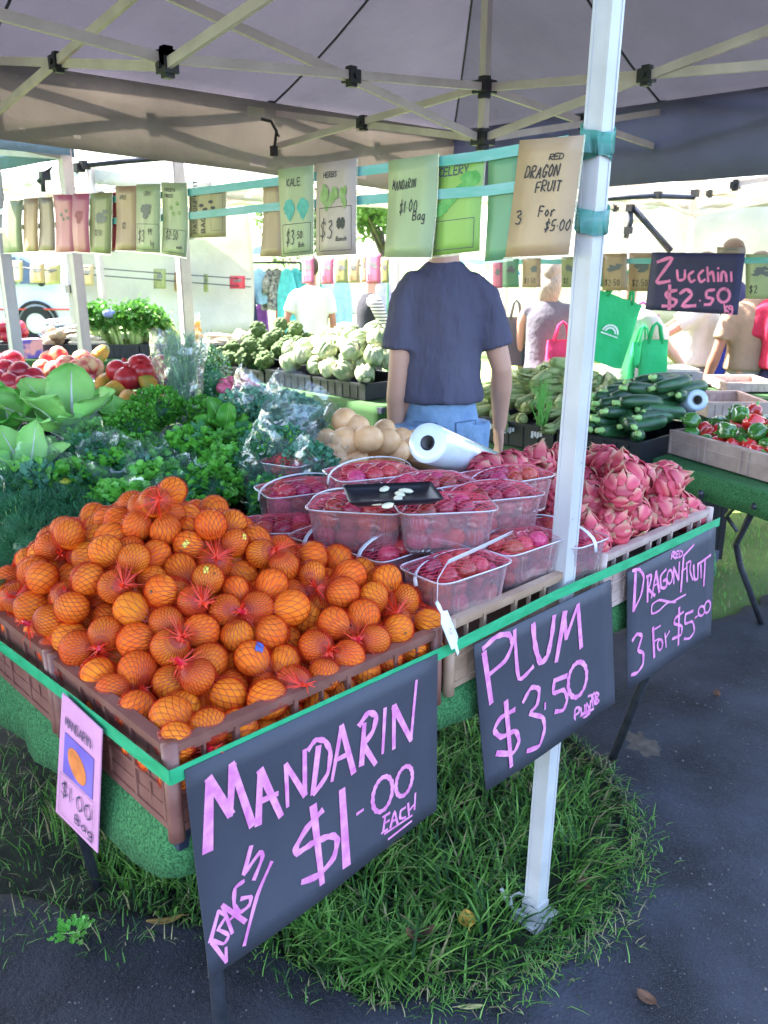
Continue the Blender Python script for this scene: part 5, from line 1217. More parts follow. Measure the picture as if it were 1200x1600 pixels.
# flat parsley, coriander
for i, (px, py, z, lb) in enumerate(((300, 706, 1.045, 'in the centre of the heap'), (355, 735, 1.01, 'above the mandarin peak'), (172, 745, 1.01, 'left of the blue glinting bag'), (245, 765, .99, 'behind the left part of the mandarin heap'), (270, 738, 1.0, 'under the middle parsley'), (330, 760, .99, 'touching the mandarin peak'), (385, 700, 1.04, 'below the spinach'), (195, 795, .975, 'lowest one behind the mandarins'), (120, 760, 1.0, 'beside the bagged white stalks'))):
    B(px, py, z, 'coriander_bunch', 'flat-leaved coriander bunch ' + lb, 'coriander', r=(.08, .075, .055), n=480, L=.024, W=.024, leaf='lobed', m='parsley', m2='fresh' if i % 2 else 'dark', seed=20 + i, bag=(i in (2, 3)))
# spinach
def big_leaf(name, p, d, nrm, L, W, m, parent, curl=.2, rib=None, wav=.1, seed=0):
    d = Vector(d).normalized(); s_ = d.cross(Vector(nrm)).normalized(); n_ = s_.cross(d)
    def fn(u, v):
        q = (u - .5) * 2; sm = min(1, max(0, (v - .10) / .34)); sm = sm * sm * (3 - 2 * sm); ww = W * .5 * (.16 + .84 * sm) * (1 if v < .66 else math.sqrt(max(0, 1 - ((v - .66) / .345) ** 2)))
        return Vector(p) + d * (L * v * (1 - .12 * v * curl)) + s_ * (q * ww) + n_ * (curl * L * v * v * -1 + .22 * W * q * q * (1 if v < .9 else .6) + wav * W * 1.1 * math.sin(v * 13 + q * 3 + seed) * abs(q) ** 1.5 + .01 * noise.noise(Vector((u * 5, v * 5, seed))) * W * 4)
    mb = MB(); mb.slab(fn, 10, 14, n_ * .0006); o = mb.build(name, m, parent, smooth=True)
    mb = MB(); mb.tube([fn(.5, k / 10) + n_ * .0006 for k in range(10)], [(.055 - .045 * k / 9) * W if rib else .012 * W for k in range(10)], 6, flat=.5); mb.build('midrib', rib or LM['stem'], o, smooth=True)
    if rib:
        for k in range(1, 1):
            for s2 in (0.06, .94):
                v0 = .12 * k; MB().tube([fn(.5, v0) + n_ * .0006, fn(.5 + (s2 - .5) * .55, v0 + .13) + n_ * .0008, fn(.5 + (s2 - .5) * .9, v0 + .20) + n_ * .0008], [.010 * W, .006 * W, .002 * W], 4).build('leaf_vein', rib, o)
    return o
def leafy(px, py, z, name, label, cat, n, L, W, m, spread=.6, dirv=(-.2, -.2, 1), rib=None, bag=False, seed=0, curl=.25):
    R_ = random.Random(seed); c = at(px, py, z=z + .02); t = thing(name, label, cat, c); dv = Vector(dirv).normalized(); a = dv.orthogonal().normalized(); b = dv.cross(a)
    for i in range(n):
        an = i * 2.4 + R_.uniform(-.3, .3); sp = spread * math.sqrt((i + .5) / n); o = a * math.cos(an) + b * math.sin(an)
        d = (dv + o * sp * 1.4).normalized(); l = L * R_.uniform(.8, 1.1)
        big_leaf('leaf', c - dv * L * .35 + o * .012 * sp, d, -o + dv * .3, l, W * R_.uniform(.85, 1.1), m, t, curl, rib, seed=i + seed)
    if bag:
        mb = MB(); bag_mesh(mb, c - dv * L * .4, c + dv * L * .75, L * .22, L * .52, R_); mb.build('plastic_bag', BAG, t, smooth=True)
    return t
leafy(352, 668, 1.09, 'spinach_bunch', 'dark glossy spinach bunch with upright oval leaves right of the rosemary', 'spinach', 10, .12, .065, LM['parsley'], .55, (-.3, -.5, 1), seed=3)
leafy(385, 668, 1.07, 'spinach_bunch', 'second spinach bunch tucked beneath the bagged kale', 'spinach', 8, .11, .06, LM['dark'], .6, (0, -.5, 1), seed=9)
leafy(110, 655, 1.10, 'bok_choy', 'big pale bok choy with wide fanned leaves and white ribs', 'bok choy', 7, .26, .15, LM['choy'], .62, (-.15, -.1, 1), LM['whitestem'], seed=5)
leafy(45, 735, 1.03, 'bok_choy', 'bok choy with thick white stalks standing at the far left', 'bok choy', 8, .20, .085, LM['choy'], .45, (-.1, -.35, 1), LM['whitestem'], seed=12)
leafy(175, 648, 1.10, 'lettuce_head', 'round pale lettuce leaf cluster above the curly parsley', 'lettuce', 5, .12, .10, LM['choy'], .6, (0, -.6, 1), LM['stem'], seed=15)
leafy(10, 655, 1.10, 'bok_choy', 'bok choy cut off by the left edge of the picture', 'bok choy', 6, .20, .12, LM['fresh'], .6, (-.2, -.2, 1), LM['whitestem'], seed=22)
leafy(445, 735, 1.03, 'basil_bunch', 'bagged broad-leaved basil at the right of the herb heap', 'basil', 16, .075, .045, LM['fresh'], .9, (.1, -.5, 1), bag=True, seed=31, curl=.3)
leafy(395, 765, .985, 'basil_bunch', 'bagged pale basil low behind the mandarin peak', 'basil', 16, .07, .045, LM['fresh'], .9, (0, -.4, 1), bag=True, seed=32)
leafy(470, 700, 1.05, 'basil_bunch', 'bright green leaf tips poking from a bag beside the nashi pears', 'basil', 12, .07, .045, LM['choy'], .9, (.3, -.5, 1), seed=33)
# rosemary: long needled sprigs in a tall clear bag
c = at(285, 640, z=1.09); t = thing('rosemary_bunch', 'tall bunch of rosemary sprigs standing in a clear bag', 'rosemary', c)
R_ = random.Random(77)
for i in range(38):
    b0 = c + Vector((R_.gauss(0, .022), R_.gauss(0, .022), -.03)); tp = c + RT * R_.uniform(-.05, .075) + FW * R_.uniform(-.05, .04) + UP * R_.uniform(.14, .27)
    pts = [b0.lerp(tp, k / 6) + RT * .02 * math.sin(k * .6 + i) for k in range(7)]
    mb = MB(); mb.tube(pts, .0016, 4, mi=1)
    for k in range(70):
        u = .05 + .95 * k / 70; j = min(5, int(u * 6)); p = pts[j].lerp(pts[j + 1], u * 6 - j); ax = (pts[j + 1] - pts[j]).normalized(); o = Vector((R_.gauss(0, 1), R_.gauss(0, 1), R_.gauss(0, 1))); o = (o - ax * o.dot(ax)).normalized()
        leaflet(mb, p, (ax * .9 + o * .7).normalized(), ax, R_.uniform(.018, .034), .0042, 'needle', R_, 0)
    o = mb.build('sprig', [LM['rosemary'], LM['stem']], t)
mb = MB(); bag_mesh(mb, c - UP * .06, c + UP * .27 + RT * .01, .06, .13, R_, 48, 22, rag=.2); mb.build('plastic_bag', BAG, t, smooth=True)
# small-leaved thyme behind the rosemary, kale in bags
B(330, 590, 1.16, 'thyme_bunch', 'fine-leaved thyme standing behind the rosemary in the same clear wrap', 'thyme', r=(.07, .06, .10), n=900, L=.010, W=.008, leaf='oval', m='rosemary', m2='parsley', seed=41)
B(392, 638, 1.12, 'kale_bunch', 'bagged curly kale right of the rosemary, under red radishes', 'kale', r=(.09, .085, .065), n=900, L=.017, W=.016, m='kale', bag=1, dirv=(.5, -.2, .9), seed=42)
B(455, 655, 1.10, 'kale_bunch', 'large bagged curly kale at the back right of the herb heap', 'kale', r=(.11, .10, .075), n=1200, L=.019, W=.018, m='kale', bag=1, dirv=(.6, -.1, .8), seed=43)
B(430, 705, 1.06, 'kale_bunch', 'bagged kale in crinkled plastic in front of the large one', 'kale', r=(.09, .085, .065), n=900, L=.017, W=.016, m='kale', m2='fresh', bag=1, dirv=(.3, -.5, .8), seed=44)
B(482, 735, 1.03, 'kale_bunch', 'bagged kale low down beside the nashi pears', 'kale', r=(.07, .065, .06), n=700, L=.017, W=.016, m='kale', m2='dark', bag=1, dirv=(.3, -.5, .8), seed=45)
B(405, 735, 1.02, 'rocket_bunch', 'bagged dark rocket between basil and coriander', 'rocket', r=(.075, .07, .06), n=500, L=.026, W=.015, leaf='lobed', m='dark', m2='kale', bag=1, dirv=(.2, -.6, .8), seed=46)
for i, (px, py, z, lb) in enumerate(((40, 815, .97, 'nearest the left picture edge'), (95, 805, .97, 'beside the back corner of the crates'), (5, 775, 1.0, 'half out of the picture at the left'), (60, 850, .95, 'lowest, against the crate corner'), (130, 822, .955, 'wedged behind the mandarins'))):
    B(px, py, z, 'dill_bunch', 'dark feathery dill bunch ' + lb, 'dill', r=(.085, .08, .055), n=1500, L=.022, W=.0016, leaf='needle', m='dill', m2='dark', seed=60 + i, core=True)
B(60, 765, 1.0, 'watercress_bunch', 'bagged watercress left of the coriander with a yellow flower on top', 'watercress', r=(.08, .075, .06), n=500, L=.022, W=.018, leaf='oval', m='kale', m2='fresh', bag=1, dirv=(-.2, -.5, .8), seed=71)
B(130, 725, 1.03, 'watercress_bunch', 'bagged watercress behind the dark coriander', 'watercress', r=(.08, .075, .06), n=500, L=.020, W=.016, leaf='oval', m='dark', m2='kale', bag=1, dirv=(-.2, -.5, .8), seed=72)
B(225, 745, 1.0, 'mint_bunch', 'mint in a blue glinting clear bag in the middle of the heap', 'mint', r=(.07, .065, .055), n=400, L=.022, W=.016, leaf='oval', m='dark', m2='kale', bag=1, dirv=(.2, -.6, .8), seed=73)
B(275, 775, .985, 'mint_bunch', 'mint bunch in crinkled plastic just behind the mandarin heap', 'mint', r=(.07, .065, .05), n=400, L=.022, W=.016, leaf='oval', m='dark', m2='parsley', bag=1, dirv=(.2, -.6, .8), seed=74)
B(180, 835, .95, 'mint_bunch', 'dark mint low behind the left shoulder of the mandarin heap', 'mint', r=(.07, .065, .05), n=500, L=.022, W=.016, leaf='oval', m='dark', m2='parsley', seed=75)
B(430, 785, .965, 'mint_bunch', 'mint tucked behind the right shoulder of the mandarin heap', 'mint', r=(.07, .065, .05), n=500, L=.022, W=.016, leaf='oval', m='dark', m2='fresh', seed=76)
mb = MB(); c = at(102, 752, z=1.06); mb.ball(c, (.016, .016, .008), 10, 6, fn=lambda d: 1 + .3 * noise.noise(d * 5)); tag(mb.build('yellow_flower', mat('yellow flower', (.55, .50, .04), .6), smooth=True), 'small yellow flower head on the bagged watercress', 'flower')
# chives
c = at(352, 765, z=.99); t = thing('chive_bunch', 'long thin chives lying across the coriander towards the right', 'chives', c); mb = MB(); R_ = random.Random(8)
for i in range(70):
    p = c + RT * R_.gauss(0, .02) + FW * R_.gauss(0, .02); l = R_.uniform(.08, .15); mb.tube([p, p + RT * l * .45 + UP * l * .45, p + RT * l + UP * l * R_.uniform(.5, .9)], [.0012, .001, .0004], 3, caps=False)
o = mb.build('blades', LM['kale'], t); o['kind'] = 'stuff'
# crates that hold the herbs
for (x0, x1, y0, y1, z, lb) in ((.02, .58, .84, 1.24, .80, 'black crate under the herbs nearest the mandarins'), (.62, 1.2, .99 + .05, 1.44, .84, 'black crate under the bagged kale'), (.02, .58, 1.27, 1.67, .86, 'black crate under the curly parsley'), (-.58, -.0, 1.0, 1.4, .82, 'black crate under the dill'), (.62, 1.2, 1.47, 1.87, .90, 'black crate under the rosemary and spinach'), (-.58, 0, 1.45, 1.85, .86, 'black crate under the bok choy')):
    plastic_crate('plastic_crate', lb, x0, x1, y0, y1, z, z + .12, M['crate_black'])
    mb = MB(); mb.grid(lambda u, v: Vector((x0 + .02 + (x1 - x0 - .04) * u, y0 + .02 + (y1 - y0 - .04) * v, z + .10 + .03 * noise.noise(Vector((x0 + u * 5, y0 + v * 5, 1))))), 16, 12); mb.build('leaf_bed', LM['dill'], bpy.data.objects[[o.name for o in bpy.data.objects if o.get('label') == lb][0]], smooth=True)
# ---------------------------------------------------------------- fruit behind the herbs
def fruits(spots, mesh, name, cat, base, rows, r, group, rj=.07, sq=None):
    out = []
    for (px, py, z) in spots:
        out.append(tag(inst(mesh, name, None, at(px, py, z=z), (random.uniform(-1, 1), random.uniform(-1, 1), random.uniform(0, 6)), r * random.uniform(1 - rj, 1 + rj)), 'x', cat, group))
    order_labels(out, base, rows); return out
M['peach'] = mat('blushed peach', (.55, .05, .06), .5, col2=(.80, .52, .26), scale=.9, objvar=.08, thresh=(.42, .6))
PE = MB().ball((0, 0, 0), (1, 1, .95), 20, 14, fn=lambda d: (1 - .14 * math.exp(-(1 - d.z) / .02)) * (1 - .05 * math.exp(-(d.x ** 2) / .01) * max(0, d.y))).mesh('peach', M['peach'], True)
fruits([(91, 556, 1.22), (122, 578, 1.19), (138, 571, 1.2), (86, 580, 1.18), (147, 575, 1.185), (112, 588, 1.17), (68, 578, 1.18), (104, 572, 1.2), (128, 562, 1.21), (78, 564, 1.2)], PE, 'peach', 'peach', 'blushed peach on the stall behind the bok choy', 2, .042, 'blushed peaches heaped behind the bok choy')
M['pom'] = mat('pomegranate skin', (.42, .010, .015), .3, col2=(.62, .04, .05), scale=2, spec=.6, objvar=.15)
PO = MB().ball((0, 0, 0), (1, 1, .93), 20, 14, fn=lambda d: 1 + .03 * math.cos(5 * math.atan2(d.y, d.x)) * (1 - d.z ** 2)).tube([(0, 0, .88), (0, 0, 1.08), (0, 0, 1.25)], [.22, .16, .26], 10).mesh('pomegranate', M['pom'], True)
fruits([(184, 580, 1.19), (198, 592, 1.17), (219, 573, 1.21), (224, 582, 1.19), (252, 572, 1.2), (210, 590, 1.16), (240, 590, 1.16), (254, 590, 1.14)], PO, 'pomegranate', 'pomegranate', 'shiny red pomegranate left of the rosemary bag', 2, .048, 'shiny red pomegranates left of the rosemary')
M['papaya'] = mat('papaya skin', (.28, .30, .04), .5, col2=(.72, .34, .05), scale=1.1, thresh=(.4, .62), objvar=.1)
PA = MB().ball((0, 0, 0), (.55, .55, 1.25), 18, 14, fn=lambda d: 1 - .16 * d.z).mesh('papaya', M['papaya'], True)
out = []
for i, (px, py, z, ry, rz) in enumerate(((165, 596, 1.15, 1.5, .8), (185, 606, 1.14, 1.4, .3), (200, 622, 1.12, 1.5, 1.0), (233, 600, 1.15, .8, 2.2), (175, 618, 1.11, 1.6, .0))):
    out.append(tag(inst(PA, 'papaya', None, at(px, py, z=z), (0, ry, rz), .058), 'x', 'papaya', 'yellow-green papayas in front of the pomegranates'))
order_labels(out, 'yellow-green papaya lying in front of the pomegranates', 1)
tag(inst(PA, 'mango', None, at(157, 553, z=1.22), (0, 1.1, .5), .055), 'green and red mango behind the peaches', 'mango')
M['apple'] = mat('deep red apple skin', (.30, .006, .02), .3, col2=(.52, .03, .05), scale=2, spec=.6, objvar=.25)
AP = MB().ball((0, 0, 0), (1, 1, .9), 20, 14, fn=lambda d: 1 - .25 * math.exp(-(1 - d.z) / .03) - .12 * math.exp(-(1 + d.z) / .03)).mesh('apple', M['apple'], True)
fruits([(8, 580, 1.2), (30, 582, 1.2), (50, 590, 1.18), (15, 600, 1.17), (38, 604, 1.16), (60, 606, 1.15), (-8, 596, 1.18), (2, 622, 1.13), (26, 620, 1.13), (48, 622, 1.12), (-6, 565, 1.22), (18, 565, 1.22)], AP, 'red_apple', 'apple', 'deep red apple at the left edge', 3, .046, 'deep red apples at the left edge')
M['grape'] = mat('dusky purple grape', (.16, .04, .10), .35, var=.3, scale=4)
c = at(248, 606, z=1.13); t = thing('grape_bunch', 'small bunch of dusky purple grapes below the pomegranates', 'grapes', c)
R_ = random.Random(4); gm_ = MB().ball((0, 0, 0), 1, 10, 7).mesh('grape', M['grape'], True)
for i in range(26): inst(gm_, 'grape', t, (R_.gauss(0, .022), R_.gauss(0, .022), R_.uniform(-.03, .03)), (0, 0, 0), .0105)
# small printed boxes
def carton(label, quad, z, m, h=.03, pr=None):
    C = [at(x, y, z=z) for x, y in quad]; c = sum(C, Vector()) / 4; t = thing('small_box', label, 'box', c)
    mb = MB(); mb.add([p for p in C] + [p - UP * h for p in C], [(0, 1, 2, 3), (7, 6, 5, 4)] + [(i, 4 + i, 4 + (i + 1) % 4, (i + 1) % 4) for i in range(4)]); mb.build('box_body', m, t)
    if pr: mb = MB(); q = [c + (p - c) * .86 + UP * .0008 for p in C]; mb.quad(*q); mb.build('printed_lid', pr, t)
carton('small carton with a blue glinting printed lid behind the lettuce', [(113, 590), (163, 597), (160, 614), (135, 617)], 1.12, mat('pale teal box', (.35, .5, .42), .5), .05, mat('blue print', (.03, .10, .22), .25, col2=(.35, .5, .65), scale=30, thresh=(.5, .56)))
carton('flat grey card lying in front of the papayas', [(216, 612), (258, 616), (252, 640), (205, 634)], 1.105, mat('grey card', (.36, .37, .42), .6), .004)
# radishes
M['radish'] = mat('pink radish', (.55, .04, .12), .35, col2=(.72, .20, .28), scale=2.5, objvar=.15)
RA = MB().ball((0, 0, 0), (1, 1, 1.15), 14, 10, fn=lambda d: 1 + .25 * math.exp(-(1 + d.z) / .04)).mesh('radish', M['radish'], True)
fruits([(350, 600, 1.17), (360, 596, 1.175), (372, 592, 1.18), (380, 591, 1.18), (366, 602, 1.165), (376, 599, 1.17), (356, 606, 1.16), (384, 598, 1.17), (394, 605, 1.16), (401, 609, 1.155), (405, 616, 1.15), (398, 617, 1.145), (408, 622, 1.14), (346, 607, 1.16), (368, 608, 1.155)], RA, 'radish', 'radish', 'small pink radish above the bagged kale', 2, .0195, 'small pink radishes above the bagged kale')
plastic_crate('plastic_crate', 'black crate under the pomegranates and papayas', .62, 1.24, 1.92, 2.35, 1.0, 1.1, M['crate_black'])
plastic_crate('plastic_crate', 'black crate under the peaches', .0, .60, 1.92, 2.45, 1.0, 1.1, M['crate_black'])

# ---------------------------------------------------------------- far table with celery
YT = 6.3
def dpt(px, d, z): # point at photo column px, forward distance d, height z
    a = (px - 600) / 1349.0 * 1.0
    # solve exactly with the ray through the right row
    for _ in range(1): pass
    base = CAM + FW * d; k = ((CS * d + (CAM.z - z) * SN) / FPX) * (px - 600)
    return Vector((base.x + RT.x * k, base.y + RT.y * k, z))
def band_table(label, px0, px1, d, dep, z, drop, cloth_label, m=M['turf_far'], d1=None):
    d1 = d1 or d
    a, b = dpt(px0, d, z), dpt(px1, d1, z); n = FW * dep; P = [(a.x, a.y), (b.x, b.y), (b.x + n.x, b.y + n.y), (a.x + n.x, a.y + n.y)]
    A = Vector((a.x, a.y, 0)); B_ = Vector((b.x, b.y, 0)); q = n * .9 + FW * .0
    lg_ = [A.lerp(B_, .06) + n * .1, A.lerp(B_, .94) + n * .1, A.lerp(B_, .94) + n * .9, A.lerp(B_, .06) + n * .9, A.lerp(B_, .5) + n * .3]
    turf_table(label, P, z, [(p.x, p.y, p.x, p.y) for p in lg_], None)
    turf_cloth(cloth_label, P, z, drop, m, flare=.01)
    return A, B_
band_table('trestle table carrying the celery crates', -60, 412, 6.1, .8, .90, .22, 'green cloth turf on the celery table')
def rot_crate(label, px0, px1, d, dep, z0, z1, m=M['crate_black'], d1=None, group=None):
    d1 = d1 or d; a, b = dpt(px0, d, z0), dpt(px1, d1, z0); e = b - a; L = e.length; t = thing('black_crate', label, 'crate', a, math.atan2(e.y, e.x), group)
    for (x0, x1, y0, y1, nm) in ((0, L, 0, .012, 'side_wall'), (0, L, dep - .012, dep, 'side_wall'), (0, .012, .0125, dep - .0125, 'end_wall'), (L - .012, L, .0125, dep - .0125, 'end_wall')):
        mb = MB(); mb.bx(x0, x1, y0, y1, 0, z1 - z0); mb.bx(x0 - .004, x1 + .004, y0 - .004, y1 + .004, z1 - z0 - .014, z1 - z0 + .001)
        if nm == 'side_wall':
            for k in range(1, 8): mb.bx(L * k / 8 - .003, L * k / 8 + .003, y0 - .003, y1 + .003, .004, z1 - z0 - .0145)
        mb.build(nm, m, t, world=False)
    MB().bx(.013, L - .013, .013, dep - .013, .002, .010).build('crate_floor', m, t, world=False)
    return t
for (a, b, lb) in ((-20, 55, 'black crate at the left end of the far table'), (57, 136, 'black crate of pale roots on the far table'), (138, 218, 'black crate holding the left celery bunches'), (220, 300, 'black crate holding the right celery bunches'), (330, 398, 'black crate of garlic at the right end of the far table')):
    rot_crate(lb, a, b, 6.15, .5, .905, 1.0)
def celery(px, d, z, H, lean, label, seed, wide=.3):
    R_ = random.Random(seed); b = dpt(px, d, z); t = thing('celery_bunch', label, 'celery', b)
    ml = MB(); ms = MB()
    for i in range(9):
        a = R_.uniform(-1, 1); tp = b + RT * (lean * H + a * wide * H * .6) + FW * R_.uniform(-.06, .06) + UP * H * R_.uniform(.75, 1)
        bb = b + RT * a * .03 + FW * R_.uniform(-.03, .02)
        ms.tube([bb, bb.lerp(tp, .5) + UP * .02, tp], [.017, .012, .004], 6)
        for k in range(34):
            p = bb.lerp(tp, R_.uniform(.62, 1.08)) + Vector((R_.gauss(0, .03), R_.gauss(0, .03), R_.gauss(0, .025)))
            leaflet(ml, p, Vector((R_.gauss(0, 1), R_.gauss(0, 1), R_.gauss(.4, 1))).normalized(), Vector((R_.gauss(0, 1), R_.gauss(0, 1), 1)), .042, .04, 'lobed', R_)
    o = ml.build('foliage', LM['celery'], t); o['kind'] = 'stuff'; ms.build('stalks', LM['celerystem'], t, smooth=True)
    return t
cel = [celery(px, 6.3 + .1 * (i % 2), .98, H, ln, 'x', 100 + i) for i, (px, H, ln) in enumerate(((160, .27, -.3), (172, .26, -.5), (188, .27, -.2), (205, .28, 0), (214, .30, .05), (226, .25, .2), (290, .24, -1.0), (272, .25, -1.0), (255, .24, -.9), (284, .22, -1.3)))]
for o in cel: o['group'] = 'celery bunches in black crates on the far table'
order_labels(cel, 'leafy celery bunch', 1)
# blue bunch of ties, bag of oranges, white roots, potatoes
c = dpt(170, 6.2, 1.22); mb = MB(); mb.ball(c, (.045, .04, .03), 12, 8, fn=lambda d: 1 + .35 * noise.noise(d * 3)); tag(mb.build('paper_twist', mat('lilac blue paper', (.22, .26, .55), .6), smooth=True), 'crumpled lilac-blue wrapper on top of the celery leaves', 'wrapper')
c = dpt(303, 6.2, 1.10); t = thing('orange_bag', 'small clear bag of orange fruit in front of the grey post', 'fruit bag', c)
R_ = random.Random(3); og = MB().ball((0, 0, 0), 1, 12, 8).mesh('orange', mat('small orange fruit', (.75, .36, .06), .5, objvar=.1), True)
for i in range(14): inst(og, 'orange', t, (R_.gauss(0, .03), R_.gauss(0, .03), R_.uniform(-.09, .06)), (0, 0, 0), .026)
mb = MB(); bag_mesh(mb, c - UP * .12, c + UP * .13, .055, .06, R_); mb.build('plastic_bag', BAG, t, smooth=True)
RO = MB().tube([(-.11, 0, 0), (-.08, 0, 0), (.02, 0, .002), (.10, 0, 0), (.125, 0, 0)], [.006, .020, .019, .014, .004], 10).mesh('white_radish', mat('white root', (.58, .50, .38), .5, var=.15, scale=20, objvar=.1), True)
out = []
for i, (px, z, rz) in enumerate(((130, 1.01, -.75), (133, 1.04, -.8), (140, 1.01, -.7), (126, 1.05, -.9))): out.append(tag(inst(RO, 'parsnip', None, dpt(px, 6.2, z), (0, 0, rz)), 'x', 'parsnip', 'pale parsnips left of the celery'))
order_labels(out, 'pale parsnip lying in the crate left of the celery', 2)
out = []
for i, (px, z, rz) in enumerate(((332, 1.0, -.5), (338, 1.02, -.7), (345, 1.0, -.4), (350, 1.03, -.6), (340, 1.05, -.5), (356, 1.01, -.2), (362, 1.0, -.5))): out.append(tag(inst(RO, 'white_radish', None, dpt(px, 6.3, z), (0, 0, rz - .6)), 'x', 'radish', 'white radishes right of the grey post'))
order_labels(out, 'long white radish right of the grey post', 2)
BU = MB().ball((0, 0, 0), (1, 1, .85), 12, 9, fn=lambda d: 1 + .12 * math.exp(-(1 - d.z) / .03) + .07 * math.cos(6 * math.atan2(d.y, d.x)) * (1 - d.z * d.z)).mesh('garlic_bulb', mat('garlic skin', (.56, .46, .44), .6, var=.2, scale=5, objvar=.15), True)
out = [tag(inst(BU, 'garlic_bulb', None, dpt(random.uniform(366, 398), 6.2 + random.uniform(0, .3), 1.0 + .045 * random.random() + .02), (random.uniform(-1, 1), random.uniform(-1, 1), 0), .034), 'x', 'garlic', 'garlic bulbs at the right end of the far table') for i in range(14)]
order_labels(out, 'garlic bulb at the right end of the far table', 2)
PT_ = MB().ball((0, 0, 0), (1.25, 1, .85), 12, 9, fn=lambda d: 1 + .12 * noise.noise(d * 1.5)).mesh('potato', mat('potato skin', (.42, .29, .18), .7, var=.2, scale=4, objvar=.15), True)
out = [tag(inst(PT_, 'potato', None, dpt(random.uniform(64, 112), 6.2 + random.uniform(0, .3), 1.0 + .09 * random.random()), (random.uniform(-1, 1), random.uniform(-1, 1), random.uniform(0, 3)), .036), 'x', 'potato', 'potatoes and ginger in the clear bag left of the celery') for i in range(20)]
order_labels(out, 'pale brown root vegetable left of the celery', 3)
c = dpt(88, 6.25, 1.10); mb = MB(); bag_mesh(mb, c - RT * .14, c + RT * .12 + UP * .04, .08, .06, random.Random(5)); mb.build('plastic_bag', BAG, smooth=True); tag(bpy.data.objects['plastic_bag'] if 'plastic_bag' in bpy.data.objects and bpy.data.objects['plastic_bag'].parent is None else bpy.context.scene.collection.objects[-1], 'x')
for o in list(bpy.data.objects):
    if o.parent is None and o.name.startswith('plastic_bag') and 'category' not in o and o.type == 'MESH': tag(o, 'clear plastic bag glinting over the pale root vegetables', 'plastic bag')
out = [tag(inst(AP, 'red_apple', None, dpt(px, 6.3, z), (random.uniform(-1, 1), 0, 0), .05), 'x', 'apple', 'red apples on the far table at the left') for (px, z) in ((-2, 1.06), (10, 1.05), (20, 1.1), (5, 1.12), (30, 1.12), (28, 1.05), (18, 1.16), (34, 1.08))]
order_labels(out, 'red apple on the far table', 2)
c = dpt(45, 5.9, 1.0); t = thing('paper_bag', 'purple and white patterned carton at the left of the far table', 'carton', c)
MB().box(c, (.16, .1, .13)).build('carton_body', mat('purple and white print', (.12, .08, .35), .5, col2=(.7, .3, .3), scale=12, thresh=(.45, .55)), t)

# ---------------------------------------------------------------- inner table: cauliflower, corn, zucchini
def xy_table(label, cl, P, z, drop):
    turf_table(label, P, z, [(P[0][0] + .08, P[0][1] + .1, P[0][0] + .08, P[0][1] + .1), (P[1][0] - .08, P[1][1] + .1, P[1][0] - .08, P[1][1] + .1), (P[2][0] - .08, P[2][1] - .1, P[2][0] - .08, P[2][1] - .1), (P[3][0] + .08, P[3][1] - .1, P[3][0] + .08, P[3][1] - .1)], None)
    turf_cloth(cl, P, z, drop, M['turf_far'])
xy_table('trestle table under the cauliflower crates', 'green turf hanging low in front of the cauliflower table', [(2.74, 2.42), (3.55, 2.42), (3.55, 4.3), (2.74, 4.3)], .80, .42)
xy_table('trestle table under the corn and zucchini crates', 'green turf on the corn and zucchini table', [(2.62, .72), (3.45, .72), (3.45, 2.0), (2.62, 2.0)], .74, .16)
def xcrate(label, x0, y0, y1, z0, z1, dep=.5):
    t = thing('black_crate', label, 'crate', (x0 + dep / 2, (y0 + y1) / 2, z0))
    for (a, b, c_, d_, nm) in ((x0, x0 + .012, y0, y1, 'side_wall'), (x0 + dep - .012, x0 + dep, y0, y1, 'side_wall'), (x0 + .0125, x0 + dep - .0125, y0, y0 + .012, 'end_wall'), (x0 + .0125, x0 + dep - .0125, y1 - .012, y1, 'end_wall')):
        mb = MB(); mb.bx(a, b, c_, d_, z0, z1 - .0145); mb.bx(a - .005, b + .005, c_ - .001, d_ + .001, z1 - .014, z1)
        for k in range(1, 7):
            if nm == 'side_wall': yy = y0 + (y1 - y0) * k / 7; mb.bx(a - .004, a - .0002, yy - .004, yy + .004, z0 + .005, z1 - .015)
        mb.build(nm, M['crate_black'], t)
    MB().bx(x0 + .013, x0 + dep - .013, y0 + .013, y1 - .013, z0 + .002, z0 + .01).build('crate_floor', M['crate_black'], t)
    return t
xcrate('black crate under the cauliflowers, right half', 2.80, 2.62, 3.10, .805, .90); xcrate('black crate under the cauliflowers, left half', 2.80, 3.12, 3.60, .805, .90)
xcrate('black crate under the dark broccoli', 2.80, 3.62, 4.15, .805, .88)
k1 = xcrate('black printed crate under the corn', 2.66, 1.20, 1.80, .745, .86, .6); xcrate('black crate under the zucchinis', 2.66, .76, 1.18, .745, .86, .6)
mb = MB()
for (y0, y1) in ((1.54, 1.60), (1.42, 1.48), (1.27, 1.32)):
    for q in range(4): mb.add([(2.6545, y1 - q * .016, .80 + .012 * (q % 2)), (2.6545, y1 - q * .016 - .014, .80 + .005 * q), (2.6545, y1 - q * .016 - .012, .835), (2.6545, y1 - q * .016, .83)], [(0, 1, 2, 3)])
mb.build('print_patch', mat('white crate print', (.6, .6, .62), .6), k1); MB().add([(2.6545, 1.53, .80), (2.6545, 1.50, .80), (2.6545, 1.50, .845), (2.6545, 1.53, .845)], [(0, 1, 2, 3)]).build('red_print', mat('red crate print', (.6, .08, .05), .6), k1)
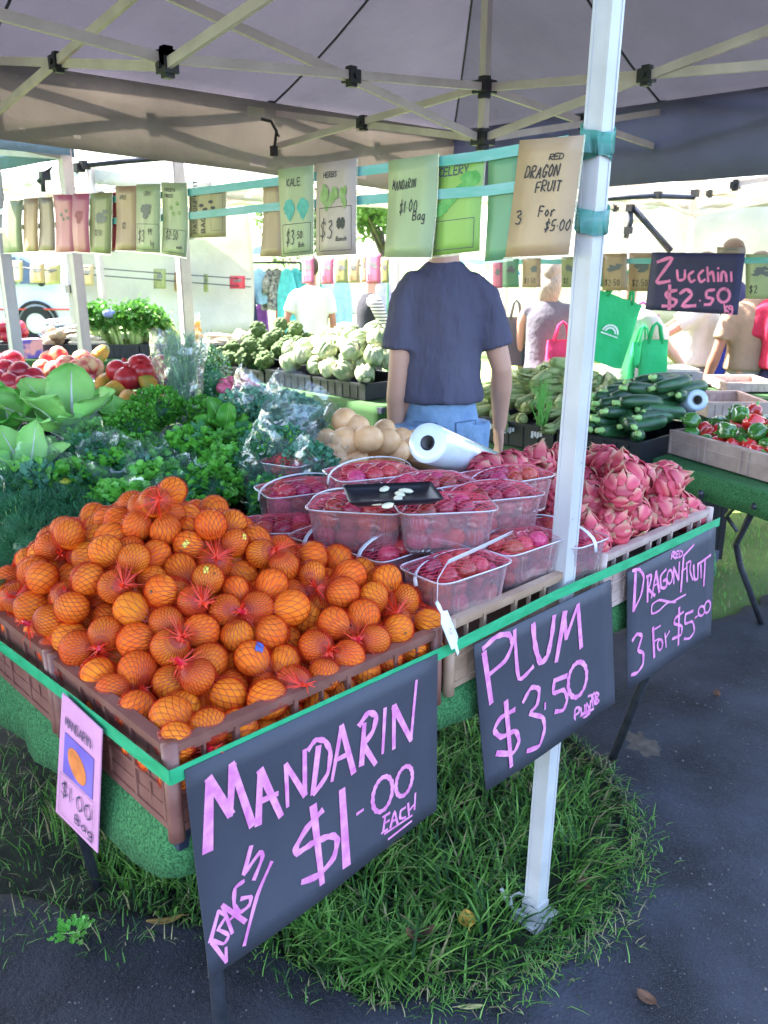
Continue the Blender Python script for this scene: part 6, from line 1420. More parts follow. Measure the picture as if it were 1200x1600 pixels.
# cauliflowers wrapped in leaves, broccoli
def cauli(seed):
    R_ = random.Random(seed); t = []
    mb = MB()
    for i in range(26):
        d = Vector((R_.gauss(0, 1), R_.gauss(0, 1), abs(R_.gauss(.5, .8)))).normalized(); mb.ball(d * .052, R_.uniform(.016, .024), 7, 5)
    mb.ball((0, 0, 0), .055, 10, 7); a = mb.mesh('curd', M['curd'], True)
    ml = MB()
    for i in range(9):
        an = i * .7 + R_.uniform(-.1, .1); o = Vector((math.cos(an), math.sin(an), 0)); s_ = o.cross(UP)
        ml.slab(lambda u, v: o * (.055 + .028 * math.sin(v * 2.2) - .022 * v * v) + s_ * ((u - .5) * .085 * math.sin(math.pi * min(1, v * .8 + .2)) ** .6) + UP * (-.05 + .12 * v) + o * (-.03 * (2 * u - 1) ** 2), 4, 5, (0, 0, .001))
    return a, ml.mesh('wrapper_leaf', M['cleaf'], True)
M['curd'] = mat('cream cauliflower curd', (.62, .56, .38), .7, var=.1, scale=60, bump=.6, bscale=90, objvar=.08)
M['cleaf'] = mat('pale cauliflower leaf', (.18, .27, .12), .5, col2=(.48, .52, .34), scale=9, trans=.15, objvar=.2, thresh=(.35, .6))
M['broc'] = mat('broccoli head', (.035, .07, .018), .85, col2=(.10, .15, .05), scale=14, bump=1, bscale=70, objvar=.15)
CA = [cauli(1), cauli(2), cauli(3)]
cs = []
CP, CR = settle(40, 2.80, 3.32, 2.62, 3.62, lambda x, y: .875 + .14 * np.clip((x - 2.8) / .4, 0, 1), .064, 120, 3, extra=.15)
for i in range(40):
    t = thing('cauliflower', 'x', 'cauliflower', CP[i].tolist(), (random.uniform(-.9, .6), random.uniform(-1.2, .3), random.uniform(0, 6)), 'leafy cauliflowers heaped on the inner table')
    a, b = CA[i % 3]; s_ = float(CR[i]) / .072; inst(a, 'curd', t, sc=s_); inst(b, 'wrapper_leaves', t, sc=s_); cs.append(t)
order_labels(cs, 'leafy cauliflower', 4)
def brocmesh(seed):
    R_ = random.Random(seed); mb = MB()
    for i in range(34):
        d = Vector((R_.gauss(0, 1), R_.gauss(0, 1), R_.gauss(.5, .7))).normalized(); mb.ball(d * .05, R_.uniform(.012, .022), 6, 4)
    mb.ball((0, 0, .0), .052, 10, 7); return mb.mesh('broccoli_head', M['broc'], True)
BR = [brocmesh(1), brocmesh(2)]
CP, CR = settle(26, 2.80, 3.30, 3.62, 4.25, lambda x, y: .86 + .12 * np.clip((x - 2.8) / .4, 0, 1), .064, 120, 4, extra=.15)
out = [tag(inst(BR[i % 2], 'broccoli', None, CP[i].tolist(), (random.uniform(-1, .4), random.uniform(-1.3, .2), 0), float(CR[i]) / .066), 'x', 'broccoli', 'dark broccoli heads left of the cauliflowers') for i in range(26)]
order_labels(out, 'dark broccoli head left of the cauliflowers', 4)
# corn cobs in husk
M['husk'] = mat('corn husk', (.20, .30, .08), .6, col2=(.42, .46, .20), scale=5, stretch=(1, 14, 14), bump=.4, bscale=30, objvar=.18, huevar=.015, trans=.1)
def corn(seed):
    R_ = random.Random(seed); mb = MB()
    for i in range(7):
        an = i * .9; o = Vector((0, math.cos(an), math.sin(an))); s_ = o.cross(Vector((1, 0, 0)))
        tipf = R_.uniform(.0, .045)
        mb.slab(lambda u, v: Vector((-.11 + v * (.21 + tipf), 0, 0)) + o * ((.028 * math.sin(math.pi * min(1, v * .72 + .22)) ** .8) + .003 * (i % 2) + tipf * .5 * v ** 4) + s_ * ((u - .5) * .040 * (1 - .8 * v ** 2.5)) - o * (.012 * (2 * u - 1) ** 2 * (1 - v)), 3, 8, o * .001)
    mb.tube([(-.12, 0, 0), (-.10, 0, 0), (.08, 0, 0)], [.010, .021, .012], 8)
    for k in range(14): mb.tube([(.08, 0, 0), (.115 + R_.uniform(0, .02), R_.gauss(0, .012), R_.gauss(0, .012))], [.001, .0006], 3, mi=0)
    return mb.mesh('corn_husk', M['husk'], True)
CO = [corn(1), corn(2), corn(3)]
CP, CR = settle(62, 2.68, 3.24, 1.20, 1.80, lambda x, y: .81 + .19 * np.clip((x - 2.7) / .5, 0, 1) ** .9, .031, 90, 6, extra=.15)
out = []
for i in range(len(CP)):
    if CP[i][2] < .83 + .19 * max(0, (CP[i][0] - 2.7) / .5): continue
    out.append(tag(inst(CO[i % 3], 'corn_cob', None, CP[i].tolist(), (random.uniform(0, 6), random.uniform(-.25, .25), random.choice([.3, .7, -.3, 2.9, 1.3]) + random.uniform(-.4, .4)), 1.0), 'x', 'corn', 'corn cobs in pale green husks'))
order_labels(out, 'corn cob in pale green husk', 5)
M['zuc'] = mat('zucchini skin', (.008, .045, .014), .38, col2=(.035, .12, .04), scale=7, stretch=(1, 10, 10), thresh=(.4, .62), spec=.55, objvar=.2, speck=(60, .07, (.12, .22, .09)))
def zuc(seed):
    R_ = random.Random(seed); bend = R_.uniform(-.014, .014); pts = []; rs = []
    prof = [(0, .009), (.02, .010), (.028, .012), (.035, .019), (.07, .024), (.13, .026), (.19, .027), (.22, .024), (.236, .014), (.240, .004)]
    for x, r in prof: pts.append((x - .12, bend * math.sin(x / .24 * math.pi), 0)); rs.append(r)
    mb = MB(); mb.tube(pts[2:], rs[2:], 14); a = mb.mesh('zucchini_skin', M['zuc'], True)
    b = MB().tube([(-.12 - .004, 0, 0), (-.1, 0, 0), (-.086, 0, 0)], [.010, .009, .0135], 8).mesh('stem_end', LM['stem'], True)
    return a, b
ZU = [zuc(i) for i in range(4)]
CP, CR = settle(48, 2.74, 3.22, .82, 1.14, lambda x, y: .81 + .17 * np.clip((x - 2.7) / .45, 0, 1) ** .8, .033, 90, 8, extra=.15)
out = []
for i in range(len(CP)):
    if CP[i][2] < .83 + .17 * max(0, (CP[i][0] - 2.7) / .5): continue
    t = thing('zucchini', 'x', 'zucchini', CP[i].tolist(), (random.uniform(0, 6), random.uniform(-.15, .25), -.35 + random.uniform(-.3, .3) + (.9 if i % 5 == 0 else 0)), 'dark green zucchinis heaped under their sign')
    a, b = ZU[i % 4]; inst(a, 'zucchini_skin', t, sc=(1, 1.2, 1.2)); inst(b, 'stem_end', t, sc=(1, 1.2, 1.2)); out.append(t)
order_labels(out, 'dark green zucchini in the heap', 6)
# a leek bundle and small bits between corn and the white leg
c = at(845, 640, z=.93); t = thing('spring_onion_bunch', 'upright bunch of spring onions left of the white leg', 'spring onions', c); mb = MB(); R_ = random.Random(5)
for i in range(34): mb.tube([c + Vector((R_.gauss(0, .012), R_.gauss(0, .012), -.09)), c + RT * R_.gauss(0, .02) + UP * .02, c + RT * R_.gauss(.01, .035) + UP * R_.uniform(.08, .16)], [.0035, .003, .001], 4, caps=False)
mb.build('leaves', LM['fresh'], t, smooth=True)

# ---------------------------------------------------------------- pepper table at the right
ZP = .775
P_ = [at(1012, 714, z=ZP), at(1345, 812, z=ZP), at(1420, 640, z=ZP), at(1090, 618, z=ZP)]
PP = [(p.x, p.y) for p in P_]
l1 = at(1190, 975, z=0); l1t = at(1168, 800, z=ZP - .3)
tt, _, _ = turf_table('trestle table under the pepper crate at the right', PP, ZP, [(P_[3].x + .1, P_[3].y - .05, P_[3].x + .1, P_[3].y - .05)], None)
MB().tube([at(1180, 790, z=ZP - .06), at(1150, 850, z=.42), at(1157, 885, z=.33), at(1190, 975, z=.0)], .0135, 10).build('leg', M['leg_steel'], tt, smooth=True)
MB().tube([at(1095, 770, z=ZP - .06), at(1098, 810, z=.5)], .012, 8).tube([at(1170, 768, z=ZP - .05), at(1135, 806, z=.52), at(1152, 830, z=.47)], .009, 8).build('leg_brace', M['leg_steel'], tt, smooth=True)
turf_cloth('green turf draped over the rounded corner of the pepper table', PP, ZP, .10, M['turf'], flare=.02)
pc_ = [at(1046, 708, z=ZP + .008), at(1330, 792, z=ZP + .008)]
e = pc_[1] - pc_[0]; ang = math.atan2(e.y, e.x); L = .60; t = thing('pepper_crate', 'pale crate of red and green peppers on the right table', 'crate', pc_[0], ang)
h = .105; D_ = .40
for (x0, x1, y0, y1, nm) in ((0, L, 0, .012, 'side_wall'), (0, L, D_ - .012, D_, 'side_wall'), (0, .012, .0125, D_ - .0125, 'end_wall'), (L - .012, L, .0125, D_ - .0125, 'end_wall')):
    mb = MB(); mb.bx(x0, x1, y0, y1, 0.0, h - .0125); mb.bx(x0 - .006, x1 + .006, y0 - .006, y1 + .006, h - .012, h)
    if nm == 'side_wall':
        for k in (0, .28, .34, .66, .72, 1): mb.bx(L * k - .005, L * k + .005, y0 - .006, y1 + .006, .002, h - .0128)
        mb.bx(-.003, L + .003, y0 - .004, y1 + .004, h * .52, h * .58)
    else:
        for k in (.1, .5, .9): mb.bx(x0 - .006, x1 + .006, D_ * k - .005, D_ * k + .005, .002, h - .0128)
    mb.build(nm, M['crate_pale'], t, world=False)
MB().bx(.013, L - .013, .013, D_ - .013, .002, .01).build('crate_floor', M['crate_pale'], t, world=False)
for z_ in (0, 1):
    rot_ = Matrix.Rotation(ang, 3, 'Z')
def pepper(seed, red):
    R_ = random.Random(seed)
    def fn(d):
        return (1 + .10 * math.cos(4 * math.atan2(d.y, d.x) + seed) * (1 - d.z ** 2) ** .5) * (1 - .28 * math.exp(-(1 - d.z) / .05) - .12 * math.exp(-(1 + d.z) / .05)) * (1 + .08 * noise.noise(d * 1.3 + Vector((seed, 0, 0))))
    a = MB().ball((0, 0, 0), (1, 1, 1.15), 22, 14, fn=fn).mesh('pepper_skin', M['pred'] if red else M['pgreen'], True)
    b = MB().tube([(0, 0, .70), (0, 0, .85), (.1, 0, 1.1), (.22, .05, 1.35)], [.30, .14, .10, .12], 8).mesh('stem', LM['fresh'], True)
    return a, b
M['pred'] = mat('red pepper skin', (.50, .012, .012), .16, col2=(.66, .03, .02), scale=2, spec=.7, coat=.5, objvar=.15)
M['pgreen'] = mat('green pepper skin', (.03, .14, .02), .18, col2=(.07, .24, .03), scale=2, spec=.7, coat=.4, objvar=.2)
PR = [pepper(i, True) for i in range(3)]; PG = [pepper(i + 3, False) for i in range(3)]
Mx = Matrix.Rotation(ang, 3, 'Z')
CP, CR = settle(52, .03, L - .03, .035, D_ - .03, lambda x, y: .03 + .07 * np.clip(y / .3, 0, 1), .038, 110, 12, extra=.12)
out = []
for i in range(len(CP)):
    p = pc_[0] + Mx @ Vector(CP[i].tolist()); red = random.random() < .5
    t2 = thing('bell_pepper', 'x', 'bell pepper', p, (random.uniform(-1.6, 1.6), random.uniform(-1.6, 1.6), random.uniform(0, 6)), 'red and green bell peppers heaped in the pale crate')
    a, b = random.choice(PR if red else PG); inst(a, 'pepper_skin', t2, sc=float(CR[i]) * 1.0); inst(b, 'stem', t2, sc=float(CR[i])); t2['c'] = 'red' if red else 'green'; out.append(t2)
order_labels([o for o in out if o['c'] == 'red'], 'shiny red bell pepper', 4); order_labels([o for o in out if o['c'] == 'green'], 'shiny green bell pepper', 4)
for o in out: del o['c']
# film roll by the zucchinis, scale, green counter
c = at(1090, 625, z=.99)
t = thing('plastic_bag_roll', 'small roll of clear bags standing on end behind the peppers', 'roll', c)
def ringtube(r0, r1, a, b):
    d_ = (b - a).normalized(); q = d_.orthogonal().normalized(); w2 = d_.cross(q); L2 = (b - a).length
    prof = [(r0, 0), (r1, 0), (r1, L2), (r0, L2), (r0, 0)]
    def fn(u, v):
        an = u * 2 * math.pi; i = min(3, int(v * 4)); f = v * 4 - i; r = prof[i][0] * (1 - f) + prof[i + 1][0] * f; l = prof[i][1] * (1 - f) + prof[i + 1][1] * f
        return a + d_ * l + (q * math.cos(an) + w2 * math.sin(an)) * r
    return fn
MB().grid(ringtube(.024, .048, c - look * 0, c + look * .22 - UP * 0), 28, 8).build('film', mat('pale film roll', (.45, .55, .66), .3, var=.1, coat=.3), t, smooth=True)
MB().grid(ringtube(.020, .024, c - look * .002, c + look * .222), 20, 8).build('core', bpy.data.materials['grey cardboard core'], t, smooth=True)
band_table('counter table with the scale at the right rear', 940, 1330, 4.9, .55, .86, .12, 'green turf over the counter with the scale', d1=4.4)
c = dpt(1040, 5.15, .865); t = thing('weighing_scale', 'low grey weighing scale on the green counter', 'scale', c, -.75)
MB().box((0, 0, .045), (.34, .30, .07)).box((0, 0, .012), (.30, .26, .022)).build('scale_body', mat('grey scale housing', (.22, .22, .24), .5), t, world=False)
MB().box((0, 0, .092), (.30, .28, .018)).build('weighing_pan', mat('dull steel pan', (.45, .44, .42), .3, metal=.6), t, world=False)
MB().box((0, -.153, .05), (.2, .004, .04)).build('display', M['joint'], t, world=False)
rot_crate('low pale crate lid lying on the right end of the green counter', 1135, 1215, 4.75, .35, .87, .92, M['crate_pale'])
rot_crate('tan crate behind the pepper table', 1105, 1200, 4.2, .4, .82, .90, M['crate_pale'])
rot_crate('dark crate standing on the ground beneath the pepper table', 1062, 1128, 4.0, .35, .12, .5, M['crate_black'])
# ---------------------------------------------------------------- people
SK = mat('skin', (.52, .28, .20), .5, col2=(.60, .34, .25), scale=3, bump=.15, bscale=120); SKD = mat('tanned skin', (.34, .14, .09), .5, var=.1)
HAIRD = mat('brown hair', (.05, .03, .02), .6, stretch=(8, 8, 1), bump=.6, var=.4, scale=30); HAIRG = mat('greying fair hair', (.30, .22, .16), .6, col2=(.46, .37, .29), stretch=(8, 8, 1), scale=20, bump=.6)
EYEW = mat('eye white', (.7, .7, .7), .3); EYED = mat('iris', (.03, .02, .02), .2)
def remesh(o, vox, it=4, fac=.5, disp=None):
    m = o.modifiers.new('r', 'REMESH'); m.mode = 'VOXEL'; m.voxel_size = vox; m.use_smooth_shade = True
    s_ = o.modifiers.new('s', 'SMOOTH'); s_.iterations = it; s_.factor = fac
    if disp:
        tx = bpy.data.textures.new('folds', 'CLOUDS'); tx.noise_scale = disp[0]; d = o.modifiers.new('d', 'DISPLACE'); d.texture = tx; d.strength = disp[1]; d.mid_level = .5; d.texture_coords = 'OBJECT'
        if len(disp) > 2: d.texture_coords_object = disp[2]
def person(label, x, y, rz, H, top, bottom, hair, hands=((.32, .05, .80), (-.32, .05, .80)), elbows=None, sleeve='short', shirt_len=.44, vox=.014, skin=SK, female=False, lean=0.0, head_turn=0.0, hairlen=.0, shoulder=.21, sleeve_mat=None, hip_shift=0, build_=1.0):
    """local frame: +Y is the way the person faces, X is to their right; H scales a 1.75 m figure"""
    k = H / 1.75; t = thing('person', label, 'person', (x, y, 0), rz)
    V = lambda a, b, c: Vector((a * k, (b + lean * max(0, c - .95)) * k, c * k))
    sw = shoulder; bw = build_
    hp = .94
    S_ = {1: V(sw - .02, -.01, 1.385), -1: V(-sw + .02, -.01, 1.385)}
    mb = MB()
    tor = [(.90, .155, .105), (.98, .16, .11), (1.08, .145, .105), (1.2, .155, .11), (1.32, .160, .100), (1.40, .130, .078), (1.46, .065, .05)]
    mb.tube([V(0, -.005, z) for z, _, _ in tor], [(a * k * bw * (.92 if female else 1), b * k * bw) for _, a, b in tor], 20, side=(1, 0, 0))
    mb.tube([V(0, -.005, 1.42), V(0, 0, 1.50), V(0, .012, 1.57)], [.062 * k, .054 * k, .055 * k], 14)
    hc = V(0, .025, 1.655)
    mb.ball(hc, (.075 * k, .092 * k, .112 * k), 20, 14, fn=lambda d: 1 - .12 * max(0, -d.z) * max(0, -d.y) + .02 * d.y)
    mb.ball(hc + V(0, .045, -.06) - V(0, 0, 0) + Vector((0, 0, 0)), (.045 * k, .045 * k, .04 * k), 12, 8)
    mb.tube([hc + Vector((0, .082, .015)) * k, hc + Vector((0, .100, -.012)) * k, hc + Vector((0, .108, -.026)) * k], [.007 * k, .011 * k, .014 * k], 8)     # nose
    mb.tube([hc + Vector((-.022, .088, -.058)) * k, hc + Vector((0, .096, -.056)) * k, hc + Vector((.022, .088, -.058)) * k], [.004 * k, .008 * k, .004 * k], 6)
    for s_ in (1, -1): mb.ball(hc + Vector((s_ * .077, -.008, -.008)) * k, (.010 * k, .020 * k, .032 * k), 8, 6)
    arms = {}
    for i, s_ in enumerate((1, -1)):
        sh = S_[s_]; ha = V(*hands[i]) if lean == 0 else Vector(hands[i]) * k
        dvec = ha - sh; Ld = dvec.length; a_, b_ = .30 * k, .27 * k; Lc = min(Ld, (a_ + b_) * .995); dn = dvec.normalized()
        q = (a_ * a_ - b_ * b_ + Lc * Lc) / (2 * Lc); hh = math.sqrt(max(0, a_ * a_ - q * q)); pole = Vector(elbows[i]) if elbows else Vector((s_ * .6, -1, -.2))
        pl = (pole - dn * pole.dot(dn)).normalized(); el = sh + dn * q + pl * hh; wr = sh + dn * Lc
        arms[s_] = (sh, el, wr)
        mb.tube([sh - Vector((s_ * .03 * k, 0, 0)), sh.lerp(el, .3), sh.lerp(el, .7), el, el.lerp(wr, .3), el.lerp(wr, .75), wr], [.052 * k, .050 * k, .043 * k, .038 * k, .041 * k, .031 * k, (.026 * k)], 14)
        fd = (wr - el).normalized(); fd = (fd + Vector((0, 0, -.25))).normalized(); sd_ = Vector((0, 1, 0)) - fd * fd.y; sd_ = sd_.normalized(); th = fd.cross(sd_)
        # palm and five fingers, slightly curled
        pc = wr + fd * .045 * k
        mb.tube([wr - fd * .01 * k, wr + fd * .02 * k, wr + fd * .055 * k, wr + fd * .085 * k], [(.026 * k, .020 * k), (.034 * k, .017 * k), (.041 * k, .015 * k), (.040 * k, .012 * k)], 12, side=sd_)
        for f, (o_, L_, r_f) in enumerate(((.030, .070, .0095), (.010, .080, .0098), (-.010, .074, .0095), (-.030, .058, .0085))):
            b0 = wr + fd * .078 * k + sd_ * o_ * k; cu = th * (-s_) * .35
            p1 = b0 + (fd + sd_ * o_ * 2.2).normalized() * L_ * .45 * k; p2 = p1 + (fd + cu).normalized() * L_ * .32 * k; p3 = p2 + (fd + cu * 2.2).normalized() * L_ * .28 * k
            mb.tube([b0 - fd * .02 * k, b0, p1, p2, p3], [r_f * k * 1.05, r_f * k * 1.05, r_f * k, r_f * k * .92, r_f * k * .7], 8)
        b0 = wr + fd * .022 * k + sd_ * .026 * k; mb.tube([b0 - sd_ * .01 * k, b0 + (sd_ * .8 + fd * .6).normalized() * .035 * k, b0 + (sd_ * .45 + fd).normalized() * .068 * k, b0 + (sd_ * .25 + fd).normalized() * .088 * k], [.013 * k, .0125 * k, .011 * k, .008 * k], 8)
        hx = s_ * .09; kn = V(s_ * .10, .01, .50); an = V(s_ * .105, -.01, .09)
        mb.tube([V(hx * .9, 0, .87), V(hx, 0, .75), kn, V(s_ * .105, -.015, .36), an], [.070 * k, .074 * k, .055 * k, .052 * k, .036 * k], 14)
        mb.tube([an + Vector((0, -.03, -.05)) * k, an + Vector((0, .07, -.055)) * k, an + Vector((0, .15, -.06)) * k], [.035 * k, .036 * k, .028 * k], 10)
    body = mb.build('body', skin, t, world=False); remesh(body, min(vox, .0075) if vox < .01 else vox, 3 if vox < .01 else 2)
    for s_ in (1, -1):
        e = MB().ball(hc + Vector((s_ * .030, .076, .012)) * k, .0115 * k, 10, 8).build('eye', EYEW, t, smooth=True, world=False); MB().ball(hc + Vector((s_ * .030, .0855, .012)) * k, .0045 * k, 8, 6).build('iris', EYED, e, smooth=True, world=False)
    # hair
    mh = MB(); mh.ball(hc + Vector((0, -.014, .022)) * k, (.086 * k, .098 * k, .108 * k), 22, 16, fn=lambda d: 1 + .05 * noise.noise(d * 5) if not (d.y > .45 and d.z < .55) else .80)
    if hairlen: 
        mh.tube([hc + Vector((0, -.03, 0)) * k, hc + Vector((0, -.06, -.10)) * k, hc + Vector((0, -.065, -.10 - hairlen)) * k], [(.088 * k, .07 * k), (.095 * k, .055 * k), (.06 * k, .03 * k)], 16, side=(1, 0, 0))
    mh.build('hair', hair, t, smooth=True, world=False)
    # top: torso shell and sleeves in one piece
    mt = MB(); z0 = 1.40 - shirt_len
    prof = [(z0, .192, .150), (z0 + .02, .192, .150), (z0 + .1, .182, .130), (z0 + .2, .180, .126), (1.28, .190, .128), (1.35, .188, .120), (1.40, .165, .100), (1.44, .120, .082), (1.475, .075, .068)]
    mt.tube([V(0, -.006, z) for z, _, _ in prof], [(a * k * bw * (.93 if female else 1), b * k * bw) for _, a, b in prof], 28, side=(1, 0, 0))
    for s_ in (1, -1):
        sh, el, wr = arms[s_]
        if sleeve == 'short': pts = [sh - Vector((s_ * .09 * k, 0, -.012 * k)), sh - Vector((s_ * .03 * k, 0, -.004 * k)), sh.lerp(el, .12), sh.lerp(el, .35), sh.lerp(el, .72)]; rr = [.048 * k, .056 * k, .060 * k, .063 * k, .066 * k]
        elif sleeve == 'long': pts = [sh - Vector((s_ * .07 * k, 0, -.012 * k)), sh, sh.lerp(el, .6), el, el.lerp(wr, .5), wr]; rr = [.070 * k, .068 * k, .058 * k, .052 * k, .046 * k, .038 * k]
        else: pts = [sh - Vector((s_ * .07 * k, 0, 0)), sh + Vector((s_ * .005, 0, .005))]; rr = [.065 * k, .055 * k]
        (mt if not sleeve_mat else mt).tube(pts, rr, 18) if not (sleeve_mat and sleeve == 'long') else None
        if sleeve_mat and sleeve == 'long':
            ms = MB(); ms.tube(pts, rr, 18); so = ms.build('sleeve', sleeve_mat, t, world=False, smooth=True)
    o = mt.build('shirt', top, t, world=False); remesh(o, max(vox * 1.1, .009), 8, disp=(.075 * k, .017 * k) if vox < .01 else None)
    mp_ = MB(); mp_.tube([V(0, -.005, z) for z in (.80, .88, .96, 1.03)], [(.172 * k * bw, .122 * k * bw), (.178 * k * bw, .130 * k * bw), (.166 * k * bw, .118 * k * bw), (.145 * k * bw, .104 * k * bw)], 22, side=(1, 0, 0))
    for s_ in (1, -1): mp_.tube([V(s_ * .09, 0, .90), V(s_ * .095, 0, .72), V(s_ * .10, .01, .50), V(s_ * .105, -.01, .10)], [.098 * k, .092 * k, .076 * k, .066 * k], 16)
    o = mp_.build('trousers', bottom, t, world=False); remesh(o, max(vox * 1.1, .010), 3, disp=(.09 * k, .012 * k) if vox < .01 else None)
    for s_ in (1, -1):
        MB().tube([V(s_ * .105, -.06, .035), V(s_ * .105, .0, .045), V(s_ * .105, .09, .038), V(s_ * .105, .155, .03)], [(.042 * k, .034 * k), (.046 * k, .044 * k), (.046 * k, .034 * k), (.032 * k, .024 * k)], 14, side=(1, 0, 0)).build('shoe', M['joint'], t, smooth=True, world=False)
    return t, V, arms
def cloth(name, a, b=None, sc=6, st=None, bump=.5, bs=18, tr=0): return mat(name, a, .85, col2=b, var=.1, scale=sc, stretch=st, bump=bump, bscale=bs, spec=.15, trans=tr)
TEE = cloth('slate blue cotton', (.078, .074, .118), (.105, .10, .15), bump=.8, bs=9, st=(1.6, 1.6, .45)); DEN = cloth('faded denim', (.16, .26, .42), (.28, .42, .60), sc=9, bump=.6, bs=30)
ph = math.atan2(-FW.x, FW.y)                       # facing away from the viewer
mpos = dpt(682, 3.30, 0)
man, V, arms = person('man in a slate blue T-shirt and faded jeans, back to us, behind the plum punnets', mpos.x, mpos.y, ph + .12, 1.89, TEE, DEN, HAIRD, hands=((.25, .09, .855), (-.175, .02, .80)), elbows=((.3, -1, 0), (-.3, -1, 0)), shirt_len=.42, vox=.0078, build_=.80, shoulder=.155)
k_ = 1.86 / 1.75
mb = MB()                                            # jeans: back pockets and belt loops
for s_ in (1, -1):
    for (a, b) in (((.035, .93), (.115, .935)), ((.035, .93), (.040, .85)), ((.115, .935), (.112, .85)), ((.040, .85), (.076, .83)), ((.112, .85), (.076, .83))):
        mb.tube([Vector((s_ * a[0], -.112 + .02 * (a[0] / .1) ** 2, a[1])) * k_, Vector((s_ * b[0], -.114 + .02 * (b[0] / .1) ** 2, b[1])) * k_], .0022, 5)
mb.build('pocket_stitching', cloth('denim seam', (.10, .17, .30)), man, world=False)
M_w = cloth('pale grey tee', (.55, .50, .45), (.62, .58, .53)); BLK = cloth('charcoal quilted vest', (.025, .025, .032), (.045, .045, .055), bs=14)
def striped(name, a, b, n):
    m, nt, N, L, P = new_mat(name); tc = N.new('ShaderNodeTexCoord'); wv = N.new('ShaderNodeTexWave'); wv.bands_direction = 'Z'; wv.inputs['Scale'].default_value = n; L.new(tc.outputs['Object'], wv.inputs[0]); ra = N.new('ShaderNodeValToRGB'); ra.color_ramp.interpolation = 'CONSTANT'; ra.color_ramp.elements[0].color = col4(a); ra.color_ramp.elements[1].color = col4(b); ra.color_ramp.elements[1].position = .35; L.new(wv.outputs[0], ra.inputs[0]); L.new(ra.outputs[0], P.inputs['Base Color']); P.inputs['Roughness'].default_value = .9; return m
STR = striped('striped jersey', (.06, .055, .06), (.60, .56, .50), 11)
def put(px, d): p = dpt(px, d, 0); return p.x, p.y
x, y = put(492, 8.6); person('person in a pale grey T-shirt seen from behind, left of the striped shopper', x, y, ph, 1.60, M_w, cloth('dark jeans', (.05, .06, .10)), HAIRD, hands=((.24, .0, .78), (-.20, .12, .95)), skin=SKD, shirt_len=.56)
x, y = put(579, 7.6); person('shopper in a charcoal vest over a striped top, right of the pale T-shirt', x, y, ph - 1.2, 1.56, BLK, BLK, HAIRD, hands=((.14, .34, .98), (-.14, .34, .98)), elbows=((.4, -1, -.6), (-.4, -1, -.6)), sleeve='long', sleeve_mat=STR, shirt_len=.62, female=True)
x, y = put(842, 6.0); gw, _, _ = person('woman with shoulder-length fair hair and a grey sleeveless top, by the corn', x, y, ph - .35, 1.58, cloth('grey sleeveless top', (.13, .12, .15)), cloth('pale shorts', (.50, .46, .38)), HAIRG, hands=((.26, .30, 1.02), (-.20, .1, .80)), elbows=((.8, -.8, -.6), (-.8, -.6, 0)), sleeve='cap', shirt_len=.50, female=True, hairlen=.15)
def tote(label, c, w_, h_, d_, m, rz=0, strap=.14, name='shopping_bag', emblem=None, wob=.15, tilt=0.0, cat='bag'):
    t = thing(name, label, cat, c, (0, tilt, rz)); R_ = random.Random(int(c.x * 100))
    mb = MB()
    def fn(u, v):
        a = u * 2 * math.pi; e = .45; x = math.copysign(abs(math.cos(a)) ** e, math.cos(a)) * w_ / 2; y = math.copysign(abs(math.sin(a)) ** e, math.sin(a)) * d_ / 2
        q = 1 - .25 * v; return Vector((x * (1 - .12 * v + wob * .2 * noise.noise(Vector((x * 9, y * 9, v * 3)))), y * q * (1 - .55 * v) + .01 * noise.noise(Vector((u * 6, v * 4, 1))), -h_ + h_ * v + .012 * noise.noise(Vector((x * 8, v * 3, 4)))))
    mb.grid(fn, 32, 8); mb.add([fn(k / 32, 0) for k in range(32)], [tuple(range(31, -1, -1))]); mb.build('bag_body', m, t, smooth=True, world=False)
    for s_ in (-1, 1): MB().tube([(-w_ * .25, s_ * d_ * .2, -.02), (-w_ * .12, s_ * .01, strap * .8), (0, 0, strap), (w_ * .12, s_ * .01, strap * .8), (w_ * .25, s_ * d_ * .2, -.02)], .009, 6, flat=.25).build('handle', m, t, smooth=True, world=False)
    if emblem:
        mb = MB()
        for (r0, a0, a1) in ((.05, .2, 2.94), (.034, .3, 2.84)):
            stroke_mesh(mb, [Vector((r0 * math.cos(a0 + (a1 - a0) * q / 10), -d_ * .5 - .004 - 0 + .035, -h_ * .55 + r0 * math.sin(a0 + (a1 - a0) * q / 10))) for q in range(11)], .010, Vector((0, -1, 0)), ink=.02)
        stroke_mesh(mb, [Vector((-.055, -d_ * .5 + .031, -h_ * .57)), Vector((.055, -d_ * .5 + .031, -h_ * .57))], .008, Vector((0, -1, 0)), ink=.02)
        mb.build('emblem', emblem, t, world=False)
    return t
GB = cloth('green woven bag', (.03, .42, .14), (.05, .50, .19), bump=.3); WPR = mat('white bag print', (.75, .8, .75), .6); fz = math.atan2(RT.y, RT.x)
x, y = put(955, 5.5); person('shopper in a pale grey top with a green bag on the shoulder', x, y, ph - .9, 1.58, M_w, cloth('light grey trousers', (.42, .40, .42)), HAIRG, hands=((.26, .42, .98), (-.2, .2, .85)), elbows=((.5, -1, -.8), (-.8, -.8, 0)), shirt_len=.56, female=True)
tote('large green shoulder bag with a white emblem on the shopper at the right', dpt(968, 5.15, 1.38), .34, .40, .16, GB, fz + .1, strap=.16, emblem=WPR, tilt=.32)
tote('green carrier bag hanging from a hand behind the zucchinis', dpt(1024, 5.0, 1.14), .17, .26, .09, GB, fz, strap=.10, emblem=None)
tote('second green bag with a purple edge behind the hanging carrier bag', dpt(1004, 5.3, 1.10), .18, .26, .09, GB, fz + .5, strap=.10)
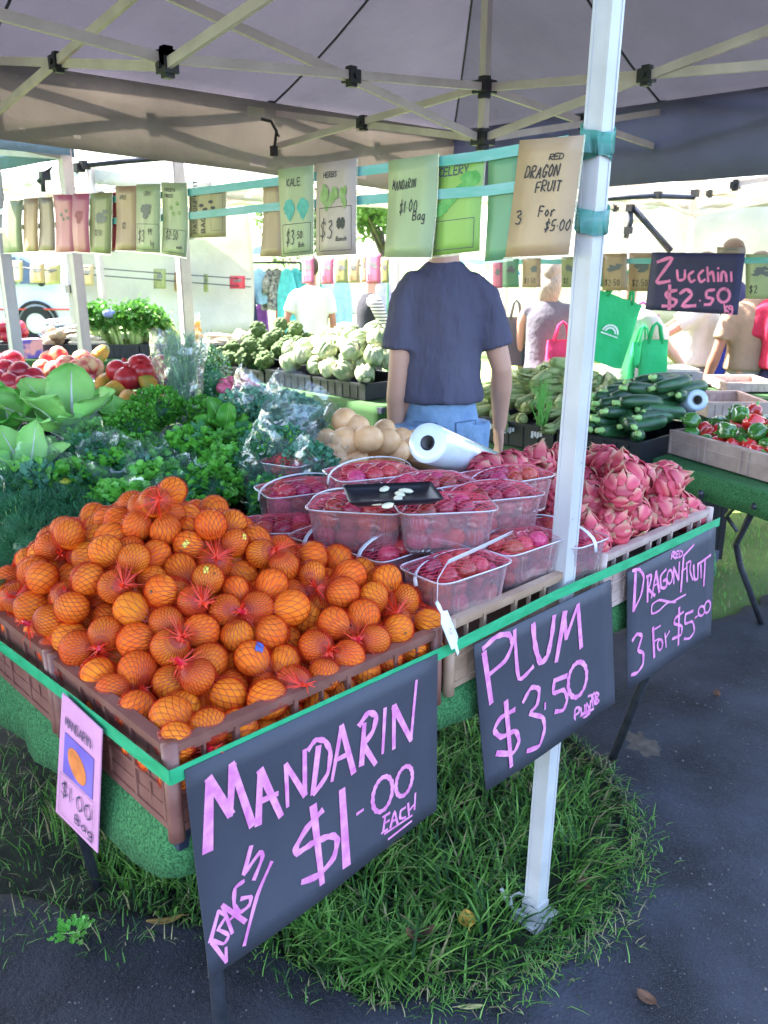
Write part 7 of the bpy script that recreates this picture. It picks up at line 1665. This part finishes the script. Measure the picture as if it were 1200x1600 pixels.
tote('pink-purple bag between the two green bags', dpt(1003, 5.6, 1.25), .26, .30, .12, cloth('mauve bag', (.45, .12, .36)), fz, strap=.08)
tote('pink shopping basket bag at the elbow of the fair-haired woman', dpt(878, 5.65, 1.08), .22, .22, .14, cloth('hot pink bag', (.72, .05, .16)), fz, strap=.12)
tote('dark grey slouchy shoulder bag at the back of the fair-haired woman', dpt(806, 6.1, 1.20), .16, .34, .09, cloth('grey bag', (.12, .12, .13)), fz - .1, strap=.12)
x, y = put(1068, 5.9); person('person reaching an arm out to the left behind the zucchini sign', x, y, ph + 1.3, 1.62, cloth('white top', (.6, .6, .6)), cloth('grey shorts', (.18, .18, .20)), HAIRD, hands=((.12, .48, 1.10), (-.1, .50, 1.08)), elbows=((.3, -.5, -1), (-.3, -.5, -1)))
x, y = put(1108, 6.6); person('person in dark blue clothes behind the zucchini sign', x, y, ph + .4, 1.72, cloth('navy top', (.03, .03, .09)), cloth('royal blue trousers', (.02, .03, .22)), HAIRD)
x, y = put(1143, 5.6); person('person in a tan top standing right of the blue trousers', x, y, ph + .2, 1.62, cloth('tan top', (.30, .20, .14), sc=3), cloth('grey-beige trousers', (.34, .31, .28)), HAIRD, skin=SKD)
x, y = put(1200, 5.4); person('person in a red top cut off by the right edge', x, y, ph + 2.6, 1.66, cloth('raspberry top', (.45, .03, .07)), cloth('navy skirt', (.03, .03, .08)), HAIRD)
x, y = put(772, 16); person('distant person in pink beyond the corn', x, y, .5, 1.65, cloth('pink jumper', (.6, .2, .35)), cloth('blue jeans', (.1, .16, .32)), HAIRD)
x, y = put(790, 17); person('distant person in blue right of the one in pink', x, y, 2.5, 1.72, cloth('blue jumper', (.15, .25, .5)), cloth('black jeans', (.03, .03, .04)), HAIRD)
x, y = put(757, 17.5); person('distant person in white left of the one in pink', x, y, 1.5, 1.68, cloth('cream jumper', (.55, .5, .42)), cloth('grey jeans', (.12, .13, .15)), HAIRG)
# loose pale jacket slung left of the fair-haired woman: sunlit white sheet stall wall instead
def wall_sheet(label, p0, p1, z0a, z0b, z1, m, n=30, name='canvas_wall'):
    mb = MB(); p0, p1 = Vector(p0), Vector(p1); nn = (p1 - p0).cross(UP).normalized()
    def fn(u, v):
        zb = z0a + (z0b - z0a) * u - .18 * math.sin(u * math.pi) * 0; return Vector((p0.x, p0.y, 0)).lerp(Vector((p1.x, p1.y, 0)), u) + UP * (zb + (z1 - zb) * v) + nn * (.05 * math.sin(u * 9 + v * 2) + .06 * math.sin(v * 3.1))
    mb.slab(fn, n, 10, nn * .003); return tag(mb.build(name, m, smooth=True), label, 'tent wall')
WC = fabric_two('white canvas wall', (.60, .58, .50), .35)
a, b = dpt(128, 9.0, 0), dpt(400, 9.0, 0)
mb = MB(); nn = FW
def fn(u, v):
    zb = 1.10 - .30 * min(1, u * 2.2) ** 1.0 - .0 + .12 * max(0, u - .6); zt = 2.1
    return a.lerp(b, u) + UP * (zb + (zt - zb) * v) + nn * (.25 * math.sin(v * 3.1) + .08 * math.sin(u * 7))
mb.slab(fn, 30, 10, nn * .004); tag(mb.build('canvas_wall', WC, smooth=True), 'sagging white canvas tent wall above the celery', 'tent wall')
a2, b2 = dpt(742, 14, 0), dpt(1010, 14, 0); wall_sheet('sunlit white marquee wall far behind the corn', a2, b2, .0, .0, 1.35, WC)
a3, b3 = dpt(1000, 9.5, 0), dpt(1260, 9.5, 0); wall_sheet('white wall added for the overexposed background at the far right', a3, b3, .9, .9, 2.3, WC)  # wall added to make the background here overexposed white
# grey post in front of the garlic, thin tilted posts
px_ = dpt(311, 5.55, 0); t = thing('tent_post', 'grey-beige post rising beside the orange bag', 'post', (px_.x, px_.y, 0)); MB().bar((px_.x, px_.y, 0), (px_.x, px_.y, 2.35), .066, .066, up=Vector((0, 1, 0))).build('post_body', mat('beige aluminium', (.42, .38, .33), .4, metal=.3, var=.1), t)
for s_ in (-1, 1): MB().bar((px_.x + s_ * .034, px_.y, 0), (px_.x + s_ * .034, px_.y, 2.35), .012, .05, up=Vector((0, 1, 0))).build('edge_channel', M['tent_bar'], t)
a = dpt(102, 7.6, 2.2); b = dpt(124, 7.6, .4)
t = thing('tent_post', 'leaning beige tent post in front of the white car', 'post', (b.x, b.y, 0)); MB().bar(b, a, .055, .055).build('post_body', M['tent_bar'], t); MB().bar(dpt(102, 7.6, 2.0), dpt(118, 7.6, 1.35), .03, .03).build('brace', M['white_paint'], t)
MB().box(dpt(113, 7.58, 1.35), (.09, .09, .07)).build('clamp', M['joint'], t)

# ---------------------------------------------------------------- white car
CW = mat('white car paint', (.50, .54, .58), .25, var=.02, coat=.6); GLS = mat('dark car glass', (.05, .07, .09), .08, spec=.8); TYR = mat('tyre rubber', (.015, .015, .016), .8)
p = dpt(88, 18.3, 0); t = thing('parked_car', 'white car parked behind the tents at the left', 'car', (p.x, p.y, 0), math.atan2(RT.y, RT.x))
prof = [(-3.6, .45), (-3.55, 1.0), (-3.3, 1.65), (-2.2, 1.78), (-.3, 1.72), (.15, 1.50), (.55, 1.12), (1.05, 1.00), (1.4, .88), (1.52, .62), (1.50, .38), (.9, .30), (-3.3, .30)]
mb = MB(); n = len(prof); secs = []
for (yy, s_) in ((-.88, .90), (-.92, 1.0), (.92, 1.0), (.88, .90)):
    secs += [Vector((x_ if s_ == 1 else x_ * .985, yy if z_ < 1.05 else yy * .84, (z_ - .9) * (s_ if s_ == 1 else .96) + .9)) for x_, z_ in prof]
fs = [(r * n + k, r * n + (k + 1) % n, (r + 1) * n + (k + 1) % n, (r + 1) * n + k) for r in range(3) for k in range(n)] + [tuple(range(n - 1, -1, -1)), tuple(3 * n + k for k in range(n))]
mb.add(secs, fs); o = mb.build('body', CW, t, world=False); bv = o.modifiers.new('b', 'BEVEL'); bv.width = .05; bv.segments = 3
for s_ in (-1, 1):
    for (q) in ([(-.25, 1.62), (.08, 1.42), (.38, 1.12), (-.25, 1.12)], [(-1.5, 1.66), (-.35, 1.64), (-.35, 1.12), (-1.5, 1.12)], [(-3.1, 1.6), (-1.6, 1.66), (-1.6, 1.12), (-3.2, 1.12)]):
        mb = MB(); v_ = [Vector((x_, s_ * .935 if z_ < 1.3 else s_ * .80, z_)) for x_, z_ in q]; mb.add(v_ + [v - Vector((0, s_ * .03, 0)) for v in v_], [(0, 1, 2, 3), (7, 6, 5, 4)] + [(i, (i + 1) % 4, 4 + (i + 1) % 4, 4 + i) for i in range(4)]); mb.build('window', GLS, t, world=False)
    for wx in (0, -2.75):
        w_ = MB().tube([(wx, s_ * .74, .34), (wx, s_ * .97, .34)], .34, 28).build('wheel', TYR, t, smooth=False, world=False)
        MB().tube([(wx, s_ * .93, .34), (wx, s_ * .985, .34)], [.23, .20], 24).build('rim', mat('alloy', (.45, .46, .48), .3, metal=.7) if 'alloy' not in bpy.data.materials else bpy.data.materials['alloy'], w_, world=False)
        MB().tube([Vector((wx + .42 * math.cos(a), s_ * .925, .34 + .42 * math.sin(a))) for a in [math.pi * k / 14 for k in range(15)]], .035, 6).build('wheel_arch', TYR, t, smooth=True, world=False)
    MB().ball((.22, s_ * 1.02, 1.16), (.07, .12, .09), 10, 8).build('wing_mirror', M['joint'], t, smooth=True, world=False)
    MB().ball((1.44, s_ * .70, .76), (.08, .16, .09), 10, 8).build('headlight', GLS, t, smooth=True, world=False)
MB().tube([(-3.3, -.95, .62), (1.3, -.95, .62)], .02, 6).build('side_trim', mat('red trim', (.5, .06, .04), .5), t, world=False)

# ---------------------------------------------------------------- clothes stall
def garment(px, d, ztop, w_, h_, m, label, kind='shirt', rz=0, group=None):
    c = dpt(px, d, ztop); t = thing('hanging_garment', label, 'garment', c, fz + rz, group); mb = MB(); sd_ = px * .37
    def fn(u, v):                                    # a closed sleeve of cloth, wavy, narrow at the shoulders
        a = u * 2 * math.pi; wd = w_ * (.62 + .38 * min(1, v * 3)) * (.9 + .25 * v if kind == 'dress' else 1)
        return Vector((math.cos(a) * wd / 2, math.sin(a) * (.035 + .02 * v) + .02 * v * math.sin(math.cos(a) * 9 + sd_), -h_ * v - .05 * abs(math.cos(a)) * (1 - min(1, v * 3)) + .012 * v * math.sin(a * 5 + sd_)))
    mb.grid(fn, 24, 8); mb.add([fn(k / 24, 1) for k in range(24)], [tuple(range(24))])
    if kind == 'shirt':
        for s_ in (-1, 1): mb.tube([(s_ * w_ * .30, 0, -.05), (s_ * w_ * .52, 0, -.16), (s_ * w_ * .58, 0, -h_ * .62)], [.045, .05, .042], 8)
    mb.build('cloth', m, t, smooth=True, world=False)
    MB().tube([(-w_ * .28, 0, -.03), (0, 0, .03), (w_ * .28, 0, -.03)], .005, 5).tube([(0, 0, .03), (0, 0, .09), (.02, 0, .10)], .003, 5).build('hanger', M['white_paint'], t, world=False)
    return t
def rack(label, px0, px1, d, z):
    a, b = dpt(px0, d, z), dpt(px1, d, z); t = thing('clothes_rack', label, 'clothes rack', (a.x, a.y, 0))
    MB().tube([a, b], .014, 8).build('rail', M['leg_steel'], t, smooth=True)
    for p_ in (a, b): MB().tube([(p_.x, p_.y, 0), p_], .016, 8).build('upright', mat('rack green tube', (.05, .2, .12), .4) if 'rack green tube' not in bpy.data.materials else bpy.data.materials['rack green tube'], t, smooth=True); MB().tube([Vector((p_.x, p_.y, .03)) - FW * .3, Vector((p_.x, p_.y, .03)) + FW * .3], .014, 8).build('foot', M['leg_steel'], t, smooth=True)
    return t
rack('long clothes rack with turquoise garments left of the pale T-shirt', 384, 470, 10.5, 1.56); rack('clothes rack with pale blue garments behind the two shoppers', 500, 606, 11.5, 1.52); rack('clothes rack at the left with red and pink garments', 318, 384, 11.5, 1.45)
GC = {'turquoise': (.12, .52, .56), 'black and white patterned': (.16, .16, .17), 'pale blue': (.42, .62, .75), 'coral red': (.7, .12, .08), 'purple': (.35, .12, .45), 'pink': (.72, .3, .42), 'white': (.66, .66, .66), 'mint': (.45, .64, .58), 'navy': (.03, .04, .09), 'lilac': (.42, .42, .66), 'sky blue': (.3, .5, .7), 'orange': (.7, .3, .1)}
gmats = {k: cloth(k + ' cloth', v, tuple(min(.85, q * 1.35) for q in v), sc=14, bs=20, tr=.2) for k, v in GC.items()}
gmats['black and white patterned'] = cloth('patterned cloth', (.05, .05, .06), (.5, .48, .46), sc=30, bs=20)
gl = [(448, 10.4, 1.50, .26, .78, 'turquoise', 'dress', 'long turquoise dress beside the green rack post'), (462, 10.5, 1.50, .24, .74, 'turquoise', 'shirt', 'turquoise top hanging right behind the pale T-shirt'), (432, 10.5, 1.50, .26, .50, 'black and white patterned', 'shirt', 'black and white patterned shirt on the middle rack'), (420, 10.6, 1.5, .2, .5, 'black and white patterned', 'dress', 'black and white patterned dress left of the patterned shirt'), (404, 10.5, 1.50, .26, .42, 'sky blue', 'shirt', 'blue folded shirt on the line above the purple one'), (408, 10.7, 1.15, .16, .44, 'purple', 'dress', 'narrow purple garment on the middle rack'), (394, 10.8, 1.05, .2, .40, 'mint', 'dress', 'pale mint garment low on the middle rack'), (385, 10.4, 1.35, .22, .55, 'navy', 'dress', 'navy garment at the left end of the middle rack'), (437, 10.9, 1.1, .12, .3, 'coral red', 'dress', 'small coral red garment below the patterned shirt'),
      (520, 11.5, 1.45, .28, .60, 'pale blue', 'shirt', 'pale blue shirt right of the pale T-shirt wearer'), (533, 11.4, 1.45, .26, .66, 'sky blue', 'dress', 'sky blue dress behind the striped shopper'), (545, 11.5, 1.45, .24, .56, 'lilac', 'shirt', 'lilac shirt left of the striped shopper'), (556, 11.5, 1.4, .24, .50, 'white', 'dress', 'white garment left of the striped shopper'), (600, 11.6, 1.45, .26, .6, 'lilac', 'dress', 'dull lilac garment right of the striped shopper'),
      (328, 11.5, 1.38, .2, .55, 'coral red', 'dress', 'coral red garment just right of the grey post'), (342, 11.6, 1.40, .22, .60, 'pink', 'dress', 'pink garment on the left rack'), (350, 11.4, 1.2, .2, .45, 'orange', 'shirt', 'orange-pink shirt on the left rack'), (360, 11.6, 1.4, .22, .7, 'white', 'dress', 'long white garment on the left rack'), (371, 11.5, 1.1, .2, .4, 'pink', 'shirt', 'pink shirt low on the left rack')]
for (px, d, z, w_, h_, m, kd, lb) in gl: garment(px, d, z, w_, h_, gmats[m], lb, kd, random.uniform(-.4, .4))
# blue awning above the clothes
a, b = dpt(385, 10.0, 1.66), dpt(480, 10.0, 1.66); mb = MB(); mb.slab(lambda u, v: a.lerp(b, u) + UP * (.10 * v) + FW * (.9 * v), 8, 2, UP * .004); tag(mb.build('awning', cloth('blue awning canvas', (.12, .2, .42))), 'blue awning over the turquoise garments', 'awning')
# far hanging price cards -------------------------------------------------------------------
def far_card(x0, x1, y0, y1, d, col, label, txt=None, strings=True):
    C = dpt((x0 + x1) / 2, d, 1.6)
    q = [(x0, y0), (x1, y0), (x1, y1), (x0, y1)]
    # a vertical plane facing the stall: solve with constant X through the point
    lines = ()
    if txt: lines = [(txt, .12, .14, .16, .45, .018, .05, .06)]
    n_ = Vector((-1, 0, 0))
    return price_card(label, q, C.x, col, lines, pic=('bunch', GRY), lam=0, plane={'X': C.x}, wd=1)
for i, (x0, x1, y0, y1, d, col, lb, tx) in enumerate((
    (472, 490, 402, 443, 7, 'pink', 'small pink card above the pale T-shirt, left one of a pair', '$3.5'), (502, 522, 402, 444, 7, 'pink', 'small pink card with a tree-like picture, right one of a pair', '$2'), (523, 544, 402, 442, 7, 'olive', 'small olive card right of the pair of pink cards', '$3'), (544, 563, 402, 442, 7, 'tan', 'small tan card above the striped shopper', '$2'), (564, 572, 398, 441, 7.1, 'orange', 'narrow orange card behind the tan and pink ones', None), (572, 595, 396, 443, 7, 'pink', 'small pink card directly left of the man in blue', '$3'), (596, 608, 402, 442, 7.05, 'olive', 'olive card half hidden by the man in blue', None),
    (359, 383, 431, 451, 9, 'red', 'small orange-red card in front of the left clothes rack', None), (14, 35, 407, 440, 9, 'tan', 'small tan card in front of the white car, leftmost', None), (47, 70, 410, 442, 9, 'orange', 'small orange-tan card in front of the white car', None), (71, 95, 412, 444, 9, 'mustard', 'small pale mustard card in front of the white car', None), (126, 147, 413, 446, 9, 'tan', 'small tan card by the leaning beige post', None), (240, 259, 420, 451, 9, 'olive', 'small green card on the white canvas wall', None), (272, 290, 425, 455, 9, 'orange', 'small orange card on the white canvas wall', None), (318, 325, 428, 456, 9, 'olive', 'thin green card edge right of the grey post', None),
    (770, 785, 410, 450, 5.3, 'pink', 'small pink card peeping out right of the man', None), (785, 811, 403, 449, 5.3, 'midgreen', 'small green card right of the man', None), (816, 845, 402, 449, 5.2, 'tan', 'small tan card marked $3.50 above the fair-haired woman', '$3.50'), (877, 905, 401, 449, 5.1, 'olive', 'small olive card left of the white leg on the rear line', '$2'), (930, 941, 400, 448, 5.05, 'midgreen', 'green card edge just right of the white leg', None), (941, 980, 396, 454, 4.98, 'tan2', 'tan FENNEL card marked $2.50 right of the white leg', '$2.50'), (983, 1026, 395, 455, 4.9, 'tan2', 'tan card marked $2.50 touching the zucchini sign', '$2.50'), (1165, 1215, 397, 467, 4.4, 'pale2', 'pale green card right of the zucchini sign', '$2'), (1120, 1163, 386, 396, 4.5, 'brown', 'brown card edge above the zucchini sign', None))):
    far_card(x0, x1, y0, y1, d, col, lb, tx)
def line_(pts, label, r=.004, m=None): mb = MB(); mb.tube(pts, r, 5); tag(mb.build('card_line', m or M['tape'], smooth=True), label, 'line')
line_([dpt(130, 9.0, 1.52), dpt(250, 9.0, 1.46), dpt(392, 9.0, 1.40)], 'upper thin cord across the white canvas wall', .006, M['leg_steel'])
line_([dpt(0, 9.0, 1.54), dpt(130, 9.0, 1.45), dpt(250, 9.0, 1.39), dpt(392, 9.0, 1.32)], 'lower thin cord across the white canvas wall', .006, M['leg_steel'])
mb = MB(); ribbon(mb, [Vector((3.95, 3.0, 1.58)), Vector((3.96, .05, 1.60))], .03, .001, Vector((-1, 0, 0))); tag(mb.build('card_line_tape', M['tape']), 'aqua tape along the far tent end carrying the rear price cards', 'tape')
# ---------------------------------------------------------------- trees and hedge far behind
TL = mat('tree leaves', (.05, .11, .02), .6, col2=(.14, .24, .05), scale=.8, trans=.35, objvar=.2); TB = mat('tree bark', (.10, .08, .06), .9, var=.3, scale=12, bump=.6, bscale=20)
def tree(px, d, H, W, label, seed, n=2600):
    R_ = random.Random(seed); b = dpt(px, d, 0); t = thing('tree', label, 'tree', b)
    mb = MB(); mb.tube([(0, 0, 0), (.1, 0, H * .25), (-.05, .1, H * .55)], [.25, .18, .09], 10); crown = []
    for i in range(9):
        a = i * 2.4; e = Vector((math.cos(a) * W * R_.uniform(.3, .75), math.sin(a) * W * R_.uniform(.3, .75), H * R_.uniform(.45, .92))); crown.append(e)
        mb.tube([(0, 0, H * R_.uniform(.22, .4)), e * .5 + Vector((0, 0, H * .2)), e], [.09, .06, .02], 6)
    mb.build('trunk', TB, t, smooth=True, world=False)
    ml = MB()
    for i in range(n):
        e = R_.choice(crown); v = Vector((R_.gauss(0, 1), R_.gauss(0, 1), R_.gauss(0, .8))).normalized() * (W * .36) * R_.random() ** .4; p = e + v
        leaflet(ml, p, Vector((R_.gauss(0, 1), R_.gauss(0, 1), R_.gauss(0, 1))).normalized(), Vector((R_.gauss(0, 1), R_.gauss(0, 1), 1)), .30, .24, 'curly', R_)
    o = ml.build('crown', TL, t, world=False); o['kind'] = 'stuff'
for i, (px, d, H, W, lb) in enumerate(((600, 46, 5.5, 3.2, 'green tree in the gap between the tents behind the HERBS card'), (480, 58, 5.5, 4, 'tree far behind the pale T-shirt'), (1130, 50, 5.5, 3.8, 'tree far behind the zucchini sign'))): tree(px, d, H, W, lb, i)

# dropped sprig on the asphalt and a scrap under the table
R_ = random.Random(12); c = at(113, 1458, z=.012); t = thing('parsley_sprig', 'bright green parsley sprig dropped on the dark asphalt at the left', 'parsley sprig', c); mb = MB()
for i in range(46):
    o = Vector((R_.gauss(0, .016), R_.gauss(0, .016), R_.uniform(.002, .014))); leaflet(mb, c + o, Vector((o.x, o.y, .006)).normalized(), UP, .020, .018, 'lobed', R_)
mb.build('leaves', LM['fresh'], t); MB().tube([c + RT * -.03, c, c + RT * .02 + UP * .006], .0012, 5).build('stem', LM['stem'], t)
